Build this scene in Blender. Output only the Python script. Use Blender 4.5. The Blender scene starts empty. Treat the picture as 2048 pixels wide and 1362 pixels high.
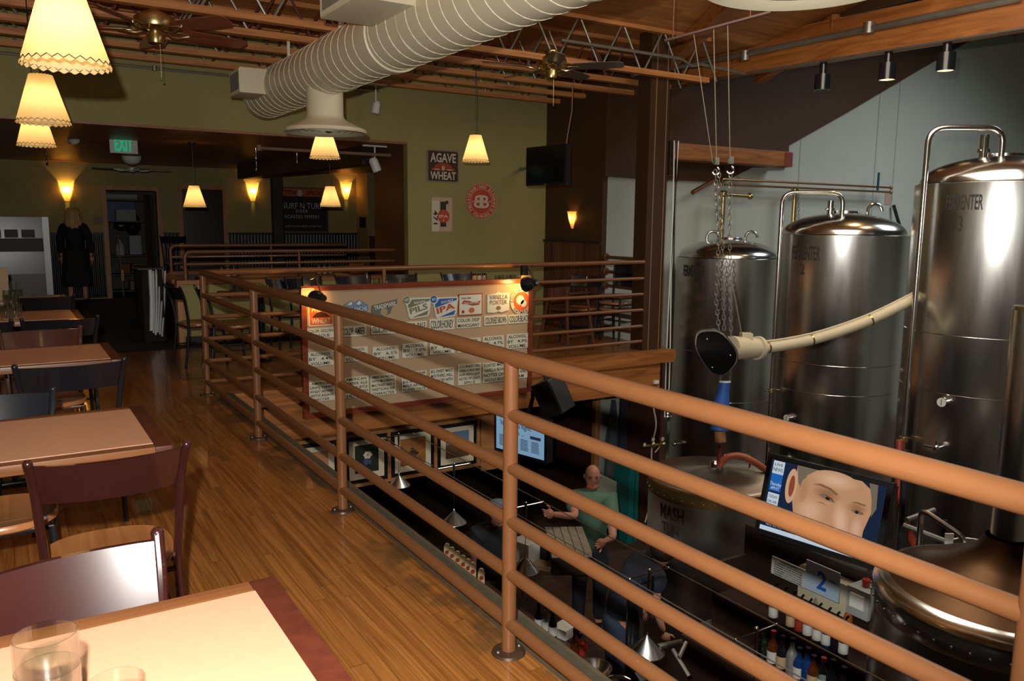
import bpy, bmesh, math, random
from mathutils import Vector, Matrix, Euler
PI = math.pi
R = math.radians
random.seed(7)
SC = bpy.context.scene
COL = SC.collection

# ------------------------------------------------------------------ camera
FPX, EYE, YAW, PITCH, ROLL = 1612.2, 1.525, 0.56122, 0.14557, 0.00966
CW, CH = 2048, 1362
fwd = Vector((math.sin(YAW)*math.cos(PITCH), math.cos(YAW)*math.cos(PITCH), -math.sin(PITCH)))
rt = Vector((math.cos(YAW), -math.sin(YAW), 0)); up = rt.cross(fwd)
RT = math.cos(ROLL)*rt + math.sin(ROLL)*up
UP = -math.sin(ROLL)*rt + math.cos(ROLL)*up
CAM = Vector((0, 0, EYE))
cd = bpy.data.cameras.new('camera'); cam = bpy.data.objects.new('camera', cd); COL.objects.link(cam)
cd.sensor_width = 36; cd.lens = FPX*36/CW; cd.clip_start = .02; cd.clip_end = 100
cam.matrix_world = Matrix(((RT.x, UP.x, -fwd.x, CAM.x), (RT.y, UP.y, -fwd.y, CAM.y), (RT.z, UP.z, -fwd.z, CAM.z), (0, 0, 0, 1)))
SC.camera = cam
# survey helpers: a sight line of the photograph met with a plane of the room
def ray(x, y): return fwd + RT*((x-CW/2)/FPX) - UP*((y-CH/2)/FPX)
def onX(x, y, X): r = ray(x, y); return CAM + r*(X/r.x)
def onY(x, y, Y): r = ray(x, y); return CAM + r*(Y/r.y)
def onZ(x, y, Z): r = ray(x, y); return CAM + r*((Z-EYE)/r.z)
def onD(x, y, d): return CAM + ray(x, y)*d

# ------------------------------------------------------------------ light and exposure
w = bpy.data.worlds.new('world'); SC.world = w; w.use_nodes = True
w.node_tree.nodes['Background'].inputs[0].default_value = (.75, .72, .62, 1)
w.node_tree.nodes['Background'].inputs[1].default_value = .02
SC.view_settings.view_transform = 'Standard'; SC.view_settings.look = 'None'
SC.view_settings.gamma = 1; SC.view_settings.exposure = 0.0; SC.view_settings.use_curve_mapping = False
def lamp(name, kind, loc, energy, col, size=.03, **k):
    l = bpy.data.lights.new(name, kind); l.energy = energy; l.color = col
    if kind in ('POINT', 'SPOT'): l.shadow_soft_size = size
    if kind == 'AREA': l.size = size
    for a, b in k.items(): setattr(l, a, b)
    o = bpy.data.objects.new(name, l); COL.objects.link(o); o.location = loc
    return o
def aim(o, tgt): o.rotation_euler = (Vector(tgt)-o.location).to_track_quat('-Z', 'Y').to_euler()
FL = CAM - RT*.085 + UP*.16 + fwd*.0
fl = lamp('camera_flash', 'SPOT', FL, 700, (1, .97, .9), .018, spot_size=R(120), spot_blend=.6)
aim(fl, onD(780, 470, 9))
# unseen area fills added as ambient light for the brewery bay and dining room
a = lamp('house_fill', 'AREA', (5.4, 3.4, 3.6), 120, (1, .88, .70), 2.5); aim(a, (6.5, 4.4, 0))
a = lamp('bay_cool_fill', 'AREA', (13, 4.2, 5.9), 300, (.90, .96, 1), 3.5, spread=R(125)); aim(a, (13, 5.5, 0))  # added cool panel that brightens grey wall and tanks; no roof opening above

# ------------------------------------------------------------------ materials
MATS = {}
def nt(name):
    m = bpy.data.materials.new(name); m.use_nodes = True
    return m, m.node_tree.nodes, m.node_tree.links, m.node_tree.nodes['Principled BSDF']
def M(name, col, rough=.5, metal=0, var=.12, scale=8, bump=0, coat=0, aniso=0, emit=None, es=1, stretch=(1, 1, 1), trans=0, alpha=1, spec=.5, ior=1.45):
    if name in MATS: return MATS[name]
    m, N, L, b = nt(name)
    b.inputs['Base Color'].default_value = (*col, 1); b.inputs['Roughness'].default_value = rough
    b.inputs['Metallic'].default_value = metal; b.inputs['Coat Weight'].default_value = coat
    b.inputs['Anisotropic'].default_value = aniso; b.inputs['Transmission Weight'].default_value = trans
    b.inputs['Specular IOR Level'].default_value = spec; b.inputs['IOR'].default_value = ior
    if emit:
        b.inputs['Emission Color'].default_value = (*emit, 1); b.inputs['Emission Strength'].default_value = es
    if var or bump:
        tc = N.new('ShaderNodeTexCoord'); mp = N.new('ShaderNodeMapping'); mp.inputs['Scale'].default_value = stretch
        nz = N.new('ShaderNodeTexNoise'); nz.inputs['Scale'].default_value = scale; nz.inputs['Detail'].default_value = 5
        L.new(tc.outputs['Object'], mp.inputs[0]); L.new(mp.outputs[0], nz.inputs[0])
        if var:
            mx = N.new('ShaderNodeMix'); mx.data_type = 'RGBA'
            mx.inputs[6].default_value = (*[c*(1-var) for c in col], 1); mx.inputs[7].default_value = (*[min(1, c*(1+var)) for c in col], 1)
            L.new(nz.outputs[0], mx.inputs[0]); L.new(mx.outputs[2], b.inputs['Base Color'])
        if bump:
            bp = N.new('ShaderNodeBump'); bp.inputs['Strength'].default_value = bump; bp.inputs['Distance'].default_value = .01
            L.new(nz.outputs[0], bp.inputs['Height']); L.new(bp.outputs[0], b.inputs['Normal'])
    MATS[name] = m
    return m
def wood(name, c1, c2, plank=None, along='Y', rough=.35, grain=14, coat=0, seam=.35, bump=.1, seamc=None, wear=None):
    """planks of given width running along an axis, with grain streaks"""
    if name in MATS: return MATS[name]
    m, N, L, b = nt(name)
    b.inputs['Roughness'].default_value = rough; b.inputs['Coat Weight'].default_value = coat
    tc = N.new('ShaderNodeTexCoord'); sep = N.new('ShaderNodeSeparateXYZ'); L.new(tc.outputs['Object'], sep.inputs[0])
    ax = {'X': (0, 1, 2), 'Y': (1, 0, 2), 'Z': (2, 0, 1)}[along]
    def math_(op, a, b_=None):
        n = N.new('ShaderNodeMath'); n.operation = op
        for i, v in enumerate((a, b_)):
            if v is None: continue
            if isinstance(v, (int, float)): n.inputs[i].default_value = v
            else: L.new(v, n.inputs[i])
        return n.outputs[0]
    u, v = sep.outputs[ax[0]], sep.outputs[ax[1]]; wz = sep.outputs[ax[2]]
    if plank:
        row = math_('FLOOR', math_('DIVIDE', v, plank))
        wn = N.new('ShaderNodeTexWhiteNoise'); wn.noise_dimensions = '1D'; L.new(row, wn.inputs['W'])
        ush = math_('ADD', u, math_('MULTIPLY', wn.outputs[0], 7.0))
        col_ = math_('FLOOR', math_('DIVIDE', ush, 1.1))
        cx = N.new('ShaderNodeCombineXYZ'); L.new(row, cx.inputs[0]); L.new(col_, cx.inputs[1])
        wn2 = N.new('ShaderNodeTexWhiteNoise'); wn2.noise_dimensions = '2D'; L.new(cx.outputs[0], wn2.inputs['Vector'])
        tone = wn2.outputs[0]; off = math_('MULTIPLY', tone, 13.0)
    else:
        tone = None; off = 0.0; ush = u
    cv = N.new('ShaderNodeCombineXYZ')
    L.new(math_('MULTIPLY', math_('ADD', ush, off), .8), cv.inputs[0]); L.new(math_('MULTIPLY', math_('ADD', v, off), grain), cv.inputs[1]); L.new(math_('MULTIPLY', wz, grain), cv.inputs[2])
    nz = N.new('ShaderNodeTexNoise'); nz.inputs['Scale'].default_value = 1.3; nz.inputs['Detail'].default_value = 6; nz.inputs['Roughness'].default_value = .6; nz.inputs['Distortion'].default_value = 1.2
    L.new(cv.outputs[0], nz.inputs[0])
    rp = N.new('ShaderNodeValToRGB'); rp.color_ramp.elements[0].position = .34; rp.color_ramp.elements[1].position = .62
    rp.color_ramp.elements[0].color = (*c1, 1); rp.color_ramp.elements[1].color = (*c2, 1)
    L.new(nz.outputs[0], rp.inputs[0]); out = rp.outputs[0]
    if plank:
        mx = N.new('ShaderNodeMix'); mx.data_type = 'RGBA'; mx.blend_type = 'MULTIPLY'; mx.inputs[0].default_value = 1
        tr = N.new('ShaderNodeMapRange'); tr.inputs[3].default_value = .87; tr.inputs[4].default_value = 1.09; L.new(tone, tr.inputs[0])
        L.new(out, mx.inputs[6]); L.new(tr.outputs[0], mx.inputs[7]); out = mx.outputs[2]
        fr = math_('FRACT', math_('DIVIDE', v, plank)); g = math_('LESS_THAN', fr, .035)
        fr2 = math_('FRACT', math_('DIVIDE', ush, 1.1)); g2 = math_('LESS_THAN', fr2, .003)
        gap = math_('MAXIMUM', g, g2)
        m2 = N.new('ShaderNodeMix'); m2.data_type = 'RGBA'; L.new(math_('MULTIPLY', gap, 1-seam), m2.inputs[0]); L.new(out, m2.inputs[6])
        m2.inputs[7].default_value = (*(seamc or [c*.35 for c in c1]), 1); out = m2.outputs[2]
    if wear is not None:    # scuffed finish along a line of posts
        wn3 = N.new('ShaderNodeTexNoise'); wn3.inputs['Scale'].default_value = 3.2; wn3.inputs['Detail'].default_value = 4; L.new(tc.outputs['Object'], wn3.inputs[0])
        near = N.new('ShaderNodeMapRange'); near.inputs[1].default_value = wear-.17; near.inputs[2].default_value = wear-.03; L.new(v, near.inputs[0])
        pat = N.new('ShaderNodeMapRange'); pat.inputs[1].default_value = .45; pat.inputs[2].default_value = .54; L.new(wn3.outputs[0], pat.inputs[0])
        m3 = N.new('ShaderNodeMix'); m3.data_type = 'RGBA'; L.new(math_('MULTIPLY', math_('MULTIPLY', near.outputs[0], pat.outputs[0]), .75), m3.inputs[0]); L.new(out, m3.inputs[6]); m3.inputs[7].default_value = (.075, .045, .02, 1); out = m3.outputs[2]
    L.new(out, b.inputs['Base Color'])
    if bump:
        bp = N.new('ShaderNodeBump'); bp.inputs['Strength'].default_value = bump; bp.inputs['Distance'].default_value = .004
        L.new(nz.outputs[0], bp.inputs['Height']); L.new(bp.outputs[0], b.inputs['Normal'])
    MATS[name] = m
    return m
def glassy(name, col=(1, 1, 1), rough=.02):
    if name in MATS: return MATS[name]
    m, N, L, b = nt(name); N.remove(b)
    g = N.new('ShaderNodeBsdfGlossy'); g.inputs['Roughness'].default_value = rough
    t = N.new('ShaderNodeBsdfTransparent'); t.inputs[0].default_value = (*col, 1)
    f = N.new('ShaderNodeLayerWeight'); f.inputs[0].default_value = .22
    mr = N.new('ShaderNodeMath'); mr.operation = 'MULTIPLY_ADD'; mr.inputs[1].default_value = .75; mr.inputs[2].default_value = .05; mr.use_clamp = True
    mx = N.new('ShaderNodeMixShader'); L.new(f.outputs[1], mr.inputs[0]); L.new(mr.outputs[0], mx.inputs[0]); L.new(t.outputs[0], mx.inputs[1]); L.new(g.outputs[0], mx.inputs[2])
    L.new(mx.outputs[0], N['Material Output'].inputs[0]); MATS[name] = m
    return m
def shade_mat(name, col, glow):
    m, N, L, b = nt(name); N.remove(b)
    t = N.new('ShaderNodeBsdfTranslucent'); t.inputs[0].default_value = (*col, 1)
    d = N.new('ShaderNodeBsdfDiffuse'); d.inputs[0].default_value = (*col, 1)
    mx = N.new('ShaderNodeMixShader'); mx.inputs[0].default_value = .38
    L.new(t.outputs[0], mx.inputs[1]); L.new(d.outputs[0], mx.inputs[2]); L.new(mx.outputs[0], N['Material Output'].inputs[0])
    MATS[name] = m
    return m
def steel(name='brushed_steel', col=(.64, .63, .60), rough=.21, axis='Z', an=.75):
    if name in MATS: return MATS[name]
    m, N, L, b = nt(name)
    b.inputs['Metallic'].default_value = 1; b.inputs['Base Color'].default_value = (*col, 1)
    b.inputs['Anisotropic'].default_value = an
    tg = N.new('ShaderNodeTangent'); tg.direction_type = 'RADIAL'; tg.axis = axis; L.new(tg.outputs[0], b.inputs['Tangent'])
    tc = N.new('ShaderNodeTexCoord'); mp = N.new('ShaderNodeMapping'); mp.inputs['Scale'].default_value = (3, 3, .4)
    nz = N.new('ShaderNodeTexNoise'); nz.inputs['Scale'].default_value = 2.5; nz.inputs['Detail'].default_value = 4
    L.new(tc.outputs['Object'], mp.inputs[0]); L.new(mp.outputs[0], nz.inputs[0])
    mr = N.new('ShaderNodeMapRange'); mr.inputs[3].default_value = rough-.07; mr.inputs[4].default_value = rough+.09
    L.new(nz.outputs[0], mr.inputs[0]); L.new(mr.outputs[0], b.inputs['Roughness'])
    MATS[name] = m
    return m
def glow(name, col, s):
    if name in MATS: return MATS[name]
    m, N, L, b = nt(name); N.remove(b)
    e = N.new('ShaderNodeEmission'); e.inputs[0].default_value = (*col, 1); e.inputs[1].default_value = s
    L.new(e.outputs[0], N['Material Output'].inputs[0]); MATS[name] = m
    return m

OLIVE = M('olive_paint', (.30, .262, .098), .75, var=.06, scale=3, bump=.02)
BROWNP = M('dark_brown_paint', (.060, .026, .009), .6, var=.15, scale=2)
GREYP = M('pale_grey_paint', (.42, .44, .38), .8, var=.05, scale=1.5)
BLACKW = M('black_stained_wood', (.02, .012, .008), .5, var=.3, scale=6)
RAILP = M('copper_brown_rail_paint', (.165, .064, .023), .36, var=.08, scale=25, coat=.15)
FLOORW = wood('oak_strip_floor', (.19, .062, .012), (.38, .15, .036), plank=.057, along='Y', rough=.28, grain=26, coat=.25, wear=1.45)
PLATW = wood('oak_strip_platform_floor', (.20, .07, .014), (.36, .14, .035), plank=.057, along='X', rough=.3, grain=26, coat=.2)
MAT_DARK = M('black_carpet', (.017, .014, .011), .95, var=.4, scale=60, bump=.3)
BEAMW = wood('honey_fir_beam', (.21, .065, .012), (.38, .14, .032), along='X', rough=.5, grain=9)
BEAMY = wood('honey_fir_beam_long', (.26, .08, .016), (.44, .16, .038), along='Y', rough=.5, grain=9)
CHORDW = wood('joist_chord_wood', (.34, .12, .03), (.58, .24, .07), along='X', rough=.6, grain=20)
DECKW = wood('plank_roof_deck', (.40, .14, .028), (.60, .25, .07), plank=.135, along='X', rough=.6, grain=7, seam=.05, seamc=(.42, .3, .14))
SOFFW = wood('brown_soffit_boards', (.22, .08, .026), (.32, .12, .04), plank=.2, along='X', rough=.45, grain=8, seam=.6)
DUCTP = M('cream_duct_paint', (.70, .63, .45), .42, var=.03, scale=4)
DUCTL = M('cream_duct_seam', (.85, .78, .58), .4, var=.03, scale=4)
MAHOG = wood('mahogany_trim', (.13, .022, .008), (.22, .04, .014), along='X', rough=.35, grain=10)
TRIMW = wood('honey_door_trim', (.30, .13, .04), (.45, .22, .08), along='Z', rough=.5, grain=10)
FABRIC = M('tan_burlap', (.42, .29, .18), .9, var=.18, scale=160, bump=.2)
CARD = M('cream_card', (.62, .60, .48), .7, var=.03)
INK = M('black_ink', (.03, .025, .02), .6, var=0)
LAMIN = M('tan_laminate', (.54, .275, .165), .32, var=.05, scale=40, coat=.1)
TEDGE = wood('table_wood_edging', (.12, .04, .012), (.20, .075, .025), along='X', rough=.35, grain=34)
SEATW = wood('varnished_seat_ply', (.26, .095, .03), (.38, .15, .05), along='Y', rough=.28, grain=9, coat=.3)
MAROON = M('maroon_gloss_metal', (.028, .007, .006), .24, var=.1, coat=.7)
BLKMET = M('black_gloss_metal', (.012, .013, .016), .25, var=.2, coat=.4)
BLKCH = M('black_chair_lacquer', (.008, .009, .013), .3, var=.2, coat=.4)
BLACK = M('black_plastic', (.009, .009, .010), .35, var=.2)
SCREENOFF = M('switched_off_screen', (.006, .006, .007), .12, var=0)
CHROME = M('chrome', (.75, .75, .74), .12, 1, var=.04)
GALV = M('galvanised_pipe', (.36, .35, .31), .38, .8, var=.2, scale=12)
RUSTT = M('red_primer_steel', (.13, .035, .018), .6, .2, var=.2, scale=14)
BRASS = M('antique_brass', (.60, .46, .22), .3, 1, var=.08)
COPPER = M('tarnished_copper', (.36, .18, .08), .35, .9, var=.25, scale=20)
WHITEP = M('white_enamel', (.72, .72, .68), .35, var=.04)
STEEL = steel()
STEELH = M('polished_steel', (.66, .65, .62), .2, 1, var=.08, scale=6)
FANB = wood('fan_blade_walnut', (.18, .05, .022), (.30, .09, .045), along='X', rough=.3, grain=14)
SHADE = shade_mat('parchment_lamp_shade', (.93, .78, .48), 1)
GLASS = glassy('clear_drinking_glass', (.93, .96, .94))
SKIN = M('skin', (.50, .25, .16), .55, var=.06, scale=20)
SKINR = M('ruddy_skin', (.52, .24, .17), .5, var=.08, scale=30)

# ------------------------------------------------------------------ mesh builder
class MB:
    def __init__(s): s.b = bmesh.new(); s.mats = []; s.cur = 0
    def use(s, m):
        if m not in s.mats: s.mats.append(m)
        s.cur = s.mats.index(m); return s
    def _f(s, vs):
        try:
            f = s.b.faces.new(vs); f.material_index = s.cur; return f
        except ValueError: return None
    def box(s, c, d, rot=None, M4=None, bev=0):
        c = Vector(c); hx, hy, hz = d[0]/2, d[1]/2, d[2]/2
        Rm = rot.to_matrix() if isinstance(rot, Euler) else (Euler(rot).to_matrix() if rot else Matrix.Identity(3))
        vs = [s.b.verts.new(c + Rm @ Vector((x, y, z))) for x in (-hx, hx) for y in (-hy, hy) for z in (-hz, hz)]
        fs = [s._f([vs[i] for i in q]) for q in ((0, 1, 3, 2), (4, 6, 7, 5), (0, 4, 5, 1), (2, 3, 7, 6), (0, 2, 6, 4), (1, 5, 7, 3))]
        if bev:
            es = list({e for f in fs for e in f.edges})
            r = bmesh.ops.bevel(s.b, geom=es, offset=bev, segments=2, affect='EDGES', profile=.7)
            for f in r['faces']: f.material_index = s.cur
        return s
    def bb(s, x0, x1, y0, y1, z0, z1, bev=0): return s.box(((x0+x1)/2, (y0+y1)/2, (z0+z1)/2), (abs(x1-x0), abs(y1-y0), abs(z1-z0)), bev=bev)
    def cyl(s, p0, p1, r0, r1=None, n=16, cap=True):
        r1 = r0 if r1 is None else r1; p0, p1 = Vector(p0), Vector(p1); ax = (p1-p0).normalized()
        t = ax.orthogonal().normalized(); q = ax.cross(t)
        A = [s.b.verts.new(p0+(t*math.cos(2*PI*i/n)+q*math.sin(2*PI*i/n))*r0) for i in range(n)]
        B = [s.b.verts.new(p1+(t*math.cos(2*PI*i/n)+q*math.sin(2*PI*i/n))*r1) for i in range(n)]
        for i in range(n): s._f([A[i], A[(i+1) % n], B[(i+1) % n], B[i]])
        if cap: s._f(A[::-1]); s._f(B)
        return s
    def tube(s, pts, r, n=10, closed=False, radii=None, flat=1):
        pts = [Vector(p) for p in pts]; rings = []; t = None; m = len(pts)
        for i, p in enumerate(pts):
            if closed: d = (pts[(i+1) % m]-pts[i-1]).normalized()
            else: d = (pts[min(i+1, m-1)]-pts[max(i-1, 0)]).normalized()
            if t is None: t = d.orthogonal().normalized()
            t = (t - d*t.dot(d)).normalized(); q = d.cross(t); rr = radii[i] if radii else r
            rings.append([s.b.verts.new(p+(t*math.cos(2*PI*k/n)+q*math.sin(2*PI*k/n)*flat)*rr) for k in range(n)])
        for i in range(m if closed else m-1):
            A, B = rings[i], rings[(i+1) % m]
            for k in range(n): s._f([A[k], A[(k+1) % n], B[(k+1) % n], B[k]])
        if not closed: s._f(rings[0][::-1]); s._f(rings[-1])
        return s
    def lathe(s, prof, c=(0, 0, 0), n=32, ax='Z', M4=None, cap=False):
        c = Vector(c); rings = []
        for r, z in prof:
            ring = []
            for i in range(n):
                a = 2*PI*i/n
                v = Vector((r*math.cos(a), r*math.sin(a), z))
                if ax == 'X': v = Vector((v.z, v.x, v.y))
                if ax == 'Y': v = Vector((v.y, v.z, v.x))
                if M4: v = M4 @ v
                ring.append(s.b.verts.new(c+v))
            rings.append(ring)
        for A, B in zip(rings, rings[1:]):
            for k in range(n): s._f([A[k], A[(k+1) % n], B[(k+1) % n], B[k]])
        if cap: s._f(rings[0][::-1]); s._f(rings[-1])
        return s
    def prism(s, pts, dv):
        A = [s.b.verts.new(Vector(p)) for p in pts]; B = [s.b.verts.new(Vector(p)+Vector(dv)) for p in pts]; n = len(A)
        s._f(A[::-1]); s._f(B)
        for i in range(n): s._f([A[i], A[(i+1) % n], B[(i+1) % n], B[i]])
        return s
    def face(s, pts): s._f([s.b.verts.new(Vector(p)) for p in pts]); return s
    def ball(s, c, r, sc=(1, 1, 1), n=16, rot=None):
        Rm = Euler(rot).to_matrix() if rot else Matrix.Identity(3)
        m = Matrix.Translation(Vector(c)) @ Rm.to_4x4() @ Matrix.Diagonal((r*sc[0], r*sc[1], r*sc[2], 1))
        g = bmesh.ops.create_uvsphere(s.b, u_segments=n, v_segments=max(6, n//2), radius=1, matrix=m)
        for v in g['verts']:
            for f in v.link_faces: f.material_index = s.cur
        return s
    def grid(s, fn, nu, nv):
        V = [[s.b.verts.new(Vector(fn(i/nu, j/nv))) for j in range(nv+1)] for i in range(nu+1)]
        for i in range(nu):
            for j in range(nv): s._f([V[i][j], V[i+1][j], V[i+1][j+1], V[i][j+1]])
        return s
    def mesh(s, me, M4):
        off = len(s.b.verts); vs = [s.b.verts.new(M4 @ v.co) for v in me.vertices]
        for p in me.polygons: s._f([vs[i] for i in p.vertices])
        return s
    def text(s, txt, o, right, upv, size, depth=.0012, sx=1, align='CENTER', bold=0):
        """lettering lying on a surface; o = centre of the line"""
        me = text_mesh(txt, bold); right = Vector(right).normalized(); upv = Vector(upv).normalized(); nr = right.cross(upv)
        xs = [v.co.x for v in me.vertices]; ys = [v.co.y for v in me.vertices]
        if not xs: return s
        cx = (min(xs)+max(xs))/2; k = size/.72
        o = Vector(o)
        def T(v):
            return o + right*((v.x-cx)*k*sx) + upv*((v.y-.35)*k) + nr*(depth if v.z > 0 else 0)
        vs = [s.b.verts.new(T(v.co)) for v in me.vertices]
        for p in me.polygons: s._f([vs[i] for i in p.vertices])
        return s
    def fit(s, txt, o, right, upv, w, h, **k):
        """lettering squeezed to a width and height"""
        me = text_mesh(txt, k.get('bold', 0)); xs = [v.co.x for v in me.vertices]
        if not xs: return s
        sx = w/((max(xs)-min(xs))*h/.72)
        return s.text(txt, o, right, upv, h, sx=sx, **k)
    def build(s, name, mat=None, parent=None, world=True, smooth=35, **props):
        bmesh.ops.remove_doubles(s.b, verts=s.b.verts, dist=1e-6)
        if name != 'lettering': bmesh.ops.recalc_face_normals(s.b, faces=s.b.faces)
        me = bpy.data.meshes.new(name); s.b.to_mesh(me); s.b.free()
        for mm in (s.mats or [mat]): me.materials.append(mm)
        if smooth:
            me.polygons.foreach_set('use_smooth', [True]*len(me.polygons))
            me.set_sharp_from_angle(angle=R(smooth))
        o = bpy.data.objects.new(name, me); COL.objects.link(o)
        if parent:
            o.parent = parent
            if world: o.matrix_parent_inverse = world_of(parent).inverted()
        for k, v in props.items(): o[k] = v
        return o
def world_of(o):
    m = Matrix.LocRotScale(o.location, o.rotation_euler, o.scale)
    return (world_of(o.parent) @ o.matrix_parent_inverse @ m) if o.parent else m
TM = {}
def text_mesh(txt, bold=0):
    k = (txt, bold)
    if k not in TM:
        c = bpy.data.curves.new('t', 'FONT'); c.body = txt; c.resolution_u = 2; c.extrude = .01; c.offset = bold*.02
        o = bpy.data.objects.new('t', c); TM[k] = bpy.data.meshes.new_from_object(o)
        bpy.data.objects.remove(o); bpy.data.curves.remove(c)
    return TM[k]
def thing(name, label, cat, loc=(0, 0, 0), rz=0, group=None):
    o = bpy.data.objects.new(name, None); COL.objects.link(o); o.location = loc; o.rotation_euler = (0, 0, rz)
    o.empty_display_size = .1; o['label'] = label; o['category'] = cat
    if group: o['group'] = group
    return o
def tag(o, label, cat, group=None):
    o['label'] = label; o['category'] = cat
    if group: o['group'] = group
    return o
KIDS = {}
def kids(o): return [c for c in bpy.data.objects if c.parent == o]
def dup(root, loc, rz=0, label=None, group=None, scale=None):
    def cp(o, par):
        c = o.copy(); COL.objects.link(c); c.parent = par
        for k in kids(o): cp(k, c)
        return c
    r = cp(root, None); r.location = loc; r.rotation_euler = (0, 0, rz)
    if scale: r.scale = scale
    if label: r['label'] = label
    if group: r['group'] = group
    return r
def struct(o): o['kind'] = 'structure'; return o
def sbox(name, mat, *a, **k): return struct(MB().bb(*a, **k).build(name, mat))
def arc(c, r, a0, a1, n, ux, uy):
    c, ux, uy = Vector(c), Vector(ux), Vector(uy)
    return [c+ux*(r*math.cos(a0+(a1-a0)*i/n))+uy*(r*math.sin(a0+(a1-a0)*i/n)) for i in range(n+1)]
def rounded(pts, r, n=5):
    """polyline with rounded corners"""
    pts = [Vector(p) for p in pts]; out = [pts[0]]
    for i in range(1, len(pts)-1):
        a, b, c = pts[i-1], pts[i], pts[i+1]; d1 = (a-b).normalized(); d2 = (c-b).normalized()
        k = min(r, (a-b).length*.45, (c-b).length*.45); p, q = b+d1*k, b+d2*k
        for j in range(n+1):
            t = j/n; out.append(p*(1-t)**2+b*2*t*(1-t)+q*t*t)
    out.append(pts[-1]); return out
EX, EY, EZ = Vector((1, 0, 0)), Vector((0, 1, 0)), Vector((0, 0, 1))

# ------------------------------------------------------------------ the building
XR, YF, LOW = 1.434, 7.30, -2.70          # railing line, far platform edge, lower floor level
XL, XB, YG, YO, YW = -2.2, 6.85, 8.65, 10.0, 17.25
sbox('floor', FLOORW, XL, 1.56, -1.5, 10.1, -.30, 0)
sbox('floor_carpet', MAT_DARK, XL, 8, 10.1, 19.6, -.30, 0)
sbox('floor_platform', PLATW, 1.56, 6.9, 7.2, 10.1, -.12, 0)
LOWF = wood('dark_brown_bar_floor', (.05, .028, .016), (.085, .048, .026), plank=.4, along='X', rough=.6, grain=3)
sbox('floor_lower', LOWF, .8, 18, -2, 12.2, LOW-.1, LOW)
sbox('wall_left', OLIVE, XL-.1, XL, -1.5, 19.6, -.3, 6)
sbox('wall_rear', GREYP, XL, 18, -1.6, -1.5, LOW, 6)
sbox('wall_right', GREYP, 18, 18.1, -1.6, YG+.2, LOW, 6)
sbox('wall_olive_upper', OLIVE, XL, 4.62, YO, YO+.12, 2.55, 3.95)
sbox('wall_olive', OLIVE, 4.62, XB+.1, YO, YO+.12, -.3, 3.95)
sbox('wall_brown', BROWNP, XB, XB+.08, YG, YO, -.3, 3.95)
sbox('wall_grey', GREYP, XB+.08, 18, YG, YG+.1, LOW, 6.2)
# dark brown upper wall stopping on a slanted edge above the grey wall
pp = [onY(x, y, 8.58) for x, y in ((1203, 352), (1290, 358), (1445, 364), (1505, 335), (1578, 334), (1578, 291), (1700, 222), (1830, 145), (1955, 73), (2075, 58))]
zt = 6.1
poly = pp+[Vector((pp[-1].x, 8.58, zt)), Vector((XB-.02, 8.58, zt)), Vector((XB-.02, 8.58, pp[0].z))]
poly = poly[1:-1]+[poly[-1]]
struct(MB().prism(poly, (0, .069, 0)).build('wall_brown_upper', BROWNP))
for i, (x, y0, y1) in enumerate(((1600, 310, 560), (1757, 235, 600), (1797, 215, 900), (2030, 80, 300))):
    a = onY(x, y0, YG); b = onY(x, y1, YG)
    sbox('trim_%d' % (i+1), M('grey_batten_paint', (.36, .38, .34), .8), a.x-.012, a.x+.012, YG-.008, YG, b.z-1.2, a.z+1.2)
# olive far wall with two doorways
D1 = (1.72, 2.60, 2.06); D2 = (3.07, 3.84, 2.12)
mb = MB()
for x0, x1, z0, z1 in ((XL, D1[0], 0, 2.56), (D1[0], D1[1], D1[2], 2.56), (D1[1], D2[0], 0, 2.56), (D2[0], D2[1], D2[2], 2.56), (D2[1], 8, 0, 2.56)):
    mb.bb(x0, x1, YW, YW+.12, z0, z1)
struct(mb.build('wall_far', OLIVE))
OLIVEW = M('tan_olive_paint', (.30, .24, .10), .75, var=.05)
sbox('wall_far_return', OLIVEW, 6.72, 8, 16.6, YW, 0, 2.56)
sbox('wall_alcove_side', OLIVE, 7.9, 8, 10.1, YW, 0, 2.6)
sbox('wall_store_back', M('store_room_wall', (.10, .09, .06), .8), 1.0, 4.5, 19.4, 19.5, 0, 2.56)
sbox('wall_alcove_brown', M('warm_brown_paint', (.13, .05, .018), .6), 4.62, 4.80, YO+.12, 11.15, 0, 2.55)
sbox('ceiling_alcove', SOFFW, XL, 8, YO+.12, 19.6, 2.55, 2.7)
sbox('trim_5', SOFFW, XL, 4.62, YO-.01, YO+.12, 2.53, 2.56)
# door frames
def frame_(name, x0, x1, zt):
    m = MB(); w_ = .085
    m.bb(x0-w_, x0, YW-.02, YW+.14, 0, zt+w_).bb(x1, x1+w_, YW-.02, YW+.14, 0, zt+w_).bb(x0, x1, YW-.02, YW+.14, zt, zt+w_)
    return struct(m.build(name, TRIMW))
frame_('door_1', *D1); frame_('door_2', *D2)
d = struct(MB().bb(D2[0], D2[1], YW+.05, YW+.09, 0.01, D2[2], bev=.004).build('door_3', M('dark_door_paint', (.035, .022, .018), .5)))
MB().ball((D2[1]-.07, YW+.03, 1.0), .03).build('door_knob', BRASS, d)
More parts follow.
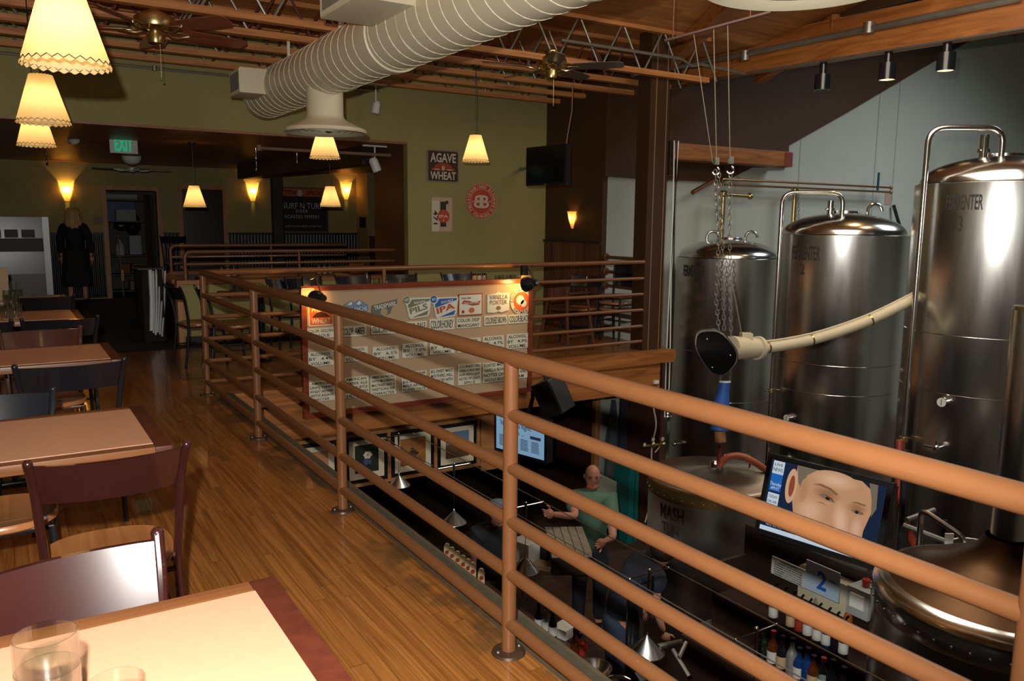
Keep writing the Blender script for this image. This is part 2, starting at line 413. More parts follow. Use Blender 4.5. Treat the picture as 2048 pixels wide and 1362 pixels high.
# ceilings: flat boards over the joists, pitched boards over the bar well
sbox('ceiling', DECKW, XL, 8.25, 7.25, 10.1, 3.72, 3.80)
def deckz(Y, o=0): return 3.72+.17*(7.25-Y)+o
struct(MB().prism([(XL, 7.25, 3.72), (8.25, 7.25, 3.72), (8.25, -1.6, deckz(-1.6)), (XL, -1.6, deckz(-1.6))], (0, 0, .08)).build('ceiling_pitched', DECKW))
sbox('ceiling_bay', BROWNP, 8.25, 18, -1.6, 8.75, 6.1, 6.2)
sbox('wall_bay_upper', BROWNP, 8.20, 8.25, -1.6, 8.6, 3.86, 6.1)
def onDeck(x, y, o=0):
    r = ray(x, y); # EYE + t rz = 3.72+.17(7.25-t ry)+o
    t = (3.72+.17*7.25+o-EYE)/(r.z+.17*r.y); return CAM+r*t
for i, (a, b) in enumerate((((1337, 112), (1450, 0)), ((1520, 143), (1640, 55)))):
    p, q = onDeck(*a, -.02), onDeck(*b, -.02); dv = (q-p); q = p+dv*1.25
    s_ = dv.cross(EZ).normalized()*.075
    tag(MB().prism([p+s_, p-s_, p-s_+Vector((0, 0, -.16)), p+s_+Vector((0, 0, -.16))], q-p).build('roof_rafter', BEAMY),
        ['honey wood rafter climbing over the fan end of the joists', 'honey wood rafter meeting the long beam near the hoist cables'][i], 'rafter')
# long glued beam carrying the black can lights
GX = 8.12
gl = tag(MB().prism([(GX, 8.57, 3.44), (GX+.13, 8.57, 3.44), (GX+.13, 8.57, 3.89), (GX, 8.57, 3.89)], (0, -8.3, -.20)).build('glulam_beam', BEAMY), 'long honey glulam beam with three black can lights under it', 'beam')
# orange short beam at the end of the brown upper wall
a = onY(1343, 283, 8.30); b = onY(1575, 334, 8.30)
sb = tag(MB().bb(a.x, b.x, 8.22, 8.575, b.z, a.z-.02, bev=.006).build('wall_beam', BEAMW), 'short honey timber beam against brown wall, red primed end', 'beam')
MB().bb(b.x-.17, b.x+.004, 8.216, 8.40, b.z-.004, b.z+.20).build('primed_end', M('red_primer', (.20, .035, .02), .7), sb)
# ------------------------------------------------------------------ column
cx0, cx1 = 6.47, 6.77
c = thing('steel_column', 'dark brown boxed column where the two railings end', 'column', (6.62, 7.42, 0))
BRC = M('dark_brown_column_paint', (.045, .020, .008), .45, var=.15, scale=3)
MB().bb(cx0, cx1, 7.33, 7.55, 0, 3.72).build('shaft', BRC, c)
MB().bb(cx0+.085, cx0+.092, 7.322, 7.331, 0, 3.7).bb(cx1-.05, cx1-.043, 7.322, 7.331, 0, 3.7).build('edge_bead', M('tan_bead', (.30, .17, .10), .5), c)
MB().bb(6.78, 6.86, 7.30, 7.40, 2.1, 2.5).build('junction_box', BLACKW, c)
cb = thing('cable_bundle', 'loose black and white cables hanging beside the brown column', 'cable', (6.86, 7.3, 0))
for k, (dx, mm) in enumerate(((0, 'w'), (.022, 'b'), (.04, 'w'), (.055, 'b'))):
    pts = [(6.82+dx+.012*math.sin(i*.9+k), 7.27+.01*math.cos(i*.7+k*2), 2.5-i*.42) for i in range(9)]
    MB().tube(pts, .008, 6).build('cable', WHITEP if mm == 'w' else BLACK, cb)
pts = [(6.83, 7.2, -.55), (6.86, 7.2, -.9), (6.80, 7.18, -1.25), (6.88, 7.17, -1.5), (6.84, 7.17, -1.9)]
# ------------------------------------------------------------------ platform edge beams
sbox('trim_6', BEAMW, 1.56, 6.80, 7.12, 7.24, -.13, .02)
sbox('trim_7', BEAMW, 1.56, 6.62, 7.16, 7.24, -.47, -.13)
sbox('trim_8', BEAMY, 1.50, 1.56, -1.5, 7.16, -.30, -.01)
EDGE = M('worn_edge_metal', (.085, .062, .035), .55, var=.4, scale=14)
sbox('trim_9', EDGE, 1.492, 1.60, -1.4, 7.12, -.004, .035)
sbox('trim_10', M('dull_floor_nosing', (.055, .05, .032), .6, var=.4, scale=20), 1.50, 1.575, -1.4, 7.12, .035, .042)
# lower level shell
DARKR = M('dark_red_brown_wall', (.06, .018, .01), .7, var=.2)
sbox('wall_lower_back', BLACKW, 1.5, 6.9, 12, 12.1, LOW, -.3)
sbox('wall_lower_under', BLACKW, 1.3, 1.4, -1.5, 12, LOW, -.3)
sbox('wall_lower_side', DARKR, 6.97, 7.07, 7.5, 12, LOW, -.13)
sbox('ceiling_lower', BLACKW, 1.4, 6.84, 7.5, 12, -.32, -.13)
# ------------------------------------------------------------------ corrugated wainscots
def corr(name, p0, p1, z0, z1, pitch, label_m, n_off):
    p0, p1 = Vector(p0), Vector(p1); Ln = (p1-p0).length; n = int(Ln/pitch)*4; d_ = (p1-p0)/n; nv = Vector(n_off)
    m = MB()
    m.grid(lambda u, v: p0+(p1-p0)*u+nv*(.014+.011*math.sin(u*n/4*2*PI))+Vector((0, 0, z0+(z1-z0)*v)), n, 1)
    return struct(m.build(name, label_m, smooth=80))
CORR = M('dark_corrugated_steel', (.16, .07, .04), .25, .5, var=.85, scale=1.6, stretch=(5, 5, .5))
CORRB = M('black_corrugated_steel', (.03, .028, .03), .28, .6, var=.5, scale=3)
corr('wall_wainscot_near', (XB, YG, 0), (XB, YO, 0), .05, 1.25, .062, CORR, (-1, 0, 0))
sbox('trim_11', BLACKW, XB-.035, XB, YG, YO, 1.25, 1.28)
corr('wall_wainscot_far', (D2[1]+.09, YW, 0), (6.72, YW, 0), .02, 1.22, .066, CORRB, (0, -1, 0))
corr('wall_wainscot_mid', (D1[1]+.09, YW, 0), (D2[0]-.09, YW, 0), .02, 1.22, .066, CORRB, (0, -1, 0))
corr('wall_wainscot_left', (XL, YW, 0), (D1[0]-.09, YW, 0), .02, 1.22, .066, CORRB, (0, -1, 0))
sbox('trim_12', BLACKW, D2[1]+.09, 6.72, YW-.035, YW, 1.22, 1.26); sbox('trim_13', BLACKW, XL, D1[0]-.09, YW-.035, YW, 1.22, 1.26)
sbox('trim_14', BLACKW, D1[1]+.09, D2[0]-.09, YW-.035, YW, 1.22, 1.26)
# brown wainscot on the short return
sbox('wall_return_wainscot', BROWNP, 6.74, 8, 16.56, 16.6, 0, 1.2)
# dropped beam and black post in the alcove
mb = MB(); p, q = onZ(475, 358, 2.3), onZ(725, 328, 2.3); q.z = p.z = 2.3
dv = (q-p).normalized(); s_ = dv.cross(EZ)*.12
if s_.x < 0: s_ = -s_
mb.prism([p, p+s_*2, p+s_*2+EZ*.25, p+EZ*.25], q-p)
tag(mb.build('dropped_beam', BLACKW), 'black dropped beam crossing under the brown alcove ceiling', 'beam')
pp_ = onZ(553, 355, 2.3)
tag(MB().bb(pp_.x-.09, pp_.x+.09, pp_.y-.05, pp_.y+.1, 0, 2.3).build('alcove_post', BLACKW), 'black square post in front of the chalkboard', 'post')

# ------------------------------------------------------------------ balcony railing: posts, pipes and floor flanges welded as one
rail = thing('balcony_railing', 'copper brown pipe railing turning the corner of the balcony', 'railing', (XR, YF, 0))
ZR = (1.07, .875, .685, .495, .30, .115)
for i in range(6):
    y = YF-1.672*i
    MB().cyl((XR, y, .006), (XR, y, 1.065), .026, n=20).build('post', RAILP, rail)
    MB().lathe([(0, .012), (.03, .014), (.058, .009), (.062, 0)], (XR, y, .0), 24).build('floor_flange', M('worn_flange_steel', (.075, .042, .026), .4, .4, var=.3), rail)
    for dx in (-.044, .044): MB().ball((XR+dx, y, .012), .006, n=8).build('bolt', GALV, rail)
for i in range(1, 4):
    x = XR + (6.47-XR)/3*i - (.0 if i < 3 else .05)
    if i < 3:
        MB().cyl((x, YF-.0, .004), (x, YF, 1.065), .021, n=16).build('post', RAILP, rail)
for k, z in enumerate(ZR):
    r_ = .028 if k == 0 else .0225
    MB().tube([(XR, YF-1.672*5-.3, z), (XR, YF, z)], r_, 18).build('rail', RAILP, rail)
    MB().tube([(XR, YF, z), (6.47, YF+.05, z)], r_*(.9 if k == 0 else .88), 16).build('rail', RAILP, rail)
    MB().ball((XR, YF, z), r_, n=14).build('rail_elbow', RAILP, rail)
side = thing('side_railing', 'short brown pipe railing between column and grey wall', 'railing', (6.9, 8.0, 0))
for k, z in enumerate(ZR[:6]):
    x0 = 6.93
    MB().tube([(x0, 7.55, z), (x0, YG-.01, z)], .024, 14).build('rail', RAILP, side)
    MB().lathe([(.0, 0), (.052, .0), (.052, .012), (.03, .02), (0, .02)], (x0, YG-.022, z), 20, ax='Y').build('wall_flange', RAILP, side)

# ------------------------------------------------------------------ open web joists
for i, (y, xe) in enumerate(((7.27, 7.30), (7.88, 7.25), (8.50, 7.18), (9.10, 6.84), (9.70, 6.84))):
    j = thing('roof_joist', ['nearest open web joist, its long end out over the bar well', 'second open web joist from the fans, wood chords and pipe webs',
        'middle one of the five open web joists', 'fourth open web joist, meeting the dark brown wall', 'last open web joist, tight against the green wall'][i], 'joist', (0, y, 3.2), group='open web joists under the roof')
    MB().bb(XL, xe, y-.045, y+.045, 3.20, 3.26).build('bottom_chord', CHORDW, j)
    MB().bb(XL, xe, y-.045, y+.045, 3.675, 3.72).build('top_chord', CHORDW, j)
    x = XL+.1; k = 0; web = MB().use(GALV if i < 1 else RUSTT)
    while x+.3 < xe:
        for dy in (0,):
            web.use(GALV if (i == 0 or k % 3 == 0) else RUSTT)
            web.cyl((x, y, 3.235), (x+.26, y, 3.685), .013, n=8, cap=False); web.cyl((x+.30, y, 3.685), (x+.56, y, 3.235), .013, n=8, cap=False)
        x += .60; k += 1
    web.build('web', None, j)
# conduits
def pipe(name, label, pts, r, mat, cat='pipe', clips=(), n=10, rd=.12):
    t = thing(name, label, cat, pts[0]); MB().tube(rounded(pts, rd), r, n).build('tube', mat, t)
    for c_ in clips:
        c_ = Vector(c_); MB().cyl(c_-Vector((0, 0, r*1.6)), c_+Vector((0, 0, r*1.6)), r*1.7, n=12).build('clamp', mat, t)
    return t
z_ = 3.17
a, b = onY(0, 121, 9.93), onY(470, 164, 9.93)
pipe('wall_conduit', 'thin bright conduit along the top of the green wall', [(XL, 9.94, 3.17), (4.2, 9.94, 3.17)], .016, GALV, 'conduit', [(1.55, 9.94, 3.17)])
a, b = onY(1122, 80, 7.16), onY(1362, 117, 7.16)
pipe('fan_conduit', 'grey conduit running from brass fan toward the hoist cables', [a, b, onY(1385, 133, 7.3), onY(1400, 128, 7.3), onY(1490, 147, 7.3)], .018, GALV, 'conduit', rd=.08)
a = onX(1290, 140, 7.9); a = onX(1380, 130, GX-.05); b = onX(2040, -4, GX-.05)
pipe('beam_conduit', 'thick grey pipe strapped along side of the long glulam beam', [onY(1265, 148, 8.2), a, b], .036, GALV, 'conduit', [onX(1738, 56, GX-.05), onX(1490, 112, GX-.05)])
t = pipe('hoist_track_pipe', 'slim red hoist pipe under the roof boards, above the wires', [onD(1328, 82, 6.6), onD(1540, 25, 6.6)], .014, M('dull_red_pipe', (.05, .018, .010), .6), 'pipe')
for x, y in ((1345, 77), (1500, 35)):
    p = onD(x, y, 6.6); MB().cyl(p, (p.x, p.y, deckz(p.y)), .006, n=6).build('hanger_rod', RUSTT, t)
p, q = onX(1520, 147, GX-.01), onX(2048, 62, GX-.01)
pipe('beam_wire', 'dusty cable stapled along bottom edge of the glulam beam', [(GX-.012, 8.4, 3.445), (GX-.012, .3, 3.25)], .012, GALV, 'cable')

# ------------------------------------------------------------------ duct
DX, DZ, DR, DY1 = 2.42, 2.80, .232, 8.75
du = thing('spiral_duct', 'big cream painted spiral duct hanging over the railing', 'duct', (DX, 5, DZ))
MB().cyl((DX, -1.4, DZ), (DX, 5.45, DZ), DR, n=64).build('duct_run', DUCTP, du)
MB().cyl((DX, 5.45, DZ), (DX, DY1, DZ), DR*.97, n=64).build('duct_run', DUCTP, du)
pts = []
for s0, s1, rr in ((DY1-.02, 5.47, DR*.97), (5.43, -1.3, DR)):
    n = int(abs(s1-s0)/.15*28); pts = [(DX+rr*math.cos(i/28*2*PI), s0+(s1-s0)*i/n, DZ+rr*math.sin(i/28*2*PI)) for i in range(n+1)]
    MB().tube(pts, .0045, 5).build('spiral_seam', DUCTL, du)
MB().lathe([(DR*.97, -.06), (DR+.012, -.05), (DR+.012, .04), (DR, .05)], (DX, 5.45, DZ), 64, ax='Y').build('joint_collar', DUCTP, du)
MB().lathe([(DR*.97, -.0), (DR*.93, .03), (0, .03)], (DX, DY1, DZ), 48, ax='Y').build('end_cap', DUCTP, du)
for y in (7.88, 6.5, 4.9, 3.2):
    zt_ = 3.2 if y > 7.2 else deckz(y)
    MB().bb(DX-.014, DX+.014, y-.002, y+.002, DZ+DR-.01, zt_).build('hanger_strap', DUCTP, du)
    MB().lathe([(DR+.003, -.015), (DR+.007, 0), (DR+.003, .015)], (DX, y, DZ), 48, ax='Y').build('strap_band', DUCTP, du)
def diffuser(y, zb, label):
    t = thing('ceiling_diffuser', label, 'air diffuser', (DX, y, zb), group='round duct diffusers')
    MB().lathe([(.155, DZ-.15-zb), (.155, .14), (.165, .12), (.20, .095), (.27, .065), (.345, .03), (.352, .012), (.345, 0), (.30, .012), (.262, .03)], (DX, y, zb), 64).build('flared_collar', DUCTP, t)
    m = MB()
    for r0 in (.262, .205, .15, .095): m.lathe([(r0, .035), (r0-.03, .012), (r0-.036, .014), (r0-.006, .05)], (DX, y, zb), 48)
    m.build('louvre_ring', DUCTL, t); MB().lathe([(.25, .07), (0, .07)], (DX, y, zb), 32).build('throat', BLACK, t)
    MB().ball((DX+.02, y-.02, zb+.015), .03, (1, 1, .5)).build('damper_knob', CHROME, t)
diffuser(6.90, 2.27, 'round cream diffuser dropped from the far part of duct')
diffuser(1.97, 2.35, 'round cream diffuser at top right edge, seen from below')
def register(pxs, y0, y1, zc, w_, label):
    x1 = DX-DR*.75; x0 = x1-w_; h = .115
    t = thing('duct_register', label, 'register', (x0, y0, zc), group='side registers on the duct')
    MB().bb(x0, x1+.06, y0, y1, zc-h, zc+h, bev=.004).build('register_box', DUCTP, t)
    MB().bb(x0-.006, x0, y0+.01, y1-.01, zc-h+.01, zc+h-.01).build('grille_frame', DUCTL, t)
    m = MB(); n = int((y1-y0-.07)/.014)
    for i in range(n): m.bb(x0-.009, x0-.005, y0+.035+i*.014, y0+.039+i*.014, zc-h+.035, zc+h-.035)
    m.build('grille_fins', M('grille_gap', (.10, .085, .06), .6), t)
register(None, 7.95, 8.35, 2.82, .27, 'cream box register on the far end of the duct')
register(None, 4.62, 5.25, 2.92, .42, 'cream box register on the near side of the duct')

# ------------------------------------------------------------------ pendant lamps
def pendant(top_z, zb, h=.285, rb=.15, rt_=.064, e=9, label='', loc=(0, 0), group='parchment pendant lamps'):
    t = thing('pendant_lamp', label, 'pendant lamp', (*loc, zb), group=group)
    n = 96; m = MB()
    def f(u, v):
        a = u*2*PI; r = rb+(rt_-rb)*v; z = h*v+(.004*math.cos(a*26) if v < .01 else (.002*math.cos(a*20) if v > .99 else 0)); return (r*math.cos(a), r*math.sin(a), z)
    m.grid(f, n*2, 6); m.build('lamp_shade', SHADE, t, world=False)
    m = MB(); k = 26; pts = []
    for i in range(k*2): a = i*PI/k; z = .019 if i % 2 else .006; r = rb+(rt_-rb)*z/h+.0012; pts.append((r*math.cos(a), r*math.sin(a), z))
    m.tube(pts, .0019, 4, closed=True)
    m.build('shade_stitching', M('dark_cord', (.02, .01, .005), .9), t, world=False)
    m = MB().cyl((0, 0, h-.01), (0, 0, top_z-zb), .0035, n=6).build('cord', BLACK, t, world=False)
    MB().lathe([(.055, 0), (.055, -.012), (.02, -.035), (0, -.035)], (0, 0, top_z-zb), 20).build('canopy', BLACK, t, world=False)
    MB().cyl((0, 0, h-.07), (0, 0, h), .018, n=14).build('lamp_socket', BRASS, t, world=False)
    MB().ball((0, 0, h-.145), .03, (1, 1, 1.2)).build('bulb', glow('warm_bulb_glow', (1, .74, .36), 6), t, world=False)
    l = lamp('pendant_bulb_light', 'POINT', (0, 0, h-.15), e*1.7, (1, .63, .27), .034); l.parent = t
    return t
PZ = 2.085
pendant(4.36, 2.07, label='nearest parchment pendant, cut by the top left edge', loc=(.24, 3.44), e=10)
pendant(3.96, 2.09, label='second parchment pendant in the row over the dining tables', loc=(.26, 5.77), e=6)
pendant(3.72, 2.09, label='third and smallest parchment pendant in the left table row', loc=(.28, 7.60), e=6, rb=.14)
pendant(3.2, 2.13, label='parchment pendant seen directly below the round duct diffuser', loc=(2.75, 7.88), e=6)
pendant(3.2, 2.18, label='bright parchment pendant hanging left of the black television', loc=(4.47, 7.90), e=8)
pendant(2.55, 1.69, label='parchment pendant in front of the closed dark door', loc=(2.25, 11.74), e=6)
pendant(2.55, 1.72, label='parchment pendant in front of the chalkboard corner', loc=(4.0, 11.27), e=6)

# ------------------------------------------------------------------ wall sconces
SCG = shade_mat('amber_sconce_glass', (.95, .66, .28), 1)
def sconce(loc, nrm, label, e, s=1.0):
    t = thing('wall_sconce', label, 'wall lamp', loc, group='amber glass wall sconces')
    nx, ny = nrm; rot = math.atan2(ny, nx); m = MB()
    H_ = .30*s; W_ = .105*s
    def f(u, v):
        a = -PI/2+PI*u; r = W_*(.22+.78*(v**.85)); return (r*math.cos(a)*.95+.004, r*math.sin(a), -H_/2+H_*v)
    m.grid(f, 20, 10); m.build('glass_shade', SCG, t, world=False)
    MB().bb(0, .012, -.03, .03, -H_*.4, H_*.35).build('back_plate', BRASS, t, world=False)
    l = lamp('sconce_light', 'POINT', (.05*s, 0, .03), e, (1, .56, .16), .02); l.parent = t
    t.rotation_euler = (0, 0, rot)
sconce(tuple(onY(133, 382, YW-.005)), (0, -1), 'amber sconce on far wall above the walking woman', 7.0, 1.25)
sconce(tuple(onY(505, 384, YW-.005)), (0, -1), 'amber sconce on far wall between dark door and chalkboard', 7.0, 1.25)
sconce(tuple(onY(692, 382, YW-.005)), (0, -1), 'amber sconce on far wall right of the chalkboard', 7.0, 1.25)
sconce(tuple(onX(1146, 440, XB-.005)), (-1, 0), 'amber sconce on the dark brown wall below the television', 1.5, .8)

# ------------------------------------------------------------------ ceiling fans
def fan(loc, ztop, label, bm, metal, R_=.76, a0=0, hugger=False, pitch=R(12)):
    t = thing('ceiling_fan', label, 'ceiling fan', loc)
    if not hugger:
        MB().lathe([(.0, ztop-.10), (.03, ztop-.10), (.07, ztop-.06), (.075, ztop-.01), (.06, ztop), (0, ztop)], (0, 0, 0), 32).build('canopy', metal, t, world=False)
        MB().cyl((0, 0, .10), (0, 0, ztop-.08), .012, n=12).build('downrod', metal, t, world=False)
        MB().lathe([(.02, .17), (.045, .12), (.11, .09), (.155, .06), (.165, .02), (.155, -.015), (.12, -.04), (.07, -.055), (0, -.055)], (0, 0, 0), 40).build('motor_housing', metal, t, world=False)
        MB().lathe([(.0, -.05), (.06, -.05), (.068, -.10), (.06, -.135), (.02, -.15), (0, -.15)], (0, 0, 0), 32).build('switch_housing', metal, t, world=False)
    else:
        MB().lathe([(.15, ztop), (.14, ztop-.06), (.11, ztop-.11), (.05, ztop-.14), (0, ztop-.14)], (0, 0, 0), 40).build('motor_housing', metal, t, world=False)
        MB().lathe([(.06, -.0), (.06, -.04), (.03, -.07), (0, -.07)], (0, 0, 0), 24).build('switch_housing', metal, t, world=False)
    for k in range(5 if not hugger else 4):
        a = a0+k*2*PI/(5 if not hugger else 4); Mx = Matrix.Rotation(a, 4, 'Z') @ Matrix.Rotation(pitch, 4, 'X')
        out = [(.21, -.05), (.26, -.07), (.50, -.082), (R_-.03, -.07), (R_, -.045), (R_, .045), (R_-.03, .07), (.50, .082), (.26, .07), (.21, .05)]
        m = MB(); m.prism([Mx @ Vector((x, y, -.03)) for x, y in out], Mx.to_3x3() @ Vector((0, 0, .007))); m.build('blade', bm, t, world=False)
        m = MB()
        for sy in (-1, 1): m.tube([Mx @ Vector(p) for p in ((.08, 0, -.035), (.14, sy*.04, -.05), (.20, sy*.046, -.045), (.27, sy*.016, -.035), (.29, 0, -.034))], .009, 6)
        m.build('blade_iron', metal, t, world=False)
    if not hugger:
        MB().cyl((.03, 0, -.12), (.03, 0, -.40), .0018, n=5).ball((.03, 0, -.41), .010, n=8).build('pull_chain', metal, t, world=False)
    return t
fan(tuple(onD(310, 52, 6.5)), .42, 'brown bladed brass fan left of the duct', FANB, BRASS, .78, R(-57), pitch=R(-16))
FANG = wood('fan_blade_grey_side', (.10, .075, .06), (.16, .12, .10), along='X', rough=.3, grain=14)
p = onD(1103, 130, 8.5)
fan(tuple(p), 3.2-p.z+.12, 'brass fan with greyish blades over the bar well', FANG, BRASS, .76, R(-47), pitch=R(-14))
fan((1.90, 14.9, 2.36), .19, 'white ceiling fan under the brown alcove ceiling', M('white_fan_blade', (.35, .34, .29), .4), WHITEP, .62, R(10), True, R(6))

# ------------------------------------------------------------------ televisions
def tv(name, label, c, u, v, w_, h_, th=.06, bez=.035, screen=None):
    """c centre of the face, u right, v up"""
    u, v = Vector(u).normalized(), Vector(v).normalized(); v = (v-u*v.dot(u)).normalized(); nr = u.cross(v)
    t = thing(name, label, 'television', c); c = Vector(c)
    def q(a, b, d=0): return c+u*a+v*b+nr*d
    MB().prism([q(-w_/2, -h_/2, -th), q(w_/2, -h_/2, -th), q(w_/2, h_/2, -th), q(-w_/2, h_/2, -th)], nr*th).build('casing', BLACK, t)
    a, b = w_/2-bez, h_/2-bez
    MB().prism([q(-a, -b, -.01), q(a, -b, -.01), q(a, b, -.01), q(-a, b, -.01)], nr*.012).build('screen', screen or SCREENOFF, t)
    MB().cyl(q(0, 0, -th), q(0, .0, -th-.18), .03).build('wall_bracket', BLACK, t)
    return t, q, u, v, nr
c0 = onD(1033, 293, 9.9); c1 = onD(1147, 294, 9.1); c2 = onD(1036, 367, 9.9)
uu = c1-c0; cc = onD(1091, 331, 9.4)
t, q, u, v, nr = tv('television', 'black switched off television in the corner of green wall', cc, (uu.x, uu.y, 0), (0, 0, 1), .72, .45, .07, .03)
MB().prism([q(-.03, -.218, .001), q(.03, -.218, .001), q(.03, -.210, .001), q(-.03, -.210, .001)], nr*.002).build('badge', GALV, t)
MB().tube([q(0, 0, -.2), Vector((6.3, 9.85, 2.28)), Vector((6.45, 9.99, 2.28))], .02).build('swing_arm', BLKMET, t)
MB().tube([q(.3, .22, -.05), q(.32, .33, -.05), q(.33, .6, -.1), q(.33, .9, -.1)], .006, 6).build('power_cord', M('brown_cord', (.25, .12, .08), .6), t)

# ------------------------------------------------------------------ posters
def onwall(x, y, Y=YO): return onY(x, y, Y)
def poster(name, label, pts, mat, th=.012, Y=YO, cat='poster'):
    P = [onY(x, y, Y-.001) for x, y in pts]; c = sum(P, Vector())/len(P)
    t = thing(name, label, cat, c)
    MB().prism(P, (0, -th, 0)).build('panel', mat, t)
    return t, c
CREAM = M('cream_print', (.62, .56, .42), .6, var=0); REDP = M('brick_red_print', (.32, .045, .02), .6, var=0); DKP = M('dark_maroon_print', (.05, .018, .012), .6, var=0)
YP = YO-.0145
def rectpoly(x0, x1, z0, z1, r=.02):
    out = []
    for cx, cz, a in ((x1-r, z1-r, 0), (x0+r, z1-r, 90), (x0+r, z0+r, 180), (x1-r, z0+r, 270)):
        for k in range(5): aa = R(a+22.5*k); out.append((cx+r*math.cos(aa), cz+r*math.sin(aa)))
    return out
x0, z1 = onY(853, 300, YO).x, onY(885, 300, YO).z; x1, z0 = onY(917, 360, YO).x, onY(885, 365, YO).z
t = thing('sheet_sign', 'square AGAVE WHEAT sign on the green wall', 'sign', ((x0+x1)/2, YO, (z0+z1)/2))
MB().prism([(x, YO-.001, z) for x, z in rectpoly(x0, x1, z0, z1, .03)], (0, -.012, 0)).build('panel', M('sign_rim_grey', (.22, .19, .13), .5), t)
MB().prism([(x, YO-.013, z) for x, z in rectpoly(x0+.018, x1-.018, z0+.018, z1-.018, .02)], (0, -.002, 0)).build('red_field', DKP, t)
xc = (x0+x1)/2; W_ = x1-x0; H_ = z1-z0
MB().fit('AGAVE', (xc, YO-.0155, z1-H_*.24), EX, EZ, W_*.80, H_*.28, bold=1).fit('WHEAT', (xc, YO-.0155, z0+H_*.21), EX, EZ, W_*.80, H_*.24, bold=1).build('lettering', CREAM, t, smooth=0)
m = MB(); fanp = [(xc+W_*.30*math.cos(a), YO-.0155, z0+H_*.43+H_*.17*math.sin(a)) for a in [PI*i/12 for i in range(13)]]
m.prism(fanp, (0, -.001, 0)); m.prism([(xc-W_*.36, YO-.0155, z0+H_*.36), (xc+W_*.36, YO-.0155, z0+H_*.36), (xc+W_*.36, YO-.0155, z0+H_*.44), (xc-W_*.36, YO-.0155, z0+H_*.44)], (0, -.001, 0)); m.build('red_fan', REDP, t)
MB().ball((xc, YO-.018, z0+H_*.44), .028, (1, .1, 1.2)).ball((xc-W_*.2, YO-.018, z0+H_*.40), .03, (1.6, .06, .35)).ball((xc+W_*.2, YO-.018, z0+H_*.40), .03, (1.6, .06, .35)).build('crest', M('tan_print', (.5, .36, .2), .6), t)
# round red brewery sign
c = onY(962, 403, YO); rx = (onY(992, 403, YO).x-onY(931, 403, YO).x)/2; rz_ = rx
t = thing('round_sign', 'round red brewery sign with mirrored letters on green wall', 'sign', c)
def disc(r, y, n=64): return [(c.x+r*math.cos(2*PI*i/n), y, c.z+r*math.sin(2*PI*i/n)) for i in range(n)]
REDS = M('bright_sign_red', (.50, .06, .03), .5, var=0)
MB().prism(disc(rx, YO-.001), (0, -.012, 0)).build('disc', REDS, t)
m = MB()
for rr, w_ in ((.985, .012), (.70, .014)):
    m.tube([(c.x+rx*rr*math.cos(2*PI*i/64), YO-.0145, c.z+rx*rr*math.sin(2*PI*i/64)) for i in range(64)], rx*w_, 4, closed=True)
m.build('cream_ring', CREAM, t)
m = MB()
def arctext(s, rad, a_mid, da, size, inward=False):
    n = len(s)
    for i, ch in enumerate(s):
        if ch == ' ': continue
        if not inward: a = a_mid+da*((n-1)/2-i); o = Vector((c.x+rad*math.cos(a), YO-.0145, c.z+rad*math.sin(a))); r_ = Vector((math.sin(a), 0, -math.cos(a))); u_ = Vector((math.cos(a), 0, math.sin(a)))
        else: a = a_mid-da*((n-1)/2-i); o = Vector((c.x+rad*math.cos(a), YO-.0145, c.z+rad*math.sin(a))); r_ = Vector((-math.sin(a), 0, math.cos(a))); u_ = -Vector((math.cos(a), 0, math.sin(a)))
        m.text(ch, o, r_, u_, size, bold=1)
arctext('BRECKENRIDGE BREWERY', rx*.84, PI/2, R(11.2), rx*.15); arctext('PURE COLORADO ALES', rx*.84, -PI/2, R(9.6), rx*.15, True)
m.text('B', (c.x+rx*.24, YO-.0145, c.z), EX, EZ, rx*.72, bold=1)
me = text_mesh('B', 1); xs = [v_.co.x for v_ in me.vertices]; k_ = rx*.72/.72; cxm = (min(xs)+max(xs))/2
vs = [m.b.verts.new(Vector((c.x-rx*.24-(v_.co.x-cxm)*k_, YO-.0145-(.0012 if v_.co.z > 0 else 0), c.z+(v_.co.y-.35)*k_))) for v_ in me.vertices]
for p in me.polygons: m._f([vs[i] for i in reversed(p.vertices)])
m.tube([(c.x-rx*.62, YO-.0155, c.z-.01), (c.x-rx*.42, YO-.0155, c.z+.012), (c.x, YO-.0155, c.z), (c.x+rx*.42, YO-.0155, c.z-.012), (c.x+rx*.62, YO-.0155, c.z+.01)], rx*.03, 4)
m.build('lettering', CREAM, t, smooth=0)
# small 471 IPA poster
x0, z1 = onY(863, 395, YO).x, onY(884, 395, YO).z; x1, z0 = onY(904, 460, YO).x, onY(884, 463, YO).z
t = thing('paper_poster', 'small tall 471 IPA poster below the square sign', 'poster', ((x0+x1)/2, YO, (z0+z1)/2)); W_ = x1-x0; H_ = z1-z0
MB().bb(x0, x1, YO-.005, YO-.001, z0, z1).build('panel', M('pinkish_print', (.55, .38, .27), .6, var=0), t)
MB().bb(x0, x0+W_*.36, YO-.007, YO-.005, z0+H_*.0, z1-H_*.10).build('pale_strip', CREAM, t)
MB().fit('471', (x0+W_*.18, YO-.0075, z0+H_*.42), -EZ, EX, H_*.42, W_*.2, bold=1).build('lettering', INK, t, smooth=0)
MB().bb(x0+W_*.42, x0+W_*.70, YO-.007, YO-.005, z0+H_*.14, z1-H_*.12).ball((x0+W_*.74, YO-.006, z1-H_*.14), W_*.08, (1, .1, 1)).build('dark_strip', INK, t)
cc = Vector((x0+W_*.57, YO-.008, z0+H_*.45)); MB().prism([(cc.x+W_*.29*math.cos(a*PI/16), cc.y, cc.z+W_*.29*math.sin(a*PI/16)) for a in range(32)], (0, -.002, 0)).build('red_disc', REDS, t)
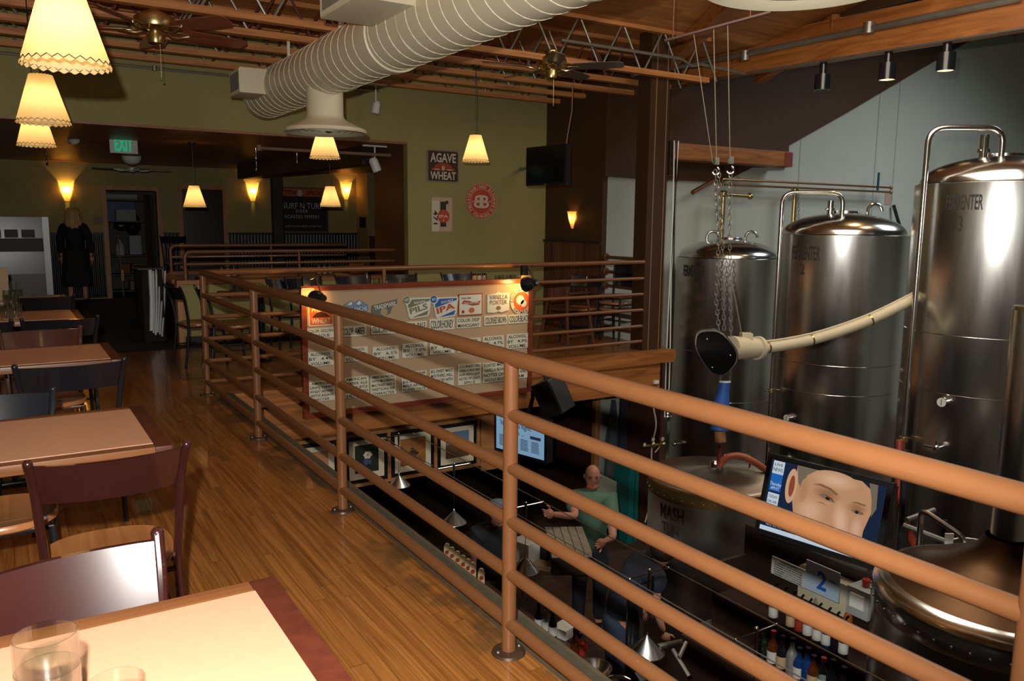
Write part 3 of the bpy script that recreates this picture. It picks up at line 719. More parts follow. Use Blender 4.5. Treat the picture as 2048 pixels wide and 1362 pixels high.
MB().fit('IPA', (cc.x, YO-.011, cc.z), EX, EZ, W_*.46, W_*.13, bold=1).text('I', (cc.x, YO-.011, cc.z+W_*.17), EX, EZ, W_*.1).text('A', (cc.x, YO-.011, cc.z-W_*.17), EX, EZ, W_*.1).build('lettering', CREAM, t, smooth=0)

# ------------------------------------------------------------------ chalkboard
a, b = onY(546, 376, YW), onY(654, 462, YW)
t = thing('chalkboard', 'chalkboard menu with orange header on the far wall', 'chalkboard', ((a.x+b.x)/2, YW, (a.z+b.z)/2))
MB().bb(a.x-.03, b.x+.03, YW-.03, YW-.001, b.z-.03, a.z+.03).build('frame', wood('chalkboard_frame', (.12, .05, .02), (.2, .09, .04), along='X'), t)
MB().bb(a.x, b.x, YW-.034, YW-.03, b.z, a.z).build('slate', M('chalk_slate', (.018, .019, .02), .8), t)
MB().bb(a.x, b.x, YW-.036, YW-.034, a.z-.16, a.z).build('orange_header', M('orange_header', (.5, .11, .02), .7, var=.5, scale=9), t)
CH_ = M('chalk', (.5, .48, .42), .9, var=.3, scale=40); xm = (a.x+b.x)/2; Yc = YW-.037; hh = a.z-b.z
for s_, dx_, fz_, w_, h_ in (('SURF N TURF', .04, .60, .86, .13), ('OVER', .02, .47, .27, .07), ('ROASTED PEPPERS', .02, .34, .75, .07), ('with horseradish and greens', .05, .12, .8, .045)): MB().fit(s_, (xm+dx_, Yc, b.z+hh*fz_), EX, EZ, w_, h_).build('chalk_line', CH_, t, smooth=0)
MB().fit('TODAY', (xm-.2, Yc-.001, a.z-.08), EX, EZ, .30, .09, bold=1).build('header_lettering', INK, t, smooth=0)
MB().fit('SPECIAL', (xm+.32, Yc-.001, a.z-.08), EX, EZ, .38, .09, bold=1).build('header_lettering', INK, t, smooth=0)
MB().ball((xm-.02, Yc, a.z-.09), .06, (1, .1, 1.2)).build('header_badge', CH_, t)
# exit sign, emergency lamp, tracks
e = onZ(248, 272, 2.545); ey = 12.0
e = onY(247, 289, ey); hw = (onY(276, 289, ey).x-onY(220, 289, ey).x)/2; hh = (onY(247, 271, ey).z-onY(247, 307, ey).z)/2
t = thing('exit_sign', 'green lettered exit sign hanging from the brown ceiling', 'sign', (e.x, ey, e.z))
MB().bb(e.x-hw, e.x+hw, ey-.02, ey+.02, e.z-hh, e.z+hh, bev=.004).build('housing', M('exit_white', (.55, .56, .50), .5, var=0), t)
MB().fit('EXIT', (e.x, ey-.0215, e.z), EX, EZ, hw*1.30, hh*1.42, bold=2).build('lettering', glow('exit_green', (.02, .55, .28), .55), t, smooth=0)
MB().bb(e.x-hw*.4, e.x+hw*.4, ey-.015, ey+.015, e.z+hh, 2.55).build('ceiling_mount', WHITEP, t)
ey = 12.3; e = onY(147, 277, ey); t = thing('emergency_light', 'small white emergency lamp left of the exit sign', 'emergency light', (e.x, ey, e.z))
MB().bb(e.x-.085, e.x+.085, ey-.04, ey+.05, e.z+.04, 2.55 if e.z > 2.4 else e.z+.12, bev=.008).build('housing', WHITEP, t); MB().ball((e.x, ey-.02, e.z-.01), .075).build('lamp_head', M('frosted_white_lamp', (.55, .56, .52), .2, coat=1), t)
def spot(loc, zt_, label, mat=WHITEP, tilt=.4, s=1, yaw=0):
    t = thing('track_spotlight', label, 'spotlight', loc)
    ax = Vector((math.sin(tilt)*math.cos(yaw), math.sin(tilt)*math.sin(yaw), -math.cos(tilt))); c_ = Vector(loc)
    MB().cyl(c_-ax*.05*s, c_+ax*.07*s, .05*s, n=20).build('lamp_head', mat, t)
    MB().lathe([(.0, .0), (.035*s, .01*s), (.05*s, .04*s)], c_-ax*.09*s, 20, M4=ax.to_track_quat('Z', 'Y').to_matrix().to_4x4()).build('rear_cap', mat, t)
    MB().cyl(c_, (c_.x, c_.y, zt_), .009*s, n=8).build('stem', mat, t)
    MB().bb(c_.x-.14*s, c_.x+.14*s, c_.y-.015, c_.y+.015, zt_-.02, zt_).build('track', mat, t)
spot(tuple(onY(752, 216, 9.6)), 3.2, 'white spotlight on the joist just right of the duct end', tilt=-.2)
p = onY(750, 330, 10.6); spot(tuple(p), 2.55, 'white spotlight under the edge of the brown alcove ceiling', tilt=.4, s=1.25)
p0, p1 = onY(515, 304, 10.5), onY(793, 321, 10.5)
pipe('alcove_conduit', 'pale brown pipe below the brown alcove ceiling', [(p0.x, 10.5, 2.42), (4.6, 10.5, 2.42)], .022, M('tan_pipe_paint', (.22, .13, .07), .5), 'conduit', [(p0.x+.02, 10.5, 2.42)])
for i, (x, y) in enumerate(((93, 320), (512, 312), (594, 320), (513, 335))):
    p = onZ(x, y, 2.44); tag(MB().lathe([(.0, -.08), (.022, -.075), (.012, -.05), (.018, -.03), (.012, .0), (.02, .11), (0, .11)], p, 12).build('sprinkler_head', CHROME), ['small sprinkler head under ceiling above the left sconce', 'small sprinkler head at the end of the alcove pipe', 'small sprinkler head right of the alcove pipe end', 'small sprinkler head beside the black dropped beam'][i], 'sprinkler')
# plates and notices
p = onY(725, 445, 16.6-.001); tag(MB().bb(p.x-.07, p.x+.07, 16.58, 16.598, p.z-.11, p.z+.11, bev=.004).build('wall_plate', BLACK), 'black wall plate on the olive return beyond the lamps', 'switch plate')
p = onY(199, 441, YW-.001); tag(MB().bb(p.x-.11, p.x+.11, YW-.01, YW-.002, p.z-.07, p.z+.07).build('paper_notice', M('dim_paper', (.22, .19, .15), .8)), 'small paper notice left of the storeroom doorway', 'notice')
# black can lights under the long beam
for i, (x, y, on) in enumerate(((1646, 146, 0), (1776, 127, 1), (1893, 112, 1))):
    X = GX+.07; p = onX(x, y, X); s_ = p.x/8
    t = thing('can_light', ['unlit black can light under the beam, left of three', 'lit black can light in the middle of the beam', 'lit black can light nearest the sloping roof edge'][i], 'spotlight', (X, p.y, 3.42), group='black can lights')
    MB().cyl((X, p.y, 3.42), (X, p.y, 3.25), .042, n=20).build('neck', BLKMET, t)
    MB().lathe([(.042, 3.26), (.088, 3.255), (.088, 3.08), (.078, 3.08), (.07, 3.11)], (X, p.y, 0), 28).build('can_body', BLKMET, t)
    MB().lathe([(0, 3.086), (.08, 3.086)], (X, p.y, 0), 24).build('lamp_face', glow('can_lamp_glow', (1, .62, .26), 3) if on else BLACK, t)
    if on:
        l = lamp('can_beam_light', 'SPOT', (0, 0, -.345), 26, (1, .62, .28), .05, spot_size=R(100), spot_blend=.6); l.parent = t

# ------------------------------------------------------------------ dining tables along the left
def table(x0, x1, y0, y1, label, z=.75, th=.035, group='laminate dining tables', n=1):
    t = thing('dining_table', label, 'table', ((x0+x1)/2, (y0+y1)/2, 0), group=group)
    e = .055
    MB().bb(x0+e, x1-e, y0+e, y1-e, z-.004, z+.0015).build('laminate_top', LAMIN, t)
    m = MB().bb(x0, x1-e, y0, y0+e, z-th, z, bev=.004).bb(x0, x1-e, y1-e, y1, z-th, z, bev=.004).bb(x0, x0+e, y0+e, y1-e, z-th, z)
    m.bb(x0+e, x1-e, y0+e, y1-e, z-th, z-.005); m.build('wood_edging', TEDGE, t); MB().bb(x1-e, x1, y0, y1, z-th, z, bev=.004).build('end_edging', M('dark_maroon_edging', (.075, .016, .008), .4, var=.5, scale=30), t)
    xs = [(x0+x1)/2] if n == 1 else [x0+.25, x1-.25]
    for xm in xs:
        ym = (y0+y1)/2
        MB().cyl((xm, ym, .03), (xm, ym, z-th), .038, n=20).build('pedestal', BLKMET, t)
        MB().bb(xm-.26, xm+.26, ym-.03, ym+.03, .012, .04, bev=.008).bb(xm-.03, xm+.03, ym-.26, ym+.26, .012, .04, bev=.008).build('cross_foot', BLKMET, t)
    return t
TX0, TX1 = -.78, .47
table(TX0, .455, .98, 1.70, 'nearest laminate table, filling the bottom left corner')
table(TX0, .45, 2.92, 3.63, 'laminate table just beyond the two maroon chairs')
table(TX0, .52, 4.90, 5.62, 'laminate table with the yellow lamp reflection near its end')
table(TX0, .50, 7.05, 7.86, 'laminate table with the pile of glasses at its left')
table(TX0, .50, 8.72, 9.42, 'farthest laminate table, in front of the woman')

# ------------------------------------------------------------------ chairs
def chair(name, label, mm, loc, rz, seatm=None, zt=.84, sz=.45, wd=.40, group=None, bow=.045, w_top=.46):
    """origin on the floor under the seat centre, sitter faces +Y"""
    seatm = seatm or SEATW; t = thing(name, label, 'chair', loc, rz, group)
    n = 28; W = wd/2+.01; D = .20
    def se(a, k=1.0):
        ca, sa = math.cos(a), math.sin(a); p_ = 2.6
        return (W*k*abs(ca)**(2/p_)*(1 if ca > 0 else -1), D*k*abs(sa)**(2/p_)*(1 if sa > 0 else -1))
    rows = []
    m = MB()
    for k, z in ((.0, sz-.012), (.5, sz-.010), (.85, sz-.003), (.97, sz+.001), (1.0, sz-.008), (1.0, sz-.022), (.95, sz-.030), (.0, sz-.030)):
        rows.append([m.b.verts.new((*se(2*PI*i/n, max(k, .001)), z)) for i in range(n)])
    for A, B in zip(rows, rows[1:]):
        for i in range(n): m._f([A[i], A[(i+1) % n], B[(i+1) % n], B[i]])
    m.build('seat', seatm, t, world=False)
    hw = w_top/2
    for s in (-1, 1):
        p_ = [(s*(W-.01), -.235, 0), (s*(W-.015), -.20, sz*.6), (s*(W-.02), -.185, sz), (s*(W-.012), -.20, sz+.12), (s*(hw-.012), -.232, zt-.09), (s*hw, -.272, zt)]
        MB().tube(rounded(p_, .1, 4), .0135, 10).ball(p_[-1], .0145, n=10).build('back_post', mm, t, world=False)
        MB().tube([(s*(W-.03), .17, sz-.03), (s*(W-.012), .20, 0)], .013, 10).build('leg', mm, t, world=False)
    m = MB().tube([(-W+.02, -.185, sz-.035), (W-.02, -.185, sz-.035), (W-.03, .165, sz-.035), (-W+.03, .165, sz-.035)], .010, 8, closed=True)
    m.tube([(-W+.015, .0, .0+.2), (W-.015, .0, .2)], .008, 8).tube([(-W+.014, -.205, .2), (-W+.016, .19, .2)], .008, 8).tube([(W-.014, -.205, .2), (W-.016, .19, .2)], .008, 8)
    m.build('seat_frame', mm, t, world=False)
    def f(u, v, off):
        z = zt-.135+.125*v; k = (z-(zt-.135))/.135; x = (-1+2*u)*(hw-.013-.016*(1-k))
        y = -.217-.050*k-bow*(1-(2*u-1)**2)+off
        return (x, y, z)
    m = MB(); nu = 16
    A = [[m.b.verts.new(f(i/nu, j/4, .007)) for j in range(5)] for i in range(nu+1)]; B = [[m.b.verts.new(f(i/nu, j/4, -.007)) for j in range(5)] for i in range(nu+1)]
    for i in range(nu):
        for j in range(4): m._f([A[i][j], A[i+1][j], A[i+1][j+1], A[i][j+1]]); m._f([B[i][j], B[i][j+1], B[i+1][j+1], B[i+1][j]])
        m._f([A[i][0], B[i][0], B[i+1][0], A[i+1][0]]); m._f([A[i][4], A[i+1][4], B[i+1][4], B[i][4]])
    for j in range(4): m._f([A[0][j], A[0][j+1], B[0][j+1], B[0][j]]); m._f([A[nu][j], B[nu][j], B[nu][j+1], A[nu][j+1]])
    m.build('backrest', mm, t, world=False)
    return t
G1 = 'chairs at the left row of tables'
cA = chair('dining_chair', 'glossy maroon chair at the nearest table, flash glaring on it', MAROON, (.085, 1.53, 0), PI+.24, group=G1)
cB = chair('dining_chair', 'maroon chair with brown seat, back turned to the camera', MAROON, (.225, 2.84, 0), 0, group=G1, w_top=.42, wd=.38)
cC = chair('dining_chair', 'blue black chair behind the second table, facing the camera', BLKCH, (-.10, 3.42, 0), PI, group=G1)
LBL = [((.235, 4.60), 0, 'black chair, its back to us, before the lamp-reflecting table'),
       ((.16, 5.50), PI, 'brown backed chair with one lamp glint, behind third table', MAROON),
       ((.30, 6.62), 0, 'black chair in front of the fourth table'),
       ((-.22, 6.62), 0, 'black chair left of another one, at fourth table glasses'),
       ((.28, 8.50), 0, 'small dark chair in front of the farthest laminate table')]
for L_ in LBL:
    if len(L_) > 3: chair('dining_chair', L_[2], M('brown_gloss_metal', (.06, .022, .015), .25, coat=.5), (*L_[0], 0), L_[1], group=G1, w_top=.44)
    else: dup(cC, (*L_[0], 0), L_[1], L_[2], G1)
dup(cC, (-.20, 2.62+.22, 0), 0, 'chair seat edge showing at far left under the second table', G1) if 0 else None
chair('dining_chair', 'chair with broad tan seat tucked under second table at left', BLKMET, (-.06, 3.30-.02, 0), PI, group=G1, wd=.42) if 0 else None

# ------------------------------------------------------------------ glassware
def tumbler(loc, h=.115, r=.038, label='', group='water glasses', base=None):
    t_ = MB(); w_ = .0025
    t_.lathe([(0, .0), (r*.78, .0), (r*.80, .004), (r, h*.45), (r*1.02, h), (r*1.02-w_, h), (r-w_*1.2, h*.45), (r*.80-w_*1.2, .012), (0, .012)], (0, 0, 0), 28)
    o = t_.build('water_glass', GLASS); o.location = loc; tag(o, label, 'glass', group); return o
z0 = .7515
p = onZ(92, 1362+60, z0)
g1 = tumbler((.012, 1.295, z0), .120, .043, 'large water glass stacked in another at bottom left table', 'tumblers on the nearest table')
g2 = dup(g1, (.012, 1.295, z0+.052), 0, 'topmost tumbler nested in the glass at bottom left', 'tumblers on the nearest table')
g3 = dup(g1, (.095, 1.225, z0), 0, 'tumbler cut by the bottom edge, right of the stack', 'tumblers on the nearest table', (.9, .9, .9))
k = 0
POS = [(-.02, 7.30, 0), (.04, 7.36, 0), (.0, 7.44, 0), (.06, 7.50, 0), (-.03, 7.56, 0), (.02, 7.33, .075), (.0, 7.46, .075), (.045, 7.42, .075)]
nm = ['front left glass of the pile on fourth table', 'front right glass of the pile on fourth table', 'middle glass of the pile on fourth table', 'rear right glass of the pile on fourth table', 'rear left glass of the pile on fourth table', 'upper front glass stacked on the fourth table pile', 'upper rear glass stacked on the fourth table pile', 'upper middle glass stacked on the fourth table pile']
for (x, y, dz), s in zip(POS, nm): dup(g1, (x, y, z0+dz), 0, s, 'glass pile on the fourth table', (.8, .8, .8))
for (x, y, dz), s in zip([(.0, 8.85, 0), (.09, 8.86, 0), (.045, 8.93, .0), (.05, 8.87, .08)], ['left glass of the group on the farthest laminate table', 'right glass of the group on farthest laminate table', 'rear glass of the group on farthest laminate table', 'top glass of the group on farthest laminate table']):
    dup(g1, (x, y, z0+dz), 0, s, 'glasses on the farthest laminate table', (.85, .85, .85))
t = thing('menu_card', 'upright tan menu card at the far left edge, middle height', 'menu', (-.05, 8.4, .75))
p = onY(3, 530, 8.9); MB().bb(p.x-.06, p.x+.045, 8.98, 8.995, .7515, 1.06).build('card', M('tan_card', (.35, .25, .15), .7), t)

# ------------------------------------------------------------------ half wall with timber cap, pipe rails, bar tables behind
hx0, hx1, hy = 1.74, 4.62, 10.40
hw_ = thing('half_wall', 'low green half wall with honey timber cap and end post', 'wall', (hx0, hy, 0))
MB().bb(hx0+.07, hx1, hy, hy+.12, 0, .74).build('green_panel', OLIVE, hw_)
MB().bb(hx0+.07, hx1, hy-.012, hy, 0, .10).build('skirting', BLACKW, hw_)
MB().bb(hx0, hx1, hy-.03, hy+.15, .74, .79, bev=.005).build('cap', BEAMW, hw_)
MB().bb(hx0, hx0+.07, hy-.02, hy+.14, 0, .74).build('end_post', TRIMW, hw_)
MB().bb(hx0-.02, hx0+.16, hy+.15, 14.2, .74, .79, bev=.005).build('side_cap', BEAMY, hw_)
MB().bb(hx0+.0, hx0+.12, hy+.15, 14.2, 0, .74).build('side_panel', BLACKW, hw_)
def prail(label, y, x0, x1, z0_, z1_, posts, dbl=True):
    t = thing('pipe_rail', label, 'railing', (x0, y, z0_), group='pipe rails on the half walls')
    MB().tube(rounded([(x0, y, z0_), (x0, y, z1_), (x1, y, z1_)], .08), .023, 12).build('top_pipe', RAILP, t)
    if dbl: MB().tube([(x0, y, (z0_+z1_)/2+.02), (x1, y, (z0_+z1_)/2+.02)], .018, 10).build('mid_pipe', RAILP, t)
    for x in posts: MB().cyl((x, y, z0_), (x, y, z1_), .018, n=12).build('post', RAILP, t)
prail('brown pipe rail on the cap of the low green half wall', hy+.06, hx0+.12, hx1, .79, 1.13, (3.27,))
prail('brown pipe rail farther back before the dark door', 12.3, 2.0, 4.60, .79, 1.15, (3.42,))
hw2 = thing('booth_divider', 'dark timber divider with rail behind the green half wall', 'wall', (2.0, 12.3, 0))
MB().bb(1.98, 6.5, 12.25, 12.37, 0, .74).build('panel', BLACKW, hw2); MB().bb(1.96, 6.5, 12.22, 12.40, .74, .79).build('cap', MAHOG, hw2)
for i, (y, x0, x1, z) in enumerate(((11.35, 2.2, 4.3, .76), (13.2, 2.3, 6.2, .76))):
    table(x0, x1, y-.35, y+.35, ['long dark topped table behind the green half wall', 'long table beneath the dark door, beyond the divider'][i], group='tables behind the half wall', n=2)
MATB = MATS
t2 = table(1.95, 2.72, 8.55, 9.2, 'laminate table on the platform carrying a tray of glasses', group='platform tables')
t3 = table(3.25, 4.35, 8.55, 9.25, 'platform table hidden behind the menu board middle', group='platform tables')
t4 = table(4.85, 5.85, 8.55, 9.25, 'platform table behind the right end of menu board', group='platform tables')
G2 = 'black chairs on the platform'
for x, y, rz, s in ((1.93, 8.62, -PI/2, 'black chair left of the tray table, side on'), (1.72, 8.98, -PI/2+.15, 'second black chair left of the tray table, behind the first'),
                    (2.82, 9.36, PI*.98, 'black chair at the right rear corner of tray table'), (3.08, 9.35, PI*1.04, 'black chair right beside the menu board top corner'),
                    (3.72, 9.45, PI, 'black chair behind the menu board, only its back top shows'), (4.35, 9.50, PI*.96, 'black chair back above the board, left of its middle'),
                    (5.15, 9.35, PI, 'black chair back above the board near the pilsner sign')):
    zz = .84
    dup(cC, (x, y, 0), rz, s, G2)
# tray of glasses and caddies
def caddy(loc, label, s=1):
    t = thing('condiment_caddy', label, 'caddy', loc, group='condiment caddies')
    MB().bb(-.09*s, .09*s, -.05*s, .05*s, 0, .012, ).tube([(-.09*s, 0, .01), (-.09*s, 0, .10*s), (.09*s, 0, .10*s), (.09*s, 0, .01)], .004, 6).build('wire_rack', BLKMET, t, world=False)
    for k, (x, c_) in enumerate(((-.058, (.5, .28, .1)), (0, (.5, .42, .3)), (.058, (.45, .2, .1)))):
        j = MB().lathe([(0, .012), (.024*s, .012), (.026*s, .07*s), (.018*s, .085*s), (0, .085*s)], (x*s, 0, 0), 16).build('jar', M('jar_%d' % k, c_, .2, coat=.6), t, world=False)
        MB().lathe([(.019*s, .083*s), (.019*s, .105*s), (0, .105*s)], (x*s, 0, 0), 16).build('lid', BLKMET, j, world=False)
G3 = 'glasses on the tray table'
TP = [(2.05+.085*i, 8.72+.085*j) for i in range(4) for j in range(3)]
for k, (x, y) in enumerate(TP):
    dup(g1, (x, y, z0+.006), 0, 'clear tumbler among those on the platform table tray', G3, (.85, .85, .75))
tr = MB().lathe([(0, 0), (.24, 0), (.255, .012), (.25, .012), (.235, .005), (0, .005)], (2.20, 8.81, z0), 40).build('serving_tray', M('brown_tray', (.08, .05, .03), .4)); tag(tr, 'round tray under the glasses on the platform table', 'tray')
for k in range(5): dup(g1, (3.62+.09*k, 8.72+.05*(k % 2), z0), 0, ['leftmost clear tumbler above the menu board', 'second clear tumbler above the menu board', 'middle clear tumbler above the menu board', 'fourth clear tumbler above the menu board', 'rightmost clear tumbler of five above the menu board'][k], 'tumblers above the menu board', (.9, .9, .95))
b_ = MB().lathe([(0, 0), (.034, 0), (.036, .01), (.036, .13), (.02, .16), (.016, .2), (0, .2)], (3.50, 8.72, z0), 20).build('water_carafe', GLASS); tag(b_, 'clear glass carafe left of the tumblers above the board', 'carafe')
for k in range(4): dup(g1, (5.22+.085*k, 8.66+.05*(k % 2), z0), 0, ['leftmost tumbler behind the right desk lamp', 'second tumbler behind the right desk lamp', 'third tumbler behind the right desk lamp', 'last tumbler behind the right desk lamp'][k], 'tumblers near right desk lamp', (.9, .9, .95))
caddy((5.12, 8.95, z0), 'condiment caddy above the board toward the right lamp', 1.2)
caddy((2.55, 11.3, z0), 'condiment caddy on the table behind the green half wall', 1.4)
caddy((3.9, 11.3, z0), 'condiment caddy farther right behind the green half wall', 1.4)
tag(MB().box((4.35, 11.2, z0+.08), (.24, .02, .16), rot=(0, 0, .15)).build('menu_stand', M('orange_menu', (.2, .045, .015), .6, var=.3)), 'orange printed menu stand near the brown alcove wall', 'menu')
for k, (x, y) in enumerate(((4.12, 8.75), (3.38, 8.70))):
    tag(MB().prism([(x-.05, y, z0), (x+.06, y, z0), (x+.045, y+.01, z0+.04), (x+.01, y+.02, z0+.055), (x-.03, y+.02, z0+.03)], (0, .06, 0)).build('folded_napkin', WHITEP), ['white folded napkin right of the tumblers over the board', 'white folded napkin left of the tumblers over the board'][k], 'napkin')
# wooden high chair and stacked bar stools near the column
def highchair(loc, rz):
    t = thing('wooden_high_chair', 'dark red wooden high chair behind the far railing', 'high chair', loc, rz)
    WDK = wood('cherry_chair_wood', (.06, .02, .012), (.12, .04, .02), along='Z', grain=12)
    for sx in (-1, 1):
        for sy in (-1, 1): MB().tube([(sx*.24, sy*.24, 0), (sx*.17, sy*.14, .74)], .019, 8).build('leg', WDK, t, world=False)
        MB().box((sx*.17, 0, .62), (.02, .28, .03)).build('arm_rail', WDK, t, world=False)
    MB().box((0, 0, .50), (.34, .28, .02)).build('seat', WDK, t, world=False)
    MB().box((0, .145, .66), (.32, .018, .17)).build('backrest', WDK, t, world=False)
    MB().box((0, -.15, .70), (.36, .09, .018)).build('front_bar', WDK, t, world=False)
    MB().box((0, .21, .2), (.44, .018, .03)).build('stretcher', WDK, t, world=False); MB().box((0, -.21, .2), (.44, .018, .03)).build('stretcher', WDK, t, world=False)
highchair((5.72, 7.85, 0), .2)
for k in range(3):
    c_ = dup(cC, (6.62-.0*k, 8.02, .085*k), PI/2+.25, ['black chair at the bottom of the stack by the column', 'black chair in the middle of the stack by the column', 'black chair on top of the stack by the column'][k], 'stacked chairs by the column')
dup(cC, (6.25, 8.3, 0), PI/2+.6, 'black chair left of the stack by the column')

# ------------------------------------------------------------------ silver wait station
sx0, sx1, sy = -.9, .70, 16.45
s_ = thing('service_cabinet', 'tall silver panelled service cabinet at the far left', 'cabinet', (-.1, sy, 0))
SILV = M('silver_laminate', (.24, .25, .25), .35, .5, var=.15, scale=3)
MB().bb(sx0, sx1, sy, sy+.5, .10, 1.54, bev=.006).build('body', SILV, s_)
MB().bb(sx1-.10, sx1, sy-.03, sy, .10, 1.54).build('side_stile', SILV, s_)
MB().bb(sx0, sx1-.1, sy-.012, sy, .94, 1.17).build('open_shelf', BLACKW, s_); MB().bb(sx0, sx1-.1, sy-.012, sy, .14, .55).build('dark_door', wood('cabinet_dark_door', (.04, .018, .01), (.07, .03, .016), along='X'), s_)
for k in range(3): MB().bb(sx1-.42-.25*k, sx1-.42-.25*k+.2, sy-.02, sy, 1.18, 1.32).build('slot', BLACKW, s_)
MB().bb(sx0, sx1, sy-.02, sy+.5, .0, .10).build('plinth', BLACK, s_)

# ------------------------------------------------------------------ items in the storeroom doorway
def item(name, label, cat, mb, mat): return tag(mb.build(name, mat), label, cat)
ys = 18.0
shelf = thing('storeroom_shelf', 'dark wire shelf unit seen through the open doorway', 'shelf', (2.2, ys, 0))
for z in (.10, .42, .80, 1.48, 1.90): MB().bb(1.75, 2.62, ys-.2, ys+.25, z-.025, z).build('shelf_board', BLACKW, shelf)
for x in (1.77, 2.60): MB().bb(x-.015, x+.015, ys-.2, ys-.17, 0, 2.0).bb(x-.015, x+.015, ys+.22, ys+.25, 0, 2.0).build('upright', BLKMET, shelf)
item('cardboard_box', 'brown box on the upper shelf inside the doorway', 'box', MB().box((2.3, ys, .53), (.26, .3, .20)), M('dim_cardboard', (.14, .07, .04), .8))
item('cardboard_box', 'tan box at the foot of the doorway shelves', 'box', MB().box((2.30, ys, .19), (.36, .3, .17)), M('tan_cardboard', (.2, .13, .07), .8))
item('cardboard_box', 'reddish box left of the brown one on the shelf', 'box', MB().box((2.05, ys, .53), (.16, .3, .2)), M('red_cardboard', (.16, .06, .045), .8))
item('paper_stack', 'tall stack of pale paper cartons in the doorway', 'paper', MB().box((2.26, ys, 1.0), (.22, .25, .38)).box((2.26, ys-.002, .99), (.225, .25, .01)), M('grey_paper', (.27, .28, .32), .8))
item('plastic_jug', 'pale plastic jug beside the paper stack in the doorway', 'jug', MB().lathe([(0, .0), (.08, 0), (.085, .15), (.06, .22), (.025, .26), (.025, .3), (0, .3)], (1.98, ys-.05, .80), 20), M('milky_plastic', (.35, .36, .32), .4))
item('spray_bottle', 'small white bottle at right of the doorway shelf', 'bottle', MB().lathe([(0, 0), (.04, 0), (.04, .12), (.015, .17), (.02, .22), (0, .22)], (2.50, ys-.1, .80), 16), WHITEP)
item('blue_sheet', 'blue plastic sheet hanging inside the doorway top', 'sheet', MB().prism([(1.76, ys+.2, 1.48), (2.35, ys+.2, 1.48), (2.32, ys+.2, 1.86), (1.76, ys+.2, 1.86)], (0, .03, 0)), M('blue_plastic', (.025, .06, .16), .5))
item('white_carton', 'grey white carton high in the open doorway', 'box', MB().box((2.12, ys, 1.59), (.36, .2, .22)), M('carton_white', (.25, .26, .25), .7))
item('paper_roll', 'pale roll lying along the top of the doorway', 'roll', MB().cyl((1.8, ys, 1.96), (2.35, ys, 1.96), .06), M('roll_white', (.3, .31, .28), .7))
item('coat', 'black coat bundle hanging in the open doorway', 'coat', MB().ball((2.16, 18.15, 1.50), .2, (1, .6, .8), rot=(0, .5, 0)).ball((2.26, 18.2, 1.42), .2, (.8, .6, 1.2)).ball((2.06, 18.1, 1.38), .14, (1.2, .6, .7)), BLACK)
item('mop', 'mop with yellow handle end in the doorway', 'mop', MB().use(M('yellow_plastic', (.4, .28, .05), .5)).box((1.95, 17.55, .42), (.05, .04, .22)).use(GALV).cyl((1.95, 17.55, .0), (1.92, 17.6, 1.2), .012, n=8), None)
dk = thing('tall_door_leaf', 'brown inner door leaf half open in the storeroom doorway', 'door', (2.45, 17.5, 0))
MB().box((2.47, 17.62, 1.0), (.20, .04, 2.0), rot=(0, 0, .9)).build('leaf', M('storeroom_door_brown', (.07, .035, .02), .6), dk)

# ------------------------------------------------------------------ bundle of chromed poles by the half wall
st = thing('folding_stand_bundle', 'bundle of chromed folding tray stands in the dark passage', 'tray stand', (1.45, 10.6, 0))
for k in range(6):
    a_, b_ = onY(300+6*k, 538+4*(k % 2), 10.75+.06*k), onY(303+4.2*k, 662+3*(k % 3)+k, 10.55+.05*k)
    MB().tube([a_, (a_+b_)/2+Vector((.01, 0, 0)), b_], .013 if k else .024, 8).build('chrome_tube', M('satin_chrome', (.85, .88, .9), .38, .5, var=0), st)
MB().bb(1.36, 1.66, 10.7, 11.2, .91, .93).build('dark_tray', BLACK, st)
tag(MB().bb(1.42, 1.66, 10.86, 11.3, 0, .90).build('tray_cabinet', MAT_DARK), 'low black stand box behind the chromed tray stands', 'cabinet')
p = onY(338, 470, 14.5); chair('dining_chair', 'black chair back against far wall between the two doors', BLKMET, (2.80, 16.6, .0), PI, group='far wall chairs', zt=1.2, sz=.7)

# ------------------------------------------------------------------ menu board hung on the far railing
BY = 7.10
P0, P1, P2, P3 = onY(602, 577, BY), onY(1066, 552, BY), onY(1060, 783, BY), onY(606, 838, BY)
bx0, bx1, bz0, bz1 = (P0.x+P3.x)/2, (P1.x+P2.x)/2, (P2.z+P3.z)/2, (P0.z+P1.z)/2
mbd = thing('menu_board', 'big burlap beer board in mahogany frame on the railing', 'board', ((bx0+bx1)/2, BY, bz0))
MB().bb(bx0+.03, bx1-.03, BY+.0, BY+.035, bz0+.03, bz1-.03).build('burlap_panel', FABRIC, mbd)
f_ = .05
for a_ in ((bx0, bx1, bz1-f_, bz1), (bx0, bx1, bz0, bz0+f_), (bx0, bx0+f_, bz0+f_, bz1-f_), (bx1-f_, bx1, bz0+f_, bz1-f_)):
    MB().bb(a_[0], a_[1], BY-.022, BY+.04, a_[2], a_[3], bev=.004).build('frame_bar', MAHOG, mbd)
for x in (bx0+.3, bx1-.3): MB().bb(x-.02, x+.02, BY+.03, 7.27, bz1-.12, bz1-.08).build('hanger_hook', BLKMET, mbd)
def bpt(x, y): p = onY(x, y, BY); return p.x, p.z
CY = BY-.004
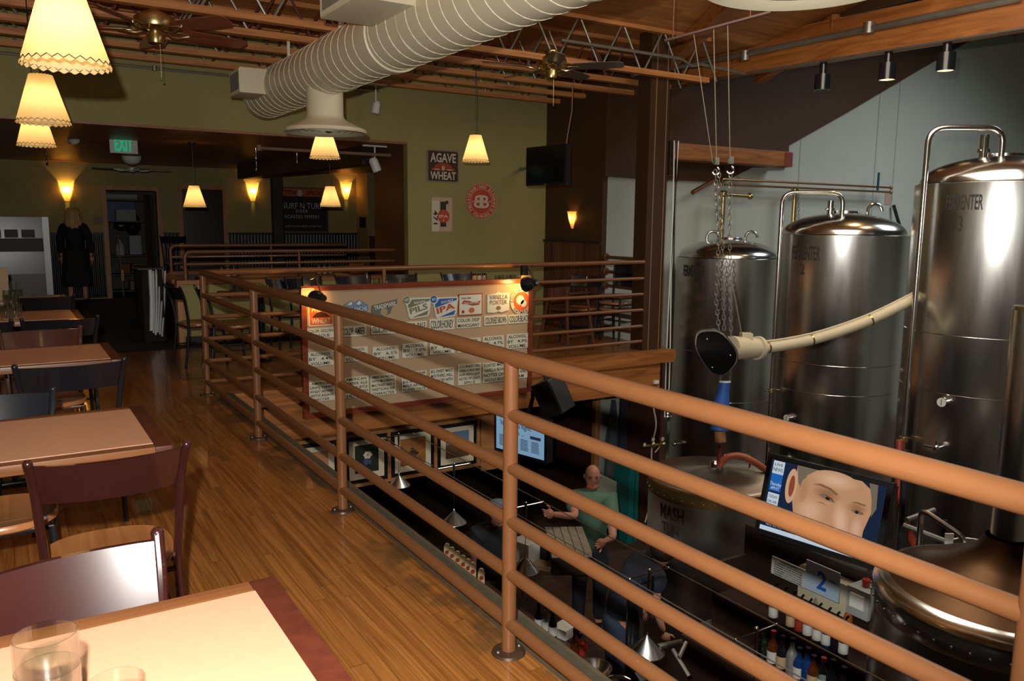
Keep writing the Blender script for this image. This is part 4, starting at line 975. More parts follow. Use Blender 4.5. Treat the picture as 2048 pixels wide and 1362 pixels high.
def card(px, py, wpx, hpx, lines, what, hscale=1.0):
    x, z = bpt(px, py); d = 1.0*CAM.y; k = (onY(px+50, py, BY).x-onY(px-50, py, BY).x)/100; w_ = wpx*k; h_ = hpx*k*.95
    t = thing('beer_card', what, 'card', (x, CY, z), group='hand lettered cards on the beer board')
    MB().bb(x-w_/2, x+w_/2, CY-.004, CY+.0035, z-h_/2, z+h_/2).build('card', CARD, t)
    m = MB(); n = len(lines)
    for i, s in enumerate(lines):
        if not s: continue
        zz = z+h_/2-h_*(i+.5)/n; hh = h_/n*(.66 if n > 1 else .70)
        ww = min(w_*.9, len(s)*hh*.95)
        m.fit(s, (x, CY-.0045, zz), EX, EZ, ww, hh, bold=.4)
    m.build('lettering', INK, t, smooth=0)
names = ['agave wheat', 'avalanche', 'trademark', 'regal pils', 'double ipa', 'chili autumn', 'vanilla porter', 'country style']
colr = [(641, 666, 56, 20, ['COLOR: GOLDEN', 'OPAQUE']), (707, 662, 50, 21, ['COLOR: AMBER']), (767, 658, 50, 19, ['COLOR: DARK AMBER']), (827, 652, 52, 18, ['COLOR: PALE']), (883.5, 648, 50, 22, ['COLOR:HONEY']), (937, 645, 48, 19, ['COLOR: DEEP', 'MAHOGANY']), (991, 640, 46, 17, ['COLOR:RED BROWN']), (1038, 637, 44, 16, ['COLOR:BLACK'])]
for i, (x, y, w_, h_, l) in enumerate(colr): card(x, y, w_, h_, l, 'cream color card under the %s badge' % names[i])
alc = ['4.4%', '5.4%', '6.5%', '7.0%', '9.2%', '5.5%', '4.7%', '4.9%']
for i, (x, y, w_, h_) in enumerate(((641, 717, 52, 29), (710, 708, 50, 28), (771, 706, 52, 27), (829, 700, 50, 27), (884, 694, 50, 26), (938, 690, 46, 25), (986, 686, 42, 26), (1034, 682, 43, 26))):
    card(x, y, w_, h_, ['ALCOHOL', 'BY   '+alc[i], 'VOLUME:'], 'cream alcohol by volume card in the %s column' % names[i])
desc = [['AMERICAN', 'UNFILTERED', 'WHEAT BREWED', 'WITH AGAVE', 'NECTAR'], ['AMERICAN', 'AMBER ALE', 'WITH SUBTLE', 'HOP FINISH', 'BALANCED'], ['AMERICAN PALE ALE', 'WITH MODERATE', 'MALTINESS AND A', 'SWEET FLORAL HOP', 'CHARACTER'], ['GOLDEN PILSNER', 'WITH NOBLE HOP', 'BITE AND CLEAN', 'MALT AROMA', 'PILSNER TASTE'], ['BIG SWEET MALT', 'MOUTHFEEL WELL', 'BALANCED WITH', 'HOPS'], ['COLORADO CHILI', 'GREEN CHILES AND', 'HOPS WITH LIGHT', 'NOTES OF LIGHT', 'SPICE'], ['ROASTED MALT', 'VANILLA BEAN', 'NOTES OF', 'CHOCOLATE BREAD'], ['OATMEAL STOUT', 'DARK ROASTED', 'COFFEE AND', 'CREAM']]
for i, (x, y, w_, h_) in enumerate(((643, 782, 52, 42), (712, 774, 50, 42), (766, 769, 51, 41), (828, 762, 50, 38), (883, 755, 48, 35), (938.5, 748, 46, 38), (987, 744, 44, 36), (1034, 738, 42, 34))):
    card(x, y, w_, h_, desc[i], 'cream description card at bottom of the %s column' % names[i])
def badge(px, py, poly, base, what, name='beer_badge'):
    x, z = bpt(px, py); k = (onY(px+50, py, BY).x-onY(px-50, py, BY).x)/100
    t = thing(name, what, 'sign', (x, CY, z), group='beer badges on the board')
    MB().prism([(x+a_*k, CY+.0035, z+b_*k) for a_, b_ in poly], (0, -.010, 0)).build('plaque', base, t)
    def lay(pts, mat, nm_, d=.0085):
        MB().prism([(x+a_*k, CY-d+.002, z+b_*k) for a_, b_ in pts], (0, -.0025, 0)).build(nm_, mat, t)
    def txt(s, a_, b_, w_, h_, mat, nm_='lettering', rot=0, d=.0112, bold=1):
        c_, s__ = math.cos(R(rot)), math.sin(R(rot)); MB().fit(s, (x+a_*k, CY-d, z+b_*k), Vector((c_, 0, s__)), Vector((-s__, 0, c_)), w_*k, h_*k, bold=bold).build(nm_, mat, t, smooth=0)
    return lay, txt
def rp(w_, h_, r=3): return [(a_, b_) for a_, b_ in rectpoly(-w_/2, w_/2, -h_/2, h_/2, r)]
def circ(r, n=28, cx=0, cy=0, sy=1): return [(cx+r*math.cos(2*PI*i/n), cy+r*sy*math.sin(2*PI*i/n)) for i in range(n)]
PALE = M('pale_badge_print', (.60, .62, .54), .5, var=0); BLUE = M('blue_badge_print', (.03, .10, .36), .5, var=0); GRN = M('sage_badge_print', (.16, .17, .10), .5, var=0); LBL_ = M('dusty_blue_print', (.14, .22, .32), .5, var=0); ORG = M('orange_red_print', (.62, .11, .02), .5, var=0)
lay, txt = badge(641, 629, rp(50, 44), CREAM, 'orange red AGAVE WHEAT badge, first on the beer board'); lay(rp(45, 39), ORG, 'orange_field'); txt('AGAVE', 0, 12, 38, 12, CREAM); txt('WHEAT', 0, -12, 38, 10, CREAM); lay([(-18, -5), (18, -5), (10, 3), (0, 6), (-10, 3)], DKP, 'fan_mark', .0095)
lay, txt = badge(710, 613, [(-26, -8), (-22, 4), (-8, 12), (-2, 7), (8, 13), (20, 6), (26, 2), (26, -7), (22, -12), (-20, -13)], LBL_, 'blue AVALANCHE badge with snowy peaks'); lay([(-16, 4), (-9, 10), (-6, 6), (-9, 3)], PALE, 'snow_cap'); lay([(2, 5), (8, 11), (12, 6), (7, 3)], PALE, 'snow_cap'); lay([(-23, -2), (24, 0), (24, -6), (-23, -8)], BLUE, 'blue_band', .0082); txt('AVALANCHE', 0, -4, 46, 6.5, PALE)
lay, txt = badge(768, 614, [(-26, -8), (-24, 4), (26, 14), (26, 6), (16, 0), (12, -12), (-8, -18), (-22, -14)], M('slate_badge_print', (.12, .14, .13), .5, var=0), 'grey slanted TRADEMARK badge'); txt('TRADEMARK', 1, 3, 44, 8, PALE, rot=10); lay(circ(7, cx=-1, cy=-9), M('tan_badge_print', (.35, .28, .16), .5, var=0), 'hop_mark')
def shield(cx, cy, base, word, sub, wc, what):
    lay, txt = badge(cx, cy, [(-14, 16), (26, 16), (27, 12), (23, -14), (19, -19), (-14, -22), (-18, -19), (-23, 4), (-27, 8), (-29, 13), (-27, 18), (-22, 20), (-17, 18)], PALE, what)
    lay([(-12, 13.5), (24, 13.5), (23, 10), (-19, -2), (-20, 4), (-16, 7)], base, 'colour_field'); lay([(18, -16), (-12, -19.5), (21, -8)], base, 'lower_field')
    lay(circ(6.2, cx=-22, cy=13), base, 'number_disc'); txt('471', -22, 13, 9, 5, PALE); txt(sub, 4, 8.5, 24, 4.2, PALE, rot=8); txt(word, 1, -3.5, 36, 10.5, wc, rot=14)
shield(835, 613, GRN, 'PILS', 'REGAL', GRN, 'green and white 471 REGAL PILS badge'); shield(889, 612, BLUE, 'IPA', 'DOUBLE', M('ipa_red', (.45, .06, .02), .5, var=0), 'blue and white 471 DOUBLE IPA badge')
lay, txt = badge(940, 609, rp(48, 38, 1), REDP, 'white CHILI AUTUMN badge with red ribbon'); lay(rp(44.5, 34.5, 1), PALE, 'white_field'); lay([(-18, 2), (-14, 8), (-4, 7), (6, 4), (20, 6), (17, -1), (4, -2), (-8, 1)], REDP, 'red_ribbon', .0095); txt('CHILI AUTUMN', 1, 3, 30, 3.6, PALE); lay(circ(6, cx=2, cy=-10, sy=.8), M('chili_orange', (.5, .12, .03), .5, var=0), 'chili_mark', .0095); lay(circ(3, cx=-15, cy=-12), REDP, 'leaf_mark', .0095); txt('fresh chile', -9, 12, 18, 3, REDP)
lay, txt = badge(996, 604, [(-22, 13), (-6, 15), (0, 18), (6, 15), (22, 15), (21, -15), (6, -18), (0, -16), (-8, -18), (-22, -17)], PALE, 'cream scroll shaped VANILLA PORTER badge'); TN = M('brown_badge_print', (.22, .13, .07), .5, var=0); txt('VANILLA', 0, 9, 36, 8, TN, bold=0); txt('PORTER', 0, 0, 34, 7.5, TN, bold=0); lay(circ(4.5, cx=0, cy=-10, sy=.8), TN, 'bloom_mark', .0088)
lay, txt = badge(1042, 602, circ(22, 36, sy=1.03), CREAM, 'round cream and red badge at the right end of the board'); lay(circ(16, 30), ORG, 'red_field'); lay(circ(8, cx=-3, cy=2), PALE, 'figure_mark', .0095); lay(circ(6, cx=4, cy=-4), PALE, 'figure_mark', .0095)
x, z = bpt(1042, 602); k = (onY(1092, 602, BY).x-onY(992, 602, BY).x)/100
for s, am, inward in (('COUNTRY STYLE', PI/2, 0), ('OATMEAL', -PI/2, 1)):
    n = len(s); m = MB()
    for i, ch in enumerate(s):
        if ch == ' ': continue
        a_ = am+R(15)*((n-1)/2-i)*(-1 if inward else 1); o = Vector((x+19*k*math.cos(a_), CY-.0075, z+19*k*math.sin(a_)))
        r_ = Vector((math.sin(a_), 0, -math.cos(a_)))*(-1 if inward else 1); u_ = Vector((math.cos(a_), 0, math.sin(a_)))*(-1 if inward else 1); m.text(ch, o, r_, u_, 4.2*k, bold=1)
    m.build('ring_lettering', DKP, [o for o in bpy.data.objects if o.get('label', '').startswith('round cream and red badge')][0], smooth=0)

# clamp lamps at both ends of the board
def clamp_lamp(px, py, hx, hy, label, toward, en):
    b = onY(px, py, BY); h = onY(hx, hy, 6.84); t = thing('clamp_lamp', label, 'clamp lamp', b, group='clamp lamps over the board')
    MB().bb(b.x-.055, b.x+.055, BY-.035, BY+.05, b.z-.02, b.z+.0, bev=.005).box((b.x, BY-.03, b.z-.035), (.12, .012, .05)).build('clamp', M('wooden_clamp', (.40, .22, .09), .5), t)
    MB().bb(b.x-.035, b.x+.035, BY-.02, BY+.03, b.z+.0, b.z+.10, bev=.01).build('clamp_knob', BLACK, t)
    MB().tube(rounded([(b.x, BY, b.z+.06), (b.x+.10*(1 if hx > px else -1), BY-.04, b.z+.10), (h.x, 6.95, h.z+.16), (h.x, h.y, h.z+.05)], .1), .007, 8).build('goose_neck', CHROME, t)
    dirv = (Vector(toward)-h).normalized(); Mx = dirv.to_track_quat('Z', 'Y').to_matrix().to_4x4()
    MB().lathe([(.0, -.055), (.028, -.055), (.036, -.03), (.034, -.01), (.052, .02), (.072, .06), (.078, .105), (.074, .105), (.068, .06), (.03, .0), (0, -.01)], h, 28, M4=Mx).build('lamp_head', BLKMET, t)
    MB().ball(h+dirv*.05, .024).build('bulb', glow('clamp_bulb_glow', (1, .66, .26), 9), t)
    l = lamp('clamp_lamp_light', 'SPOT', (h+dirv*.085)-b, en, (1, .55, .16), .02, spot_size=R(135), spot_blend=.7); l.parent = t; l.rotation_euler = dirv.to_track_quat('-Z', 'Y').to_euler()
clamp_lamp(613, 575, 642, 597, 'black clamp lamp at the left end of the beer board', onY(615, 600, BY), 5)
clamp_lamp(1049, 550, 1066, 566, 'black clamp lamp at the right end of the beer board', onY(1025, 575, BY), 9)

# ------------------------------------------------------------------ framed pictures on the header below the platform
PYY = 7.42
HDR = wood('honey_header_panel', (.30, .12, .04), (.42, .19, .07), along='X', rough=.45, grain=9)
hd0, hd1 = 1.56, onY(957, 880, PYY).x
zt_, zb_ = onY(780, 862, PYY).z, onY(780, 955, PYY).z
hp = thing('picture_header', 'honey timber header panel holding four framed pictures', 'panel', ((hd0+hd1)/2, PYY, zt_))
MB().bb(hd0, hd1+.02, PYY, PYY+.04, zb_, zt_).build('panel', M('header_back', (.33, .17, .08), .6), hp)
MB().bb(hd0, hd1+.02, PYY-.05, PYY, zt_, zt_+.035).bb(hd0, hd1+.02, PYY-.04, PYY, zb_-.03, zb_).build('trim_rail', HDR, hp)
MB().bb(hd0, hd1+.36, PYY, PYY+.05, zt_+.035, -.32).build('upper_board', BEAMW, hp)
for px in (776, 869, 954): x = onY(px, 880, PYY).x; MB().bb(x-.018, x+.018, PYY-.03, PYY, zb_, zt_).build('divider', HDR, hp)
MB().bb(hd1+.02, hd1+.36, PYY-.02, PYY+.04, zb_-.1, zt_+.03).build('end_panel', HDR, hp)
MATW = M('picture_mat_cream', (.66, .58, .42), .7, var=0)
for i, (a_, b_) in enumerate(((610, 673), (689, 772), (781, 865), (873, 950))):
    x0, x1 = onY(a_, 900, PYY).x, onY(b_, 900, PYY).x; z1, z0_ = zt_-.012, zb_+.008
    if i == 0: x0 = x1-.43
    t = thing('framed_picture', ['framed landscape picture, leftmost under the beer board', 'framed white flower photograph under the beer board', 'framed autumn moose photograph under the beer board', 'framed blue sky landscape, rightmost under the beer board'][i], 'picture', ((x0+x1)/2, PYY, z0_), group='framed pictures')
    MB().bb(x0, x1, PYY-.028, PYY-.001, z0_, z1, bev=.003).build('frame', BLACK, t)
    MB().bb(x0+.035, x1-.035, PYY-.031, PYY-.028, z0_+.035, z1-.035).build('picture_mount', MATW, t)
    xa, xb, za, zb2 = x0+.095, x1-.095, z0_+.10, z1-.085; Yp = PYY-.033
    MB().bb(xa, xb, Yp, Yp+.002, za, zb2).build('photograph', [M('photo_dusk', (.45, .22, .10), .5, var=.3), M('photo_dark_green', (.015, .022, .012), .5, var=.8, scale=12), M('photo_autumn', (.30, .12, .03), .5, var=.8, scale=20), M('photo_brown_land', (.12, .06, .03), .5, var=.5, scale=9)][i], t)
    xm = (xa+xb)/2; zm = (za+zb2)/2
    if i == 0: MB().prism([(xa, Yp-.001, za), (xb, Yp-.001, za), (xb, Yp-.001, za+.10), (xa+.08, Yp-.001, za+.05), (xa, Yp-.001, za+.09)], (0, -.001, 0)).build('dark_hills', INK, t)
    if i == 1:
        m = MB()
        for q_ in range(6): m.prism([(xm+.01+.03*math.cos(q_)+.02*math.cos(a2*PI/4), Yp-.001-q_*.0002, zm+.035+.025*math.sin(q_)+.016*math.sin(a2*PI/4)) for a2 in range(8)], (0, -.0004, 0))
        m.build('white_petals', CREAM, t); MB().ball((xm-.01, Yp, zm-.03), .03, (.8, .05, 1.3)).ball((xm+.03, Yp, zm-.04), .02, (.8, .05, 1.3)).build('blue_petals', M('photo_blue', (.06, .08, .2), .5), t)
        MB().ball((xm+.012, Yp-.003, zm+.035), .008, (1, .3, 1)).build('flower_centre', M('photo_yellow', (.6, .4, .05), .5), t)
    if i == 2:
        m = MB().ball((xm-.0, Yp, zm-.01), .04, (1.1, .05, .7)).ball((xm+.04, Yp, zm-.025), .02, (1.2, .05, .8)).ball((xm-.01, Yp, zm+.03), .03, (.8, .05, .3))
        for q_ in (-.03, -.012, .012, .03): m.bb(xm+q_-.004, xm+q_+.004, Yp-.002, Yp, za+.012, zm-.01)
        m.build('animal_shape', M('photo_dark_brown', (.05, .025, .015), .5), t)
    if i == 3: MB().bb(xa, xb, Yp-.002, Yp, zm+.01, zb2).build('blue_sky', M('photo_sky', (.12, .20, .36), .5), t)

# lit television below the platform and hanging loudspeaker
c0, c1, c2 = onD(978, 822, 8.1), onD(1106, 852, 7.6), onD(984, 888, 8.1)
t, q, u, v, nr = tv('television', 'lit television showing a page of print below the platform', (c0+c1)/2-EZ*.18, (c1-c0), (0, -.12, 1), .66, .42, .10, .03, glow('screen_pale_blue', (.30, .52, .75), .55))
NVY = glow('screen_text_navy', (.04, .06, .12), .4)
MB().text("'It's not a fight'", q(-.05, .10, .003), u, v, .05).build('screen_caption', NVY, t, smooth=0); MB().text('to keep ...', q(-.07, .03, .003), u, v, .045).build('screen_caption', NVY, t, smooth=0)
m = MB().use(NVY)
for i in range(4):
    for j in range(9): m.prism([q(-.26+i*.135, -.03-j*.013, .003), q(-.15+i*.135-random.random()*.03, -.03-j*.013, .003), q(-.15+i*.135-.02, -.024-j*.013, .003), q(-.26+i*.135, -.024-j*.013, .003)], nr*.0005)
m.prism([q(.13, .0, .003), q(.26, .0, .003), q(.26, .03, .003), q(.13, .03, .003)], nr*.0005)
m.build('screen_print', None, t, smooth=0)
MB().tube([q(0, .1, -.1), q(0, .35, -.2), q(0, .42, -.2)], .02).build('ceiling_arm', BLACK, t)
p = onD(1106, 792, 7.9); sp = thing('loudspeaker', 'black loudspeaker tilted under the platform edge beam', 'speaker', p)
Rm = Euler((R(-24), R(-8), R(24)))
MB().box(p, (.27, .22, .36), rot=Rm, bev=.02).build('cabinet', BLACK, sp)
MB().box(p+Rm.to_matrix() @ Vector((0, -.112, -.01)), (.24, .012, .32), rot=Rm, bev=.004).build('grille', M('speaker_cloth', (.02, .022, .024), .8, var=.3, scale=90), sp)
MB().tube([p+Vector((0, .08, .1)), p+Vector((0, .2, .22))], .02).build('wall_bracket', BLKMET, sp)

# ------------------------------------------------------------------ brewery: three fermenters
def hit_cyl(px, py, c, r):
    d = ray(px, py); ox, oy = CAM.x-c[0], CAM.y-c[1]
    A = d.x**2+d.y**2; B = 2*(ox*d.x+oy*d.y); C = ox*ox+oy*oy-r*r
    D_ = max(B*B-4*A*C, 0); t_ = (-B-math.sqrt(D_))/(2*A); p = CAM+d*t_
    return math.atan2(p.y-c[1], p.x-c[0]), p.z
def cyltext(m, s, c, r, ang, z, w_, h_, bold=1):
    me = text_mesh(s, bold); xs = [v_.co.x for v_ in me.vertices]; x0, x1 = min(xs), max(xs); rr = r+.0015
    vs = []
    for v_ in me.vertices:
        a_ = ang+((v_.co.x-x0)/(x1-x0)-.5)*w_/r; q = rr+(.0015 if v_.co.z > 0 else 0)
        vs.append(m.b.verts.new((c[0]+q*math.cos(a_), c[1]+q*math.sin(a_), z+(v_.co.y-.35)/.72*h_)))
    for p in me.polygons: m._f([vs[i] for i in p.vertices])
def fermenter(c, zt_, label, txt, seams, zb=-1.75, r=.69):
    t = thing('fermenter_tank', label, 'tank', (c[0], c[1], LOW), group='stainless fermenter tanks')
    MB().lathe([(r, zb), (r, zt_), (r-.015, zt_+.004), (r*.955, zt_)], (*c, 0), 96).build('tank_shell', STEEL, t)
    R1 = r*.955; dome = [(R1*math.cos(a_), zt_+.01+.235*math.sin(a_)**1.0) for a_ in [PI/2*i/12 for i in range(12)]]+[(0.001, zt_+.245)]
    MB().lathe(dome, (*c, 0), 72).build('domed_top', STEELH, t)
    MB().lathe([(r, zb), (r*.9, zb-.06), (.12, zb-.5), (.1, zb-.6), (0, zb-.6)], (*c, 0), 64).build('cone_bottom', steel('dark_steel', (.25, .25, .25), .4), t)
    for k in range(4):
        a_ = PI/4+k*PI/2; MB().cyl((c[0]+r*.82*math.cos(a_), c[1]+r*.82*math.sin(a_), LOW), (c[0]+r*.82*math.cos(a_), c[1]+r*.82*math.sin(a_), zb+.05), .04, n=14).build('leg', STEELH, t)
    for z in seams: MB().lathe([(r+.0005, -.004), (r+.0025, 0), (r+.0005, .004)], (*c, z), 96).build('weld_seam', STEELH, t)
    m = MB()
    for s, px, py, wpx, hpx in txt:
        a_, z = hit_cyl(px, py, c, r); a2, _ = hit_cyl(px+wpx/2, py, c, r); a1, _ = hit_cyl(px-wpx/2, py, c, r); d_ = (Vector((c[0]+r*math.cos(a_), c[1]+r*math.sin(a_), z))-CAM).length
        cyltext(m, s, c, r, a_, z, abs((a2-a1+PI) % (2*PI)-PI)*r, hpx*d_/FPX)
    m.build('lettering', INK, t, smooth=0)
    return t
F1, F2, F3 = (8.37, 7.80), (8.05, 5.80), (7.36, 3.75)
f1 = fermenter(F1, 1.08, 'rearmost and shortest fermenter tank, beside the brown column', [('FERMENTER', 1386, 542, 42, 22), ('1', 1400, 573, 6, 20)], (-.15, -.80))
f2 = fermenter(F2, 1.42, 'middle fermenter tank lettered FERMENTER 2', [('FERMENTER', 1610, 506, 54, 26), ('2', 1605, 538, 9, 20)], (.02, -.30))
f3 = fermenter(F3, 1.885, 'tallest nearest fermenter tank lettered FERMENTER 3 at right edge', [('FERMENTER', 1927, 404, 74, 26), ('3', 1921, 447, 9, 26)], (.62, .12))
def topfit(t, c, zt_, nk, hd):
    """neck with clamps and lifting loops on the dome"""
    for (px, py, h_) in nk:
        p = Vector((c[0], c[1], 0))-rt*py
        MB().cyl((p.x, p.y, zt_+.2), (p.x, p.y, zt_+.24+h_), .035, n=18).cyl((p.x, p.y, zt_+.27), (p.x, p.y, zt_+.30), .05, n=18).cyl((p.x-.08, p.y, zt_+.285), (p.x+.08, p.y, zt_+.285), .009, n=8).build('top_neck', CHROME, t)
    for (dx, dy) in hd:
        MB().tube(arc((c[0]+dx, c[1]+dy, zt_+.27), .08, 0, PI, 10, rt, EZ)[::1]+[Vector((c[0]+dx, c[1]+dy, zt_+.15))-rt*.08], .018, 10).build('lifting_loop', STEELH, t)
    MB().lathe([(.0, .03), (.17, .025), (.18, .0), (.18, -.04)], (c[0]+.12, c[1]+.1, zt_+.245), 28).build('manway', STEELH, t)
topfit(f1, F1, 1.08, [], [(-.16, .14), (.33, -.1)])
topfit(f2, F2, 1.42, [(0, .16, .14)], [(.38, -.12)])
topfit(f3, F3, 1.885, [(0, .20, .18)], [])
def cip(c, zt_, r, px, label, pxr, ybot, yr):
    """wash pipe that rises beside a tank, loops over and drops on the dome"""
    dl = math.hypot(c[0], c[1]); a_, _ = hit_cyl(px+14, 600, c, r)
    e = Vector((c[0]+(r+.05)*math.cos(a_), c[1]+(r+.05)*math.sin(a_), 0))
    g = ray(px, 600); k = (e.x*g.x+e.y*g.y)/(g.x**2+g.y**2); e = Vector((g.x*k, g.y*k, 0))
    rr = ray(pxr, 400); e2 = Vector((c[0]-.18, c[1]-.12, 0)); k2 = (e2.x*rr.x+e2.y*rr.y)/(rr.x**2+rr.y**2); e2 = Vector((rr.x*k2, rr.y*k2, 0))
    t = thing('wash_pipe', label, 'pipe', (e.x, e.y, zt_), group='wash pipes on the fermenters')
    MB().tube(rounded([(e.x, e.y, -1.6), (e.x, e.y, zt_+.46), (e2.x, e2.y, zt_+.46), (e2.x, e2.y, zt_+.16)], .14, 7), .024, 14).build('steel_pipe', STEELH, t)
    for z in (-.35, ): MB().cyl((e.x, e.y, z-.02), (e.x, e.y, z+.02), .04, n=16).cyl((e.x-.09, e.y, z), (e.x+.09, e.y, z), .008, n=8).build('clamp', BRASS, t)
    MB().cyl((e2.x, e2.y, zt_+.16), (e2.x, e2.y, zt_+.22), .042, n=16).cyl((e2.x-.07, e2.y, zt_+.2), (e2.x+.07, e2.y, zt_+.2), .009, n=8).build('dome_union', CHROME, t)
cip(F2, 1.42, .69, 1553, 'steel wash pipe looping over the middle fermenter', 1686, 850, 430)
cip(F3, 1.885, .69, 1830, 'steel wash pipe looping over the tallest fermenter', 1994, 870, 320)
# gauges and sample taps
def gauge(px, py, c, r, label, s=.045):
    a_, z = hit_cyl(px, py, c, r); n_ = Vector((math.cos(a_), math.sin(a_), 0)); p = Vector((c[0], c[1], z))+n_*r
    t = thing('dial_thermometer', label, 'thermometer', p, group='dial thermometers')
    MB().cyl(p, p+n_*.06, s, n=22).build('dial_case', CHROME, t); MB().cyl(p+n_*.06, p+n_*.062, s*.86, n=22).build('dial_face', PALE, t)
    u_ = EZ.cross(n_); MB().box(p+n_*.0635, (.004, .004, s*1.1), rot=(0, 0, 0)).build('needle', INK, t)
gauge(1580, 835, F2, .69, 'white dial thermometer low on the middle fermenter')
gauge(1890, 803, F3, .69, 'white dial thermometer low on the tallest fermenter')
def sampler(px, py, c, r, label):
    a_, z = hit_cyl(px, py, c, r); n_ = Vector((math.cos(a_), math.sin(a_), 0)); p = Vector((c[0], c[1], z))+n_*r; u_ = EZ.cross(n_)
    t = thing('sample_valve', label, 'valve', p, group='sample valves')
    MB().cyl(p, p+n_*.12, .016, n=12).cyl(p+n_*.09-u_*.10, p+n_*.09+u_*.03, .012, n=10).ball(p+n_*.09, .028, n=12).cyl(p+n_*.09, p+n_*.09+EZ*.06, .009, n=8).build('valve_body', CHROME, t)
sampler(1360, 887, F1, .69, 'chrome sample valve on the rearmost fermenter'); sampler(1883, 893, F3, .69, 'chrome sample valve on the tallest fermenter'); sampler(1570, 918, F2, .69, 'chrome sample valve on the middle fermenter, above the screen')

# wall pipework
Yp = 8.42
a, b, c_ = onY(1443, 380, Yp), onY(1445, 368, Yp), onY(1783, 362, Yp)
t = thing('copper_pipe_run', 'two thin copper pipes along the grey wall above the tanks', 'pipe', (a.x, Yp, a.z))
za, zb_ = onY(1600, 366, Yp).z, onY(1600, 376, Yp).z
MB().tube(rounded([(a.x, Yp, za-.10), (a.x, Yp, za), (c_.x, Yp, za)], .05), .016, 10).build('upper_pipe', COPPER, t)
MB().tube([(a.x+.06, Yp, zb_-.0), (c_.x, Yp, zb_)], .016, 10).build('lower_pipe', COPPER, t)
for z in (za, zb_): MB().ball((c_.x, Yp, z), .032, n=12).build('end_cap', COPPER, t)
for x, y0, y1 in ((1447, 384, 485), (1590, 378, 458)):
    p = onY(x, y0, Yp-.06); q_ = onY(x, y1, Yp-.06); MB().cyl((p.x, Yp-.06, p.z), (p.x, Yp-.06, q_.z-1.5), .034, n=16).lathe([(.034, -.07), (.055, -.05), (.06, .0), (.04, .02), (0, .02)], (p.x, Yp-.06, p.z), 20).build('standpipe', BRASS, t)
p = onY(1450, 385, Yp-.06); q_ = onY(1500, 385, Yp-.06); MB().cyl((p.x, Yp-.06, p.z-.03), (q_.x, Yp-.06, p.z-.04), .028, n=14).ball((q_.x, Yp-.06, p.z-.04), .05, n=14).build('side_stub', BRASS, t)
p = onY(1757, 345, Yp-.02); q_ = onY(1757, 381, Yp-.02); tag(MB().bb(p.x-.022, p.x+.022, Yp-.035, Yp-.02, q_.z, p.z).build('blue_tape_strap', M('teal_strap', (.01, .06, .10), .5)), 'dark blue strap holding the copper pipes to the wall', 'strap')
p = onY(1777, 398, YG-.01); tag(MB().prism([(p.x-.095, YG-.002, p.z+.10), (p.x-.10, YG-.002, p.z-.10), (p.x+.08, YG-.002, p.z-.10), (p.x+.10, YG-.002, p.z-.05), (p.x+.10, YG-.002, p.z+.10)], (0, -.006, 0)).build('pink_notice', M('faded_pink_paper', (.40, .27, .22), .8)), 'faded pink square notice on the grey wall', 'notice')
pts = [onY(1787, 410, YG-.06), onY(1800, 455, 8.5), onY(1818, 495, 8.4), onY(1840, 520, 8.35)]; tag(MB().tube(rounded(pts, .2), .028, 10).build('black_hose', BLACK), 'black hose curving from the pink notice behind the tank', 'hose')
p, q_ = onY(1385, 385, 8.3), onY(1428, 360, 8.52); tag(MB().cyl(p, q_, .03, n=12).build('copper_stub', COPPER), 'short copper pipe stub poking out under the wall beam', 'pipe')
def chain(name, label, pts, r=.012, step=.035, mat=GALV, grp=None):
    t_ = MB(); pts = [Vector(p) for p in pts]; k = 0
    for a_, b_ in zip(pts, pts[1:]):
        n = max(1, int((b_-a_).length/step)); d_ = (b_-a_)/n; dn = d_.normalized(); s1 = dn.orthogonal().normalized(); s2 = dn.cross(s1)
        for i in range(n):
            o_ = a_+d_*(i+.5); sd = s1 if k % 2 else s2; k += 1
            t_.tube([o_+dn*(step*.68)*math.cos(j*PI/3)+sd*r*math.sin(j*PI/3) for j in range(6)], r*.28, 4, closed=True)
    return tag(t_.build(name, mat), label, 'chain', grp)
chain('chain', 'chain hanging beside the right brass standpipe', [onY(1597, 385, 8.3), onY(1597, 450, 8.3)], .018, .05)
# hoist cables, blocks and chains
hz = 6.6
def PD(x, y, d=hz): return onD(x, y, d)
A_, B_, C_ = PD(1428, 322), PD(1433, 322), PD(1460, 320)
for p0, p1, lb in (((1387, 66), (1425, 325), 'leftmost hoist wire slanting down from the red track pipes'), ((1427, 55), (1433, 322), 'middle hoist wire hanging straight from the roof'), ((1455, 48), (1460, 320), 'right hoist wire hanging from the roof')):
    tag(MB().cyl(PD(*p0), PD(*p1), .0042, n=6).build('hoist_wire', M('dull_wire', (.16, .12, .08), .6)), lb, 'cable')
for (x, y), lb in (((1432, 330), 'tangled hoist hook block at the middle wire'), ((1461, 328), 'right hoist hook below its wire')):
    o_ = PD(x, y); t = thing('hoist_hook', lb, 'hook', o_); MB().box(o_+EZ*.03, (.05, .03, .06), bev=.008).build('block', GALV, t); MB().tube(arc(o_-EZ*.05, .03, -PI*.9, PI*.4, 10, RT, UP), .009, 8).build('hook', CHROME, t)
chain('chain', 'left hoist chain hanging down in front of the rear tank', [PD(1430, 340), PD(1438, 470), PD(1432, 600), PD(1438, 660)], .015, .04)
chain('chain', 'second hoist chain beside the left one', [PD(1438, 345), PD(1445, 480), PD(1448, 660)], .013, .04)
chain('chain', 'right hoist chain down to the grain chute head', [PD(1461, 345), PD(1459, 470), PD(1462, 672)], .013, .04)
tag(MB().cyl(PD(1463, 560), PD(1484, 672), .005, n=6).build('hoist_wire', GALV), 'slack wire running down to the chute motor box', 'cable')
